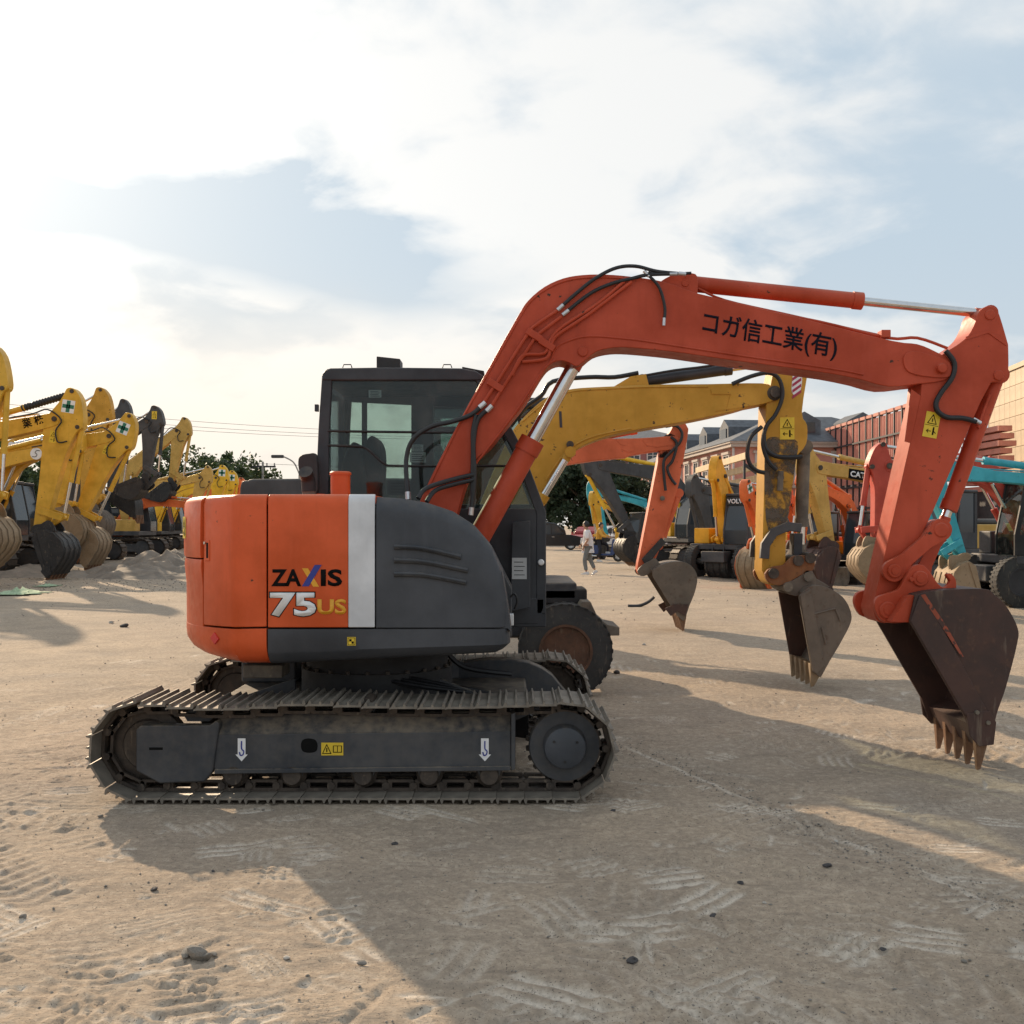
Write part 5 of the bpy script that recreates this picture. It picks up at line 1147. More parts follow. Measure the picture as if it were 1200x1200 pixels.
def wheel(o, x, y, r, wd, sgn, rim='rust', tread=True, lug=1.0):
    rr_ = MB().lathe((x, y - wd / 2, r), (0, 1, 0), [(0, r * .56), (0.0, r * .60), (.02, r * .80), (.03, r * .93), (wd * .12, r * .985), (wd * .2, r), (wd * .8, r), (wd * .88, r * .985), (wd - .03, r * .93), (wd - .02, r * .8), (wd, r * .60), (wd, r * .56)], 48, cap=False)
    t = rr_.build('tyre', 'tyre', o, smooth=50)
    if tread:
        b = MB(); n = 34
        for i in range(n):
            a = 2 * math.pi * i / n
            for sd in (-1, 1):
                aa = a + (math.pi / n if sd > 0 else 0); d = Vector((math.cos(aa), 0, math.sin(aa))); tg = Vector((-math.sin(aa), 0, math.cos(aa)))
                b.obox(Vector((x, y + sd * wd * .27, r)) + d * r * .995, (tg * .75 + Vector((0, sd * .35, 0))) * r * .055, Vector((0, wd * .19, 0)), d * r * .022 * lug)
        b.build('tread', 'tyre', t)
    MB().lathe((x, y + sgn * wd * .5, r), (0, sgn, 0), [(-.02, r * .57), (.008, r * .57), (.008, r * .52), (-.04, r * .49), (-.12, r * .46), (-.13, r * .42), (-.11, r * .26), (-.10, r * .25), (-.06, r * .22), (-.055, r * .14), (-.02, r * .12), (-.018, 0)], 40).build('rim', rim, t)
    for i in range(8):
        a = 2 * math.pi * i / 8; q = Vector((x + r * .37 * math.cos(a + .39), y + sgn * (wd * .5 - .115), r + r * .37 * math.sin(a + .39))); MB().cyl(q, q + Vector((0, sgn * .012, 0)), r * .055, n=12).build('hand_hole', 'letter_black', t)
        b = MB().cyl((x + r * .30 * math.cos(a), y + sgn * (wd * .5 - .13), r + r * .30 * math.sin(a)), (x + r * .30 * math.cos(a), y + sgn * (wd * .5 - .08), r + r * .30 * math.sin(a)), r * .03, n=6); b.build('wheel_nut', rim, t)
def simple_bucket(o, pin, size, rot, width, mat, teeth=5, tmat='teeth_rust', sgn=1):
    """bucket hung from pin (x,z); rot turns it; profile with the mouth towards the machine"""
    ca, sa = math.cos(rot), math.sin(rot)
    def tf(p): x, z = p[0] * size, p[1] * size; return (pin[0] + x * ca - z * sa, pin[1] + x * sa + z * ca)
    sh_ = [tf(q) for q in [(.10, -.04), (.28, .03), (.52, -.02), (.72, -.16), (.82, -.36), (.80, -.56), (.70, -.78), (.60, -.95), (.55, -1.06)]]
    fe_ = [tf(q) for q in [(.47, -1.03), (.40, -.90), (.05, -.22)]]
    shell = 'bucket_tan' if mat == 'orange_far' else mat
    b = MB().strip(sh_, -width / 2 + .01, width / 2 - .01, .03 * size, -1).build('bucket', shell, o)
    for s in (-1, 1):
        y = s * width / 2; MB().prism(sh_ + fe_, min(y, y - s * .03), max(y, y - s * .03)).build('side_plate', mat, b, bevel=.006)
        MB().prism([tf(q) for q in [(.14, -.06), (.06, -.22), (.40, -.88), (.47, -.86)]], min(y, y + s * .016), max(y, y + s * .016)).build('edge_strip', mat, b)
        MB().prism([tf(q) for q in [(.42, -.80), (.58, -.78), (.62, -.95), (.50, -1.04), (.38, -.93)]], min(y, y + s * .03), max(y, y + s * .03)).build('side_cutter', mat, b)
        ye = s * width * .24
        MB().prism(smooth_poly([tf(q) for q in [(-.10, .0), (-.02, .10), (.12, .14), (.24, .24), (.36, .20), (.48, .02), (.30, -.02), (.10, -.08), (-.04, -.10)]], 2), ye - .025, ye + .025).build('bucket_ear', mat, b, bevel=.006)
    # wear ribs round the back
    for k in range(4):
        y = (k / 3 - .5) * width * .8; MB().strip([tf(q) for q in [(.54, -.02), (.74, -.16), (.84, -.36), (.82, -.56), (.72, -.78), (.62, -.95)]], y - width * .022, y + width * .022, .006, 1).build('wear_rib', shell, b)
    for k in range(teeth):
        y = ((k + .5) / teeth - .5) * width * .94; tw = width / teeth * .23; q0, q1, q2 = tf((.46, -1.0)), tf((.61, -.98)), tf((.47, -1.25)); t = MB()
        t.add([(q0[0], y - tw, q0[1]), (q1[0], y - tw, q1[1]), (q1[0], y + tw, q1[1]), (q0[0], y + tw, q0[1]), (q2[0], y - tw * .5, q2[1]), (q2[0] + .02, y - tw * .5, q2[1] + .01), (q2[0] + .02, y + tw * .5, q2[1] + .01), (q2[0], y + tw * .5, q2[1])],
              [(0, 3, 2, 1), (0, 1, 5, 4), (1, 2, 6, 5), (2, 3, 7, 6), (3, 0, 4, 7), (4, 5, 6, 7)]).build('tooth', tmat, b)
    return tf
def upper(o, k, cm, cabm, hood=None, z0=1.05, canopy=False, tail=2.6, wd=2.5, win='window_glass'):
    """slewing platform, counterweight, engine hood, cab on the left"""
    hood = hood or cm; z0 *= k; w2 = wd * k / 2
    MB().lathe((0, 0, z0 - .35 * k), (0, 0, 1), [(0, .75 * k), (.35 * k, .75 * k)], 32).build('slew_ring', 'dark_core', o)
    MB().box(-1.9 * k, 1.5 * k, -w2, w2, z0, z0 + .22 * k).build('platform', 'charcoal_frame', o, bevel=.03)
    a = [(-tail * k + .25 * k * (1 - math.cos(t)), w2 * math.sin(t) * 1.0) for t in np.linspace(-math.pi / 2, math.pi / 2, 13)]
    a = [(-tail * k + .55 * k * (1 - math.cos(t)), w2 * math.sin(t)) for t in np.linspace(-math.pi / 2, math.pi / 2, 15)]
    MB().plan(a + [(-1.55 * k, w2), (-1.55 * k, -w2)], z0 + .02 * k, z0 + 1.02 * k).build('counterweight', cm, o, bevel=.06, seg=3)
    MB().box(-1.54 * k, -.15 * k, -w2 + .02, w2 - .02, z0 + .221 * k, z0 + .98 * k).build('engine_housing', hood, o, bevel=.03)
    MB().box(-1.9 * k, -.4 * k, -w2 * .8, w2 * .75, z0 + .98 * k, z0 + 1.16 * k).build('engine_hood', 'grey_machine', o, bevel=.06, seg=3)
    MB().box(-.14 * k, 1.3 * k, -w2 + .03, -w2 + .7 * k, z0 + .221 * k, z0 + .8 * k).build('tool_box', hood, o, bevel=.03)
    MB().cyl((-1.2 * k, -w2 * .4, z0 + 1.1 * k), (-1.2 * k, -w2 * .4, z0 + 1.5 * k), .06 * k, n=12).build('exhaust_pipe', 'black_plastic', o)
    # cab
    x0, x1, y0, y1, zb, zt = -.2 * k, 1.55 * k, w2 - 1.02 * k, w2, z0 + .221 * k, z0 + 1.95 * k
    for s, y in ((0, y0), (1, y1)):
        ya, yb = (y, y + .06 * k) if s == 0 else (y - .06 * k, y)
        b = MB().prism([(x0, zb), (x0 + .12 * k, zb), (x0 + .12 * k, zt), (x0, zt)], ya, yb).prism([(x0 + .12 * k, zb), (x1, zb), (x1, zb + .5 * k), (x0 + .12 * k, zb + .5 * k)], ya, yb)
        b.prism([(x1 - .12 * k, zb + .5 * k), (x1, zb + .5 * k), (x1 - .25 * k, zt), (x1 - .36 * k, zt)], ya, yb).prism([(.55 * k, zb + .5 * k), (.63 * k, zb + .5 * k), (.63 * k, zt), (.55 * k, zt)], ya, yb)
        b.build('cab_frame', cabm, o)
        for (p0, p1, p2) in ((x0 + .12 * k, .55 * k, .55 * k), (.63 * k, x1 - .12 * k, x1 - .36 * k)):
            MB().prism([(p0, zb + .5 * k), (p1, zb + .5 * k), (p2, zt), (p0, zt)], (ya + yb) / 2 - .006, (ya + yb) / 2 + .006).build('pane', win, o, smooth=0)
    MB().box(x0, x0 + .08 * k, y0 + .06 * k, y1 - .06 * k, zb, zb + .9 * k).build('cab_rear_wall', cabm, o)
    MB().box(x0 + .03 * k, x0 + .04 * k, y0 + .06 * k, y1 - .06 * k, zb + .9 * k, zt).build('pane', win, o, smooth=0)
    MB().add([(x1 - .02 * k, y0 + .06 * k, zb), (x1 - .02 * k, y1 - .06 * k, zb), (x1 - .02 * k, y1 - .06 * k, zb + .5 * k), (x1 - .02 * k, y0 + .06 * k, zb + .5 * k), (x1 - .27 * k, y1 - .06 * k, zt), (x1 - .27 * k, y0 + .06 * k, zt)], [(0, 1, 2, 3), (3, 2, 4, 5)]).build('windscreen', win, o, smooth=0)
    MB().box(x0 - .03 * k, x1 - .2 * k, y0 - .03 * k, y1 + .03 * k, zt, zt + .11 * k).build('cab_roof', cabm, o, bevel=.04, seg=3)
    MB().box(.1 * k, .6 * k, y0 + .25 * k, y1 - .25 * k, zb, zb + .55 * k).box(.08 * k, .22 * k, y0 + .28 * k, y1 - .28 * k, zb + .55 * k, zb + 1.3 * k).build('seat', 'seat_fabric', o, bevel=.04)
def front(o, foot, tip, bpin, k, bm_, am_, kmat, brot, hydm=None, rod='chrome', knee=1.0, bucket_size=1.3, bw=1.0, bt=.40, teeth=5, decal=None, cyl_boot=False, link=True, grey_arm_cyl=None, armk=1.0):
    """boom, arm, cylinders and bucket from joint positions in the machine's own x-z plane"""
    hydm = hydm or bm_; Fv, T, B = Vector(foot), Vector(tip), Vector(bpin)
    c_ = T - Fv; L = c_.length; u = c_.normalized(); v = Vector((-u.y, u.x))
    if v.y < 0: v = -v
    bpf = lambda a, b: tuple(Fv + u * a * L + v * b * L * (knee if 0.05 < a < .95 else 1))
    prof_ = [(-.03, -.01), (.0, .035), (.15, .15), (.28, .225), (.40, .262), (.50, .25), (.60, .215), (.80, .125), (.97, .050), (1.015, .032), (1.03, .0), (1.01, -.028), (.97, -.030), (.80, .030), (.62, .095), (.52, .118), (.42, .125), (.34, .10), (.2, .035), (.02, -.035), (-.02, -.03)]
    bw_ = .19 * k
    boom = MB().prism(smooth_poly([bpf(*p) for p in prof_], 2), -bw_, bw_).build('boom', bm_, o, bevel=.012)
    for p in ((1.0, .0), (.43, .165)):
        q = bpf(*p); MB().cyl((q[0], -bw_ - .03, q[1]), (q[0], bw_ + .03, q[1]), .075 * k, n=18).build('pin', 'chain_steel', boom)
    ax = (B - T).normalized(); La = (B - T).length; an = Vector((-ax.y, ax.x))
    if an.x < 0: an = -an
    apf = lambda a, b: tuple(T + ax * a * La + an * b * La * armk)
    aprof = [(-.285, .055), (-.30, .085), (-.285, .125), (-.22, .175), (-.12, .205), (.0, .225), (.05, .215), (.09, .18), (.30, .125), (.6, .09), (1.0, .045), (1.03, .0), (1.0, -.035), (.6, -.045), (.3, -.062), (.12, -.075), (.05, -.085), (.0, -.07), (-.05, -.045), (-.15, .01), (-.23, .04)]
    arm = MB().prism(smooth_poly([apf(*p) for p in aprof], 2), -bw_ * .9, bw_ * .9).build('arm', am_, o, bevel=.012)
    for p in ((-.27, .10), (.04, .185)):
        q = apf(*p); MB().cyl((q[0], -bw_ - .01, q[1]), (q[0], bw_ + .01, q[1]), .06 * k, n=16).build('pin', 'chain_steel', arm)
    # arm cylinder on top of the boom
    p0 = bpf(.44, .285 if knee >= .9 else .31); p1 = apf(-.26, .10)
    br = MB().prism([bpf(.40, .25), bpf(.48, .25), bpf(.46, .31), bpf(.42, .31)], -.06 * k, .06 * k).build('cylinder_bracket', bm_, boom)
    hc = hyd(o, (p0[0], 0, p0[1]), (p1[0], 0, p1[1]), .085 * k, .62, grey_arm_cyl or hydm, rod, .55, 'arm_cylinder')
    if cyl_boot:
        a = Vector((p0[0], 0, p0[1])).lerp(Vector((p1[0], 0, p1[1])), .60); b = Vector((p1[0], 0, p1[1])); m = MB(); n = 18
        for i in range(n): m.cyl(a.lerp(b, i / n), a.lerp(b, (i + .5) / n), .085 * k, .11 * k, 14); m.cyl(a.lerp(b, (i + .5) / n), a.lerp(b, (i + 1) / n), .11 * k, .085 * k, 14)
        m.build('rubber_boot', 'rubber', hc)
    # boom cylinders
    for s in (-1, 1):
        q = bpf(.43, .165); hyd(o, (Fv.x + .42 * k, s * (bw_ + .11 * k), Fv.y - .42 * k), (q[0], s * (bw_ + .11 * k), q[1]), .075 * k, .58, hydm, rod, .6, 'boom_cylinder')
    # bucket cylinder and links
    tfn = simple_bucket(o, tuple(B), bucket_size, brot, bw, kmat, teeth)
    lk = Vector(tfn((.24, .14))); e0 = Vector(apf(.83, .0)); e1 = (lk + Vector(apf(.78, .2))) / 2 + an * .10 * k
    hyd(o, (*(lambda q: (q[0], 0, q[1]))(apf(.04, .20)),), (e1.x, 0, e1.y), .075 * k, .60, hydm, rod, .6, 'bucket_cylinder')
    for s in (-1, 1):
        MB().obox(((e0.x + e1.x) / 2, s * bw_ * 1.15, (e0.y + e1.y) / 2), ((e1.x - e0.x) * .58, 0, (e1.y - e0.y) * .58), (0, .03 * k, 0), ((e1.y - e0.y) * .16, 0, -(e1.x - e0.x) * .16)).build('side_link', am_, o, bevel=.01)
    MB().obox(((lk.x + e1.x) / 2, 0, (lk.y + e1.y) / 2), ((e1.x - lk.x) * .58, 0, (e1.y - lk.y) * .58), (0, .08 * k, 0), ((e1.y - lk.y) * .16, 0, -(e1.x - lk.x) * .16)).build('bucket_link', am_, o, bevel=.01)
    # hydraulic hose looping from boom tip to arm
    hp_ = [bpf(.80, .135), bpf(.92, .085), bpf(1.0, .06), apf(.0, .06), apf(.10, .03), apf(.20, .06), apf(.18, .13)]
    MB().tube([(x, -bw_ - .04, z) for x, z in hp_], .022 * k, 7, 4).build('hose', 'hose', o)
    MB().tube([(x, .0, z) for x, z in [bpf(.46, .262), bpf(.6, .228), bpf(.8, .14), bpf(.93, .082)]], .018 * k, 6, 3).build('pipe', bm_, boom)
    return boom, arm, bpf, apf, bw_
def machine(name, label, P1, P2, Y, k, face, bm_, am_=None, body=None, cabm='cab_grey', kmat='bucket_grey', brot=0.0, group=None, Lb=5.3, under='crawler', hood=None, body_kw=None, yaw=0.0, **kw):
    """a whole excavator placed so that boom tip and bucket pin fall on the given picture points at depth Y"""
    a, b = at(*P1, Y), at(*P2, Y); zF = 1.78 * k; Lb = Lb * k; dz = a.z - zF; dx = math.sqrt(max(.2, Lb * Lb - dz * dz)); fxl = .35 * k
    cy, sy = math.cos(yaw), math.sin(yaw)          # yaw > 0 turns the machine to face the road side of the yard
    ro = dx + fxl; rx_, ry_ = a.x - face * cy * ro, Y + .17 * k + sy * ro
    o = thing(name, label, 'excavator', (rx_, ry_, 0), -yaw if face > 0 else math.pi + yaw, group)
    tip = (fxl + dx, a.z); bp2 = (tip[0] + face * (b.x - a.x) / max(.4, cy), b.z)
    if under == 'crawler': crawler(o, 4.2 * k, 2.8 * k, .6 * k, .9 * k)
    else:
        MB().box(-1.9 * k, 1.9 * k, -.5 * k, .5 * k, .6 * k, 1.0 * k).build('chassis', 'charcoal_frame', o, bevel=.03)
        for x in (-1.35, 1.35):
            MB().cyl((x * k, -1.0 * k, .49), (x * k, 1.0 * k, .49), .12 * k, n=14).build('axle', 'charcoal_frame', o)
            for s in (-1, 1): wheel(o, x * k, s * 1.05 * k, .49, .32, s, rim='steel_dark')
    upper(o, k, body or bm_, cabm, hood, **(body_kw or {}))
    r = front(o, (fxl, zF), tip, bp2, k, bm_, am_ or bm_, kmat, brot, **kw)
    return o, r
def arm_sticker(o, r, a, b, size, face=1):
    """white square sticker with a green cross on the side of the arm that faces the yard"""
    boom, arm, bpf, apf, w_ = r; q = Vector(apf(a, b)); T, U = Vector(apf(a, b)), Vector(apf(a - .1, b)); u = (U - T).normalized(); rt = Vector((u.y, -u.x))
    if face < 0: y = w_ * .9 + .003; rgt = Vector((-rt.x, 0, -rt.y))
    else: y = -w_ * .9 - .003; rgt = Vector((rt.x, 0, rt.y))
    up_ = Vector((u.x, 0, u.y))
    label_plate(o, Vector((q.x, y, q.y)) - rgt * size / 2 - up_ * size / 2, rgt, up_, size, size, 'letter_white', 'cross', 'sticker')
def arm_warning(o, r, a, b, w_, h_, face=1):
    boom, arm, bpf, apf, bw = r; q = Vector(apf(a, b)); U = Vector(apf(a - .1, b)); u = (U - q).normalized(); rt = Vector((u.y, -u.x)) * (1 if face > 0 else -1)
    rgt = Vector((rt.x, 0, rt.y)); up_ = Vector((u.x, 0, u.y))
    label_plate(o, Vector((q.x, (-1 if face > 0 else 1) * (bw * .9 + .003), q.y)) - rgt * w_ / 2 - up_ * h_ / 2, rgt, up_, w_, h_)

# ------------------------------------------------------------------ left row, arms reaching into the yard
GL = 'yellow excavators in the row left of the yard'
o, r = machine('crawler_excavator', 'yellow excavator with a blue marked sticker at the head of the row', (-25, 448), (-30, 598), 26, .98, 1, 'yellow', kmat='bucket_tan', brot=R(-18), group=GL, bw=1.15)
o, r = machine('crawler_excavator', 'yellow excavator with rubber boot on its arm cylinder and black bucket', (64, 491), (44, 620), 29, .98, 1, 'yellow', kmat='bucket_black', brot=R(-8), group=GL, cyl_boot=True, bucket_size=1.22, bw=1.2, teeth=5, armk=1.15)
arm_sticker(o, r, -.13, .09, .36); arm_warning(o, r, .16, .01, .20, .34)
boom, arm, bpf, apf, bw_ = r; p0, p1 = Vector(bpf(.83, .045)), Vector(bpf(.93, .015)); d = (p1 - p0).normalized()
text('業 株', 'letter_black', boom, (p0.x, -bw_ - .003, p0.y), (d.x, 0, d.y), (-d.y, 0, d.x), .62, .28, bold=.02, name='boom_lettering')
o, r = machine('crawler_excavator', 'yellow excavator with a swirl logo and letter on its low boom', (80, 523), (66, 600), 33, .9, 1, 'yellow', kmat='bucket_tan', brot=R(-6), group=GL, knee=.8, Lb=5.6)
boom, arm, bpf, apf, bw_ = r; p0 = Vector(bpf(.80, .075)); p1 = Vector(bpf(.9, .045)); d = (p1 - p0).normalized()
MB().lathe((p0.x, -bw_ - .004, p0.y), (0, -1, 0), [(0, .19), (.003, .19), (.0031, 0)], 28).build('round_logo', 'letter_white', boom)
text('S', 'letter_black', boom, (p0.x + .28, -bw_ - .003, p0.y - .12), (d.x, 0, d.y), (-d.y, 0, d.x), .22, .28, bold=.03, name='boom_lettering')
MB().tube([(p0.x + .13, -bw_ - .008, p0.y + .09), (p0.x + .02, -bw_ - .008, p0.y + .10), (p0.x - .03, -bw_ - .008, p0.y + .03), (p0.x + .03, -bw_ - .008, p0.y - .03), (p0.x - .02, -bw_ - .008, p0.y - .10), (p0.x - .13, -bw_ - .008, p0.y - .09)], .012, 5, 4).build('logo_swirl', 'steel_dark', boom)
o, r = machine('crawler_excavator', 'yellow excavator with a tan ribbed bucket and cross sticker', (128, 511), (86, 616), 33.5, .98, 1, 'yellow', kmat='bucket_tan', brot=R(-4), group=GL, bucket_size=1.25, bw=1.2, grey_arm_cyl='alloy', armk=1.15)
arm_sticker(o, r, -.13, .09, .38); arm_warning(o, r, .15, .02, .18, .28)
machine('crawler_excavator', 'faded yellow excavator whose arm head rises behind the booted cylinder', (104, 486), (98, 596), 40, 1.05, 1, 'yellow_old', kmat='bucket_grey', brot=R(-5), group=GL, armk=1.1)
GD = 'dark excavators in the row left of the yard'
machine('crawler_excavator', 'dark grey excavator with its arm half hidden behind a yellow arm', (134, 494), (128, 585), 46, 1.0, 1, 'grey_machine', body='grey_machine', kmat='bucket_black', brot=R(30), group=GD)
o, r = machine('crawler_excavator', 'black armed excavator with its bucket curled up off the ground', (172, 494), (170, 558), 44, 1.0, 1, 'grey_machine', body='yellow', kmat='bucket_black', brot=R(-95), group=GD, bucket_size=1.3, armk=1.35)
arm_warning(o, r, -.12, .1, .22, .34)
o, r = machine('crawler_excavator', 'tan yellow excavator holding its dark bucket level beside the trees', (207, 505), (200, 562), 52, 1.0, 1, 'yellow_tan', kmat='bucket_black', brot=R(-80), group=GL, armk=1.3)
GS = 'smaller machines at the far end of the row'
o, r = machine('crawler_excavator', 'pale yellow excavator far down the row behind the mound', (234, 560), (222, 612), 60, .95, 1, 'yellow_tan', kmat='bucket_grey', brot=R(-5), group=GS, armk=1.2)
o, r = machine('crawler_excavator', 'bright yellow excavator with a cross sticker beside its twin', (253, 560), (250, 612), 64, .95, 1, 'yellow_bright', kmat='bucket_grey', brot=R(-5), group=GS, armk=1.3); arm_sticker(o, r, -.12, .1, .42)
o, r = machine('crawler_excavator', 'bright yellow excavator with a cross sticker next to an orange arm', (265, 565), (262, 612), 68, .95, 1, 'yellow_bright', kmat='bucket_grey', brot=R(-5), group=GS, armk=1.3); arm_sticker(o, r, -.12, .1, .42)
machine('crawler_excavator', 'orange excavator last in the far row', (276, 572), (272, 615), 72, .95, 1, 'orange_far', kmat='bucket_grey', brot=R(-5), group=GS, armk=1.3)
machine('crawler_excavator', 'orange excavator standing low behind the tan machine', (226, 592), (220, 622), 52, .8, 1, 'orange_far', kmat='bucket_grey', brot=R(-5), group=GS)

# ------------------------------------------------------------------ wheeled excavator with the ochre boom, right behind
YW = 9.70; XW = at(560, 0, YW).x
wx = thing('wheeled_excavator', 'wheeled excavator with ochre boom and rusty wheel behind the orange machine', 'excavator', (XW, YW + .18, 0))
OY = YW + .18
def w2(px, py, Y=YW): p = at(px, py, Y); return (p.x - XW, p.z)
def w3(px, py, Y=YW): p = at(px, py, Y); return Vector((p.x - XW, p.y - OY, p.z))
def WP(pts, Y=YW): return [(*w2(q[0], q[1], Y), *q[2:]) for q in pts]
def Wy(*a): return [y - OY for y in a]
for x in (w2(663, 0, 9.15)[0], w2(663, 0, 9.15)[0] - 2.35):
    for yy, s in ((9.15, -1), (10.95, 1)): wheel(wx, x, yy + .14 - OY, .425, .28, s, rim='rim_rust', tread=True, lug=.4)
    MB().cyl((x, 9.3 - OY, .425), (x, 11.0 - OY, .425), .1, n=14).build('axle', 'charcoal_frame', wx)
xw = w2(663, 0, 9.15)[0]
MB().box(xw - 2.9, xw + .25, *Wy(9.55, 10.6), .5, .82).build('chassis', 'charcoal_frame', wx, bevel=.03)
MB().prism(WP([(676, 716), (682, 705), (692, 705), (700, 722), (712, 732), (726, 735), (726, 745), (706, 745), (697, 736), (690, 724)], 9.2), *Wy(9.2, 9.75)).build('mudguard_step', 'muddy_steel', wx, bevel=.008)
MB().box(xw - 2.5, w2(676, 0, 9.5)[0], *Wy(9.5, 11.0), .86, 1.02).build('platform', 'charcoal_frame', wx, bevel=.02)
MB().box(*[w2(x, 0, 9.5)[0] for x in (590, 688)], *Wy(9.5, 9.95), .82, w2(0, 690, 9.5)[1]).build('battery_box', 'dark_core', wx, bevel=.02)
MB().prism(smooth_poly(WP([(280, 640, 1), (281, 572), (290, 563), (320, 561), (520, 561), (535, 570, 1), (540, 640, 1)], 9.9), 3), *Wy(9.9, 11.1)).build('engine_hood', 'grey_machine', wx, bevel=.05, seg=3)
MB().box(*[w2(x, 0, 9.9)[0] for x in (281, 545)], *Wy(9.85, 11.15), 1.02, w2(0, 640, 9.9)[1]).build('counterweight', 'grey_machine', wx, bevel=.05)
# cab beyond the boom
k0 = w2(500, 0, 10.3)[0]; k1 = w2(640, 0, 10.3)[0]
MB().box(k0, k1, *Wy(10.3, 11.2), 1.02, 1.7).build('cab_lower', 'cab_grey', wx, bevel=.03)
for x, in ((k0,), (k1 - .08,)):
    for yy in (10.3, 11.14): MB().box(x, x + .08, yy - OY, yy + .06 - OY, 1.7, 2.72).build('cab_pillar', 'cab_grey', wx)
MB().box(k0 - .03, k1 + .03, *Wy(10.28, 11.22), 2.72, 2.84).build('cab_roof', 'cab_grey', wx, bevel=.04)
MB().box(k0 + .08, k1 - .08, *Wy(10.32, 10.33), 1.7, 2.72).build('pane', 'glass', wx, smooth=0); MB().box(k0 + .08, k1 - .08, *Wy(11.16, 11.17), 1.7, 2.72).build('pane', 'glass', wx, smooth=0)
MB().tube([w3(604, 479, 9.9), w3(611, 498, 9.9), w3(620, 520, 9.9)], .02, 8, 3).build('cab_rail', 'black_plastic', wx)
wb = [(545, 632), (560, 596), (585, 536), (600, 506), (613, 490), (632, 472), (650, 461), (672, 455.5), (700, 453.5), (735, 452), (775, 450.5), (830, 450), (893, 449), (906, 455), (910, 464), (903, 471), (880, 476, 1), (855, 483), (800, 494.5), (750, 503), (720, 509), (700, 515), (680, 524), (664, 536), (650, 551), (630, 585), (600, 634), (575, 650), (552, 648)]
wboom = MB().prism(smooth_poly(WP(wb), 3), *Wy(9.70, 10.06)).build('boom', 'yellow_old', wx, bevel=.008)
MB().tube([w3(x, y, 9.698) for x, y in [(640, 562), (658, 536), (676, 520), (700, 510), (740, 502)]], .010, 6, 4).build('flange', 'yellow_old', wboom)
MB().tube([w3(x, y, 9.698) for x, y in [(612, 494), (634, 475), (652, 464), (674, 458), (702, 456), (760, 453.5), (830, 453)]], .008, 6, 4).build('flange', 'yellow_old', wboom)
MB().prism(WP([(715, 455), (740, 440), (758, 437), (762, 453)]), *Wy(9.76, 9.80)).build('cylinder_bracket', 'yellow_old', wboom); MB().prism(WP([(715, 455), (740, 440), (758, 437), (762, 453)]), *Wy(9.96, 10.0)).build('cylinder_bracket', 'yellow_old', wboom)
MB().prism(WP([(655, 482), (658, 482), (659, 501), (656, 501)]), *Wy(9.695, 9.70)).build('name_plate', 'steel_dark', wboom)
MB().prism(smooth_poly(WP([(833, 456), (834, 462), (856, 462), (852, 478), (838, 482, 1), (890, 474, 1), (890, 455, 1)]), 1), *Wy(9.692, 9.70)).build('reinforcing_plate', 'yellow_old', wboom)
p = w3(668, 521); MB().lathe(p + Vector((0, .0, 0)), (0, -1, 0), [(0, .035), (.02, .035), (.021, 0)], 16).build('pin', 'chain_steel', wboom)
hyd(wx, w3(752, 447, 9.88), w3(915, 424, 9.88), .055, .63, 'steel_dark', rr=.5, name='arm_cylinder')
for yy in (9.62, 10.14): hyd(wx, w3(598, 645, yy), w3(668, 530, yy), .055, .55, 'yellow_old', rr=.62, name='boom_cylinder')
MB().tube([w3(x, y, 9.8) for x, y in [(756, 440), (790, 434), (830, 429), (852, 423)]], .012, 6, 3).build('pipe', 'hose', wx)
MB().tube([w3(x, y, 9.8) for x, y in [(598, 500), (615, 478), (634, 464), (648, 447), (690, 442), (720, 442), (748, 437)]], .022, 8, 4).build('hose', 'hose', wx)
# arm with stickers
wa = [(903, 452, 1), (912, 410), (922, 396), (936, 392), (946, 402), (948, 430, 1), (940, 483), (946, 498), (945, 520), (934, 534, 1), (921, 622, 1), (920, 668), (912, 684), (901, 684), (893, 668, 1), (898, 474, 1)]
warm_ = MB().prism(smooth_poly(WP(wa, 9.72), 3), *Wy(9.72, 10.04)).build('arm', 'yellow_old', wx, bevel=.008)
sp_ = smooth_poly(WP([(928, 450), (930, 436), (938, 435), (940, 445), (938, 458), (933, 464), (928, 460)], 9.718), 2)
st_ = MB().prism(sp_, *Wy(9.716, 9.72)).build('hazard_sticker', 'letter_white', wx, smooth=0)
for i in range(4):
    y = 440 + i * 7; MB().prism(WP([(928.5, y + 3), (939, y - 4.5), (939, y - 1), (928.5, y + 6.5)], 9.714), *Wy(9.7135, 9.7155)).build('hazard_stripe', 'magenta', st_, smooth=0)
a = w3(914, 515, 9.717); label_plate(wx, (a.x, a.y, a.z), (1, 0, 0), (0, 0, 1), 17 * 9.7 / F, 26 * 9.7 / F, mark='warning')
MB().prism(smooth_poly(WP([(897, 522), (905, 512), (920, 514), (935, 518), (932, 545), (925, 600), (915, 622), (900, 620), (896, 575)], 9.718), 3), *Wy(9.717, 9.7195)).build('dirt_patch', 'mud_film', warm_, smooth=0)
MB().lathe(w3(907, 461, 9.72), (0, -1, 0), [(-.02, .07), (.02, .07), (.03, .05), (.05, .045), (.051, 0)], 20).build('pin_boss', 'chain_steel', warm_)
hyd(wx, w3(942, 524, 9.88), w3(938, 650, 9.88), .062, .72, 'muddy_steel', rr=.62, name='bucket_cylinder')
for pts, rr_ in (([(858, 450), (880, 441), (900, 437), (912, 443), (917, 458), (915, 472), (908, 487), (898, 500), (894, 520), (900, 540), (910, 551)], .02), ([(893, 500), (880, 512), (876, 528), (878, 542), (886, 551), (896, 554)], .02), ([(895, 510), (897, 525), (908, 534), (925, 536), (940, 535)], .022)):
    MB().tube([w3(x, y, 9.66) for x, y in pts], rr_, 8, 4).build('hose', 'hose', wx)
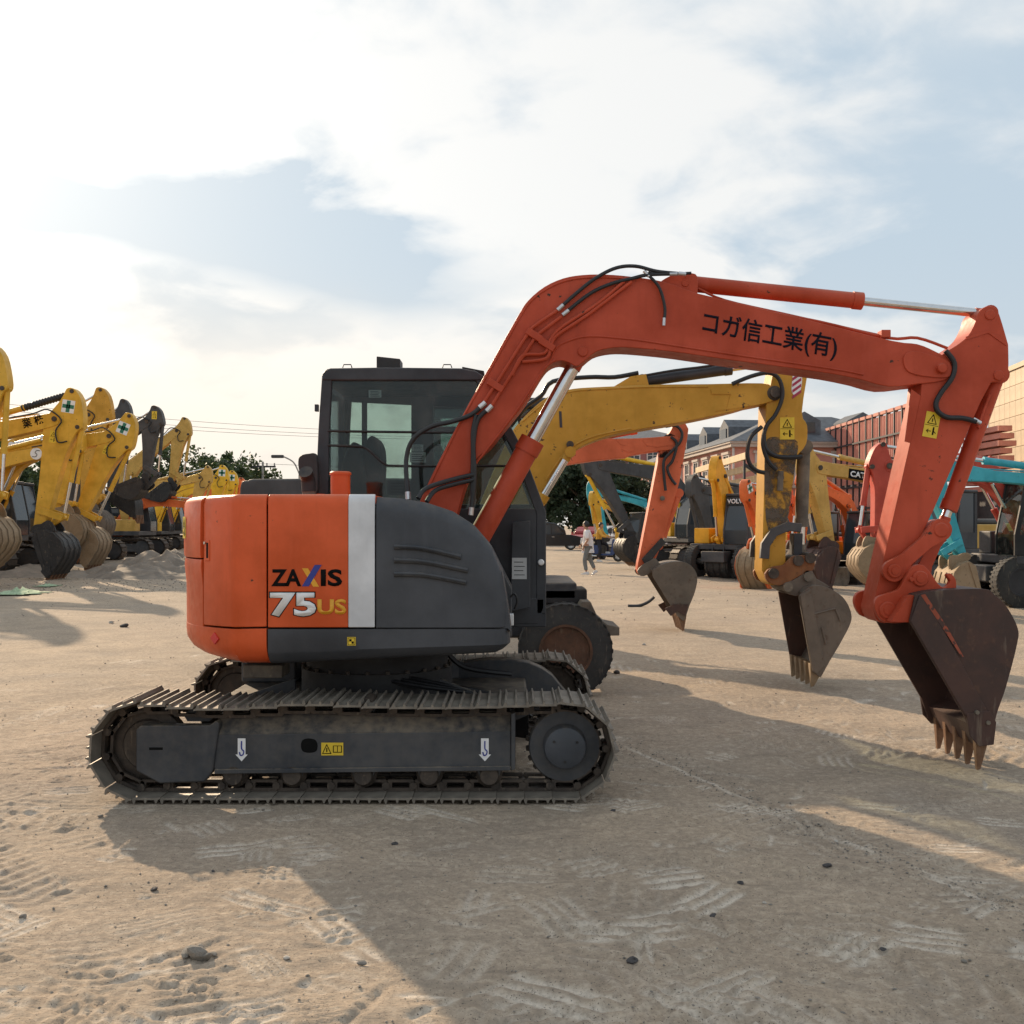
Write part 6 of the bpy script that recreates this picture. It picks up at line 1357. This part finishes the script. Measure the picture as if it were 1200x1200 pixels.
MB().lathe(w3(914, 560, 9.70), (0, -1, 0), [(0, .03), (.04, .03), (.041, 0)], 12).build('valve', 'muddy_steel', wx); MB().cyl(w3(915, 552, 9.68), w3(914, 575, 9.68), .028, n=10).build('valve_body', 'muddy_steel', wx)
# curved link, rusty quick coupler, bucket
MB().strip(WP([(901, 655), (902, 640), (910, 628), (924, 622), (938, 624)], 9.66), *Wy(9.64, 9.70), .085).build('curved_link', 'charcoal_frame', wx, bevel=.006)
MB().strip(WP([(901, 655), (902, 640), (910, 628), (924, 622), (938, 624)], 9.66), *Wy(10.06, 10.12), .085).build('curved_link', 'charcoal_frame', wx, bevel=.006)
MB().prism(WP([(930, 625), (941, 625), (940, 660), (930, 660)], 9.8), *Wy(9.8, 9.95)).build('bucket_link', 'charcoal_frame', wx, bevel=.006)
for yy in (9.62, 10.08): MB().prism(smooth_poly(WP([(896, 672), (905, 664), (918, 662), (928, 652), (944, 651), (954, 656), (952, 668), (938, 674), (924, 682), (912, 686), (900, 682)], 9.64), 2), *Wy(yy, yy + .05)).build('quick_coupler', 'rust', wx, bevel=.006)
for (x, y) in ((907, 672), (936, 657), (950, 654)): MB().cyl(w3(x, y, 9.6), w3(x, y, 9.6) + Vector((0, .58, 0)), .05, n=16).build('coupler_pin', 'chain_steel', wx)
KB = 9.50
kb = WP([(940, 694), (953, 686), (971, 689), (988, 700), (997, 716), (997, 730), (986, 752), (973, 774), (962, 794)], KB)
kf = WP([(952, 788), (936, 699)], KB)
kb = open_smooth([q[:2] for q in kb])
wbk = MB().strip(kb, *Wy(KB + .012, KB + .74), .03, -1).build('bucket', 'bucket_grey', wx)
for y0 in (KB, KB + .73): MB().prism(kb + kf, *Wy(y0, y0 + .022)).build('side_plate', 'bucket_rust' if y0 > KB else 'bucket_grey', wbk, bevel=.004)
MB().prism(WP([(937, 697), (950, 690), (966, 780), (957, 790), (952, 786)], KB), *Wy(KB - .014, KB)).build('edge_strip', 'bucket_grey', wbk, bevel=.004)
for (a, b) in (((952, 720), (979, 713)), ((963, 735), (968, 755)), ((979, 713), (985, 728))):
    p, q = w3(*a, KB - .006), w3(*b, KB - .006); MB().tube([p, q], .009, 5, 1).build('weld_rib', 'bucket_grey', wbk)
for y0 in (9.68, 9.98): MB().prism(smooth_poly(WP([(917, 690), (919, 682), (928, 680), (938, 674), (944, 668), (952, 670), (956, 678), (972, 688), (952, 690), (938, 698), (926, 697)], 9.64), 2), *Wy(y0 - .06, y0)).build('bucket_ear', 'bucket_grey', wbk, bevel=.005)
for (x, y) in ((924, 688), (948, 676)): MB().cyl(w3(x, y, 9.58), w3(x, y, 9.58) + Vector((0, .5, 0)), .045, n=16).build('ear_pin', 'muddy_steel', wbk)
for k in range(5):
    y = KB + .05 + .65 * k / 4 - OY; tw = .038; q0, q1, q2 = w2(950, 778, KB), w2(967, 782, KB), w2(953, 806, KB)
    MB().add([(q0[0], y - tw, q0[1]), (q1[0], y - tw, q1[1]), (q1[0], y + tw, q1[1]), (q0[0], y + tw, q0[1]), (q2[0] - .01, y - tw * .4, q2[1]), (q2[0] + .02, y - tw * .4, q2[1] + .01), (q2[0] + .02, y + tw * .4, q2[1] + .01), (q2[0] - .01, y + tw * .4, q2[1])], [(0, 3, 2, 1), (0, 1, 5, 4), (1, 2, 6, 5), (2, 3, 7, 6), (3, 0, 4, 7), (4, 5, 6, 7)]).build('tooth', 'bucket_tan', wbk, bevel=.004)

# ------------------------------------------------------------------ third orange excavator further back
YO = 15.0; XO = at(470, 0, YO).x
ox = thing('crawler_excavator', 'smaller orange excavator with a grey bucket resting on the yard', 'excavator', (XO, YO + .15, 0))
def o2(px, py, Y=YO): p = at(px, py, Y); return (p.x - XO, p.z)
def o3(px, py, Y=YO): p = at(px, py, Y); return Vector((p.x - XO, p.y - YO - .15, p.z))
def OP(pts, Y=YO): return [(*o2(q[0], q[1], Y), *q[2:]) for q in pts]
def Oy(*a): return [y - YO - .15 for y in a]
crawler(ox, 2.9, 2.2, .45, .6); upper(ox, .68, 'orange_third', 'cab_grey', None, wd=2.7)
ob = [(505, 640), (525, 585), (560, 530), (590, 508), (625, 505), (665, 510), (720, 514), (765, 512.5), (790, 511), (800, 518), (795, 526), (770, 528.5), (740, 533.5), (735, 536, 1), (702, 539), (640, 548), (610, 552), (585, 562), (560, 590), (530, 645)]
oboom = MB().prism(smooth_poly(OP(ob), 2), *Oy(15.0, 15.3)).build('boom', 'orange_third', ox, bevel=.01)
MB().prism(OP([(753, 516), (758, 522), (770, 524), (790, 521), (790, 514)]), *Oy(14.992, 15.0)).build('reinforcing_plate', 'orange_third', oboom); MB().prism(OP([(722, 516), (728, 521), (733, 522), (728, 526), (736, 530), (744, 528), (740, 519)]), *Oy(14.992, 15.0)).build('reinforcing_plate', 'orange_third', oboom)
hyd(ox, o3(640, 522, 15.15), o3(797, 493, 15.15), .075, .66, 'orange_third', rr=.55, name='arm_cylinder')
for yy in (14.9, 15.4): hyd(ox, o3(535, 660, yy), o3(598, 545, yy), .06, .55, 'orange_third', rr=.6, name='boom_cylinder')
oa = [(789, 500), (793, 490), (800, 491), (807, 502, 1), (806, 512), (797, 563, 1), (777, 634, 1), (770, 652), (760, 672), (752, 675), (747, 667), (750, 650, 1), (773, 532, 1), (778, 520), (784, 508)]
oarm = MB().prism(smooth_poly(OP(oa), 2), *Oy(15.02, 15.28)).build('arm', 'orange_third', ox, bevel=.01)
MB().prism(smooth_poly(OP([(777, 512), (786, 508), (793, 514), (788, 526), (778, 536), (771, 534), (773, 520)]), 2), *Oy(15.01, 15.02)).build('dirt_patch', 'grease_film', oarm, smooth=0)
for pts in ([(780, 500), (792, 499), (799, 507), (797, 518), (786, 530), (778, 540), (778, 556), (780, 575)], [(786, 512), (793, 520), (788, 540), (782, 548), (786, 560), (792, 568)]):
    MB().tube([o3(x, y, 14.96) for x, y in pts], .022, 7, 4).build('hose', 'hose', ox)
MB().lathe(o3(776, 584, 15.0), (0, -1, 0), [(0, .035), (.04, .035), (.041, 0)], 12).build('valve', 'muddy_steel', ox)
hyd(ox, o3(795, 578, 15.15), o3(772, 640, 15.15), .06, .8, 'orange_third', rr=.6, name='bucket_cylinder')
MB().prism(OP([(752, 655), (775, 630), (780, 636), (772, 645), (757, 664)]), *Oy(14.96, 15.02)).build('side_link', 'bucket_black', ox, bevel=.005); MB().prism(OP([(752, 655), (775, 630), (780, 636), (772, 645), (757, 664)]), *Oy(15.28, 15.34)).build('side_link', 'bucket_black', ox, bevel=.005)
KO = 14.80
ko = OP([(764, 668), (780, 660), (798, 658), (810, 663), (817, 675), (815, 692), (808, 710), (804, 722), (801, 728)], KO); kof = OP([(794, 722), (790, 716), (765, 676)], KO)
ko = open_smooth([q[:2] for q in ko])
obk = MB().strip(ko, *Oy(KO + .012, KO + .66), .03, -1).build('bucket', 'bucket_grey', ox)
for y0 in (KO, KO + .65): MB().prism(ko + kof, *Oy(y0, y0 + .025)).build('side_plate', 'bucket_grey', obk, bevel=.005)
for y0 in (KO - .02, KO + .68): MB().prism(OP([(790, 708), (779, 713), (786, 722), (793, 716), (803, 722), (806, 708)], KO), *Oy(y0, y0 + .02)).build('side_cutter', 'bucket_rust', obk)
for y0 in (14.94, 15.28): MB().prism(smooth_poly(OP([(747, 669), (753, 662), (762, 657), (768, 654), (773, 660), (782, 661), (768, 668), (758, 674), (751, 675)], 14.94), 2), *Oy(y0, y0 + .06)).build('bucket_ear', 'bucket_grey', obk, bevel=.005)
for k in range(5):
    y = KO + .05 + .58 * k / 4; q0, q1, q2 = o2(793, 718, KO), o2(805, 720, KO), o2(801, 740, KO); yy = y - YO - .15; tw = .038
    MB().add([(q0[0], yy - tw, q0[1]), (q1[0], yy - tw, q1[1]), (q1[0], yy + tw, q1[1]), (q0[0], yy + tw, q0[1]), (q2[0] - .012, yy - tw * .5, q2[1]), (q2[0] + .012, yy - tw * .5, q2[1] + .01), (q2[0] + .012, yy + tw * .5, q2[1] + .01), (q2[0] - .012, yy + tw * .5, q2[1])], [(0, 3, 2, 1), (0, 1, 5, 4), (1, 2, 6, 5), (2, 3, 7, 6), (3, 0, 4, 7), (4, 5, 6, 7)]).build('tooth', 'teeth_rust', obk, bevel=.004)

# ------------------------------------------------------------------ right hand cluster, facing the other way
GR = 'machines parked along the right side of the yard'
o, r = machine('wheeled_excavator', 'amber excavator with white cab lettering and slender arm', (846, 558), (853, 640), 30, .8, -1, 'volvo_yellow', body='volvo_yellow', cabm='grey_machine', kmat='bucket_black', brot=R(-28), yaw=R(45), group=GR, under='wheels', Lb=2.2, knee=.55, bucket_size=.95, bw=.8)
MB().box(1.06, 1.12, .22, .96, 2.14, 2.38).build('visor_panel', 'black_plastic', o)
text('VOLVO', 'letter_white', o, (1.121, .25, 2.19), (0, 1, 0), (0, 0, 1), .68, .14, bold=.03, name='cab_lettering')
machine('crawler_excavator', 'grey armed excavator with a rounded muddy bucket and yellow tail', (822, 574), (836, 640), 33, .75, -1, 'grey_machine', body='yellow_bright', kmat='bucket_grey', brot=R(-95), yaw=R(35), group=GR, Lb=4.6, bucket_size=1.2, bw=.9, armk=1.4)
o, r = machine('crawler_excavator', 'small orange excavator with a cross sticker and tan backed bucket', (882, 578), (900, 640), 25.5, .62, -1, 'orange_far', kmat='orange_far', brot=R(-10), yaw=R(45), group=GR, Lb=4.8, bucket_size=1.0, bw=.75, armk=1.25)
arm_sticker(o, r, -.14, .1, .22, -1)
o, r = machine('crawler_excavator', 'tan yellow excavator with dark boom marking beside the grey cylinder', (958, 548), (976, 640), 24, .78, -1, 'yellow_tan', kmat='bucket_rust', brot=R(-6), yaw=R(25), group=GR, Lb=5.2, knee=.75, bucket_size=1.05, bw=.9, armk=1.2)
boom, arm, bpf, apf, bw_ = r; p0, p1 = Vector(bpf(.82, .06)), Vector(bpf(.72, .10)); d = (p1 - p0).normalized()
MB().obox((p1.x, bw_ + .003, p1.y), (d.x * .30, 0, d.y * .30), (0, .002, 0), (d.y * .12, 0, -d.x * .12)).build('dark_marking', 'letter_black', boom, smooth=0)
text('CAT', 'letter_white', boom, (p1.x - d.x * .26 - d.y * -.06, bw_ + .006, p1.y - d.y * .26 - .07), (d.x, 0, d.y), (d.y, 0, abs(d.x)), .46, .14, bold=.03, name='boom_lettering')
o, r = machine('crawler_excavator', 'orange mini excavator with black and amber body and dozer blade', (948, 566), (938, 640), 26, .62, -1, 'orange_far', body='volvo_yellow', cabm='grey_machine', kmat='bucket_grey', brot=R(-10), yaw=R(30), group=GR, Lb=3.9, bucket_size=.8, bw=.6)
b = MB().strip([(1.75, .06), (1.68, .2), (1.68, .35), (1.75, .5)], -.95, .95, .05).build('dozer_blade', 'muddy_steel', o); MB().box(.9, 1.7, -.5, -.4, .18, .3).build('blade_arm', 'charcoal_frame', o); MB().box(.9, 1.7, .4, .5, .18, .3).build('blade_arm', 'charcoal_frame', o)
o, r = machine('wheeled_excavator', 'dark wheeled excavator with chunky tyres, tall cab and red boom', (1042, 546), (1030, 634), 20.0, .78, -1, 'red_orange', body='grey_machine', cabm='black_plastic', kmat='bucket_tan', brot=R(-20), group=GR, under='wheels', Lb=4.18, bucket_size=.75, bw=.7, armk=1.2, body_kw={'win': 'glass_cab_far'})
o, r = machine('wheeled_excavator', 'teal excavator with long low boom and pale ribbed bucket', (1098, 552), (1130, 652), 17.5, .74, -1, 'teal', kmat='bucket_tan', brot=R(-40), group=GR, Lb=6.4, knee=.42, bucket_size=.75, bw=.8, under='wheels')
machine('crawler_excavator', 'charcoal excavator with a yellow cylinder leaning over the scooter', (702, 545), (742, 625), 36, .9, -1, 'grey_machine', body='yellow', hydm='yellow_bright', kmat='bucket_black', brot=R(-25), yaw=R(20), group=GR, Lb=5.0, bucket_size=.9, bw=.8)
machine('crawler_excavator', 'mini yellow excavator with upright arm behind the two people', (699, 588), (706, 632), 47, .7, -1, 'yellow', kmat='bucket_black', brot=R(-15), yaw=R(40), group=GR, Lb=4.4, knee=.4, bucket_size=.8, bw=.7)
machine('crawler_excavator', 'teal excavator with white topped boom far behind the scooter', (700, 578), (712, 632), 54, .85, -1, 'teal', kmat='bucket_black', brot=R(-15), group=GR, Lb=5.2, knee=.5)
# ================================================================== people, scooter, cars
def skin(name, mat, parent, chain, edges, sub=2):
    """one continuous figure: joints with radii, joined by a skin surface"""
    me = bpy.data.meshes.new(name); me.from_pydata([c[:3] for c in chain], edges, []); me.materials.append(M[mat])
    o = bpy.data.objects.new(name, me); col.objects.link(o); o.parent = parent
    m_ = o.modifiers.new('skin', 'SKIN'); m_.use_smooth_shade = True
    for i, c in enumerate(chain): me.skin_vertices[0].data[i].radius = (c[3], c[4] if len(c) > 4 else c[3])
    me.skin_vertices[0].data[0].use_root = True
    s_ = o.modifiers.new('sub', 'SUBSURF'); s_.levels = s_.render_levels = sub
    return o
def head(parent, c, yaw, hairm='hair'):
    b = MB(); R_ = Matrix.Rotation(yaw, 3, 'Z'); c = Vector(c)
    bm = bmesh.new(); bmesh.ops.create_icosphere(bm, subdivisions=3, radius=.1)
    for v in bm.verts:
        v.co.z *= 1.25; v.co.y *= .82
        if v.co.x > 0 and v.co.z < 0: v.co.x *= .92
        if v.co.x > .07 and abs(v.co.y) < .025 and -.03 < v.co.z < .03: v.co.x += .02
        v.co = R_ @ v.co + c
    m_ = bpy.data.meshes.new('head'); bm.to_mesh(m_); bm.free(); m_.materials.append(M['skin']); m_.polygons.foreach_set('use_smooth', [True] * len(m_.polygons))
    h = inst(m_, 'head', parent)
    for s in (-1, 1):
        e = c + R_ @ Vector((.085, s * .032, .012)); MB().lathe(e, R_ @ Vector((1, 0, 0)), [(-.005, .008), (.006, .007), (.009, 0)], 8).build('eye', 'letter_black', h)
        e = c + R_ @ Vector((0, s * .082, -.005)); MB().lathe(e, R_ @ Vector((0, s, 0)), [(-.01, .026), (.006, .022), (.008, 0)], 10).build('ear', 'skin', h)
    MB().obox(c + R_ @ Vector((.086, 0, -.055)), R_ @ Vector((.006, 0, 0)), R_ @ Vector((0, .022, 0)), (0, 0, .004)).build('mouth', 'label_red', h)
    bm = bmesh.new(); bmesh.ops.create_icosphere(bm, subdivisions=3, radius=.11)
    for v in list(bm.verts):
        v.co.z = v.co.z * 1.24 + .012; v.co.y *= .86; v.co.x = v.co.x * .98 - .012
    bmesh.ops.delete(bm, geom=[v for v in bm.verts if (v.co.z < .035 and v.co.x > .0) or v.co.z < -.06], context='VERTS')
    for v in bm.verts: v.co = R_ @ (v.co * (1 + .02 * math.sin(v.co.z * 90 + v.co.y * 70))) + c
    m_ = bpy.data.meshes.new('hair'); bm.to_mesh(m_); bm.free(); m_.materials.append(M[hairm]); m_.polygons.foreach_set('use_smooth', [True] * len(m_.polygons)); inst(m_, 'hair', h)
def hand(parent, w_, d, sgn):
    """palm and five slightly curled fingers; w_: wrist point, d: direction of the forearm"""
    w_, d = Vector(w_), Vector(d).normalized(); s = d.orthogonal().normalized(); n_ = d.cross(s)
    ch = [(*w_, .022)]; ed = []; ch.append((*(w_ + d * .07), .03, .016)); ed.append((0, 1))
    for k in range(4):
        b = w_ + d * .085 + s * (k - 1.5) * .019; t1 = b + d * (.035 + .006 * (k in (1, 2))) + n_ * .008; t2 = t1 + d * .025 + n_ * .022; i = len(ch)
        ch += [(*b, .009), (*t1, .008), (*t2, .007)]; ed += [(1, i), (i, i + 1), (i + 1, i + 2)]
    b = w_ + d * .03 + s * sgn * .035; i = len(ch); ch += [(*b, .010), (*(b + d * .03 + s * sgn * .018 + n_ * .01), .008)]; ed += [(1, i), (i, i + 1)]
    return skin('hand', 'skin', parent, ch, ed, 1)
# person in a white shirt, walking
p = at(689, 672, gy(672)); pw = thing('person', 'person in a loose white shirt and grey trousers walking across the yard', 'person', (p.x, p.y, gz(p.x, p.y)), R(170))
h = .985
body = [(0, 0, .92, .15, .11), (0, 0, 1.10, .13, .10), (0.02, 0, 1.30, .17, .11), (.03, 0, 1.42, .10, .08), (.05, 0, 1.50, .055),
        (.03, .20, 1.38, .055), (-.02, .25, 1.12, .043), (.12, .24, .92, .033), (.03, -.20, 1.38, .055), (.06, -.25, 1.12, .043), (.24, -.22, .95, .033),
        (0, .10, .86, .085), (.10, .11, .47, .058), (.04, .11, .08, .042), (0, -.10, .86, .085), (-.06, -.11, .48, .058), (-.22, -.11, .14, .042)]
be = [(0, 1), (1, 2), (2, 3), (3, 4), (2, 5), (5, 6), (6, 7), (2, 8), (8, 9), (9, 10), (0, 11), (11, 12), (12, 13), (0, 14), (14, 15), (15, 16)]
skin('body', 'skin', pw, body, be)
skin('shirt', 'shirt_white', pw, [(0, 0, .88, .20, .15), (0, 0, 1.10, .175, .14), (.02, 0, 1.30, .20, .14), (.03, 0, 1.41, .12, .10), (.03, .20, 1.38, .085), (-.01, .26, 1.14, .07), (.03, -.20, 1.38, .085), (.06, -.26, 1.14, .07), (0, 0, .76, .205, .155)],
     [(0, 1), (1, 2), (2, 3), (2, 4), (4, 5), (2, 6), (6, 7), (0, 8)])
skin('trousers', 'trouser_grey', pw, [(0, 0, .92, .16, .12), (0, .10, .84, .10), (.10, .115, .47, .078), (.045, .115, .12, .065), (0, -.10, .84, .10), (-.06, -.115, .48, .078), (-.20, -.115, .18, .065)], [(0, 1), (1, 2), (2, 3), (0, 4), (4, 5), (5, 6)])
for (x, y, z, a) in ((.04, .11, .0, 0), (-.23, -.11, .03, .5)):
    b = MB().prism(smooth_poly([(-.08, 0), (-.09, .05), (-.05, .09), (.03, .08), (.12, .045), (.17, .03), (.17, 0)], 2), -.045, .045); o = b.build('shoe', 'car_white', pw, bevel=.01); o.location = (x, y, z); o.rotation_euler = (0, a, 0)
head(pw, (.07, 0, 1.595), R(-25)); hand(pw, (.12, .24, .92), (.15, 0, -.9), 1); hand(pw, (.24, -.22, .95), (.5, .1, -.5), -1)
# scooter with its rider
p = at(708, 658, gy(658)); sy_ = gy(658)
sct = thing('motor_scooter', 'blue step through motor scooter stopped on the yard', 'scooter', (p.x, sy_, 0), R(-20))
for x in (-.62, .62):
    w_ = MB().lathe((x, -.05, .23), (0, 1, 0), [(0, .13), (.0, .19), (.02, .225), (.05, .235), (.08, .225), (.1, .19), (.1, .13)], 28, cap=False).build('wheel', 'tyre', sct)
    MB().lathe((x, -.03, .23), (0, 1, 0), [(0, .13), (.0, .05), (.06, .05), (.06, .13)], 20).build('rim', 'alloy', w_)
    for k in range(5):
        a = k * 1.257; MB().obox((x + .08 * math.cos(a), -.045, .23 + .08 * math.sin(a)), (.05 * math.cos(a), 0, .05 * math.sin(a)), (0, .01, 0), (-.014 * math.sin(a), 0, .014 * math.cos(a))).build('spoke', 'alloy', w_)
MB().prism(smooth_poly([(-.85, .50), (-.80, .66), (-.5, .72), (-.2, .70), (-.16, .52), (-.18, .34), (-.4, .32), (-.6, .44)], 3), -.15, .15).build('rear_body', 'scooter_blue', sct, bevel=.05, seg=3)
MB().prism([(-.2, .26), (.34, .26), (.34, .34), (-.2, .34)], -.15, .15).build('floorboard', 'scooter_blue', sct, bevel=.02)
MB().prism(smooth_poly([(.30, .28), (.36, .6), (.40, .92), (.48, .95), (.52, .7), (.60, .5), (.45, .3)], 3), -.17, .17).build('leg_shield', 'scooter_blue', sct, bevel=.05, seg=3)
MB().prism(smooth_poly([(.42, .42), (.5, .49), (.68, .5), (.84, .40), (.82, .36), (.66, .45), (.52, .43)], 2), -.08, .08).build('front_mudguard', 'scooter_blue', sct, bevel=.02)
MB().tube([(.62, 0, .23), (.52, 0, .6), (.44, 0, .98)], .03).build('fork', 'alloy', sct); MB().tube([(.36, -.33, 1.0), (.43, -.12, 1.04), (.43, .12, 1.04), (.36, .33, 1.0)], .016).build('handlebar', 'black_plastic', sct)
MB().lathe((.50, 0, .86), (1, 0, -.1), [(-.03, .09), (.02, .085), (.04, .05), (.045, 0)], 18).build('headlamp', 'lamp_clear', sct)
MB().prism(smooth_poly([(-.80, .72), (-.7, .78), (-.3, .78), (-.16, .74), (-.2, .70), (-.78, .68)], 2), -.13, .13).build('saddle', 'seat_fabric', sct, bevel=.02)
MB().prism(smooth_poly([(-1.02, .74), (-1.0, .98), (-.9, 1.02), (-.74, .98), (-.72, .74)], 2), -.17, .17).build('top_box', 'alloy', sct, bevel=.02)
MB().box(-.92, -.86, -.06, .06, .52, .58).build('tail_lamp', 'lamp_red', sct); MB().cyl((-.8, -.16, .26), (-.3, -.15, .24), .05, .04, 12).build('silencer', 'alloy', sct)
for s in (-1, 1): MB().tube([(.38, s * .25, 1.01), (.36, s * .3, 1.16)], .008).build('mirror_stem', 'black_plastic', sct); MB().lathe((.36, s * .32, 1.19), (1, 0, 0), [(-.01, .05), (.01, .05), (.011, 0)], 14).build('mirror', 'black_plastic', sct)
rd = thing('person', 'person in a mustard jacket and black trousers astride the scooter', 'person', (p.x, sy_, 0), R(-20))
body = [(-.25, 0, .86, .15, .12), (-.24, 0, 1.05, .13, .10), (-.20, 0, 1.26, .17, .11), (-.18, 0, 1.38, .09), (-.15, 0, 1.46, .055),
        (-.18, .20, 1.34, .055), (-.02, .28, 1.12, .043), (.26, .30, 1.05, .033), (-.18, -.20, 1.34, .055), (-.02, -.28, 1.12, .043), (.26, -.30, 1.05, .033),
        (-.22, .10, .84, .085), (.10, .17, .72, .06), (.10, .18, .36, .042), (-.22, -.10, .84, .085), (-.10, -.26, .52, .06), (-.18, -.30, .10, .042)]
skin('body', 'skin', rd, body, be)
skin('jacket', 'shirt_yellow', rd, [(-.25, 0, .84, .18, .15), (-.24, 0, 1.05, .165, .13), (-.20, 0, 1.26, .195, .135), (-.18, 0, 1.37, .11), (-.18, .20, 1.34, .08), (-.02, .28, 1.12, .065), (.20, .30, 1.06, .05), (-.18, -.20, 1.34, .08), (-.02, -.28, 1.12, .065), (.20, -.30, 1.06, .05)], [(0, 1), (1, 2), (2, 3), (2, 4), (4, 5), (5, 6), (2, 7), (7, 8), (8, 9)])
skin('trousers', 'trouser_black', rd, [(-.25, 0, .86, .16, .13), (-.22, .10, .84, .10), (.10, .17, .72, .075), (.10, .18, .40, .06), (-.22, -.10, .84, .10), (-.10, -.26, .52, .075), (-.17, -.295, .14, .06)], [(0, 1), (1, 2), (2, 3), (0, 4), (4, 5), (5, 6)])
for (x, y, z) in ((.12, .18, .34), (-.16, -.30, .0)):
    o = MB().prism(smooth_poly([(-.08, 0), (-.09, .05), (-.05, .09), (.03, .08), (.12, .045), (.17, .03), (.17, 0)], 2), -.045, .045).build('shoe', 'car_white', rd, bevel=.01); o.location = (x, y, z)
head(rd, (-.13, 0, 1.555), 0); hand(rd, (.26, .30, 1.05), (1, 0, -.2), 1); hand(rd, (.26, -.30, 1.05), (1, 0, -.2), -1)
# parked cars
def car(label, px, Y, rz, mat, H=1.62, L=4.6, group='cars parked in front of the trees', roofm=None):
    o = thing('parked_car', label, 'car', (at(px, 0, Y).x, Y, 0), rz, group); W = .9; k = L / 4.6; hz = H
    low = [(-2.28, .34), (-2.30, .62), (-2.22, .86), (-2.0, .95), (1.0, .98), (1.9, .86), (2.22, .70), (2.28, .45), (2.2, .28), (-2.2, .27)]
    MB().prism(smooth_poly([(x * k, z) for x, z in low], 3), -W, W).build('body', mat, o, bevel=.09, seg=3)
    up_ = [(-1.98, .94), (-1.75, hz - .16), (-1.5, hz - .03), (-.5, hz), (.2, hz - .04), (.5, hz - .14), (1.1, .97)]
    MB().prism(smooth_poly([(x * k, z) for x, z in up_], 2), -W + .13, W - .13).build('cabin', roofm or mat, o, bevel=.07, seg=3)
    for s in (-1, 1):
        y = s * (W - .128)
        for (a, b, c_, d) in ((-1.72, -.75, -.75, -1.55), (-.66, .12, .10, -.66), (.2, .92, .42, .16)):
            MB().prism([(a * k, 1.0), (b * k, 1.0), (c_ * k, hz - .17), (d * k, hz - .17)], min(y, y + s * .012), max(y, y + s * .012)).build('side_window', 'window_glass', o, smooth=0)
        MB().box(.75 * k, .9 * k, *sorted((s * W, s * (W + .16))), .98, 1.1).build('door_mirror', mat, o, bevel=.03)
        MB().box(1.95 * k, 2.24 * k, *sorted((s * (W - .4), s * (W - .03))), .62, .76).build('headlamp', 'lamp_clear', o, bevel=.02); MB().box(-2.29 * k, -2.1 * k, *sorted((s * (W - .35), s * (W - .0))), .68, .86).build('tail_lamp', 'lamp_red', o, bevel=.02)
        for dx in (-.7, .25): MB().box((dx - .08) * k, (dx + .08) * k, *sorted((s * W, s * (W + .02))), .82, .85).build('door_handle', 'alloy', o)
        for x in (-1.38, 1.38):
            w_ = MB().lathe((x * k, s * (W - .12) - .11, .335), (0, 1, 0), [(0, .22), (.0, .30), (.02, .33), (.11, .335), (.2, .33), (.22, .30), (.22, .22)], 28, cap=False).build('wheel', 'tyre', o)
            MB().lathe((x * k, s * (W - .01), .335), (0, s, 0), [(-.12, .23), (0, .23), (.0, .20), (-.04, .18), (-.05, .06), (-.02, .05), (-.019, 0)], 24).build('hubcap', 'alloy', w_)
            for q in range(5):
                a = q * 1.257 + .3; MB().obox((x * k + .12 * math.cos(a), s * (W - .02), .335 + .12 * math.sin(a)), (.08 * math.cos(a), 0, .08 * math.sin(a)), (0, .015, 0), (-.02 * math.sin(a), 0, .02 * math.cos(a))).build('spoke', 'alloy', w_)
    MB().add([(1.08 * k, -W + .2, 1.0), (1.08 * k, W - .2, 1.0), (.50 * k, W - .24, hz - .16), (.50 * k, -W + .24, hz - .16)], [(0, 1, 2, 3)]).build('windscreen', 'window_glass', o, smooth=0)
    return o
car('black sport utility car parked side on before the dark trees', 643, 66, 0, 'car_black', 1.78)
car('white hatchback parked nose out behind the person in white', 712, 74, R(-150), 'car_white', 1.55, 4.2)
car('dark red car between the black and the white car', 690, 72, R(-110), 'car_red', 1.5, 4.3)
car('white sedan behind the scooter rider', 742, 70, R(-165), 'car_white', 1.5, 4.5)
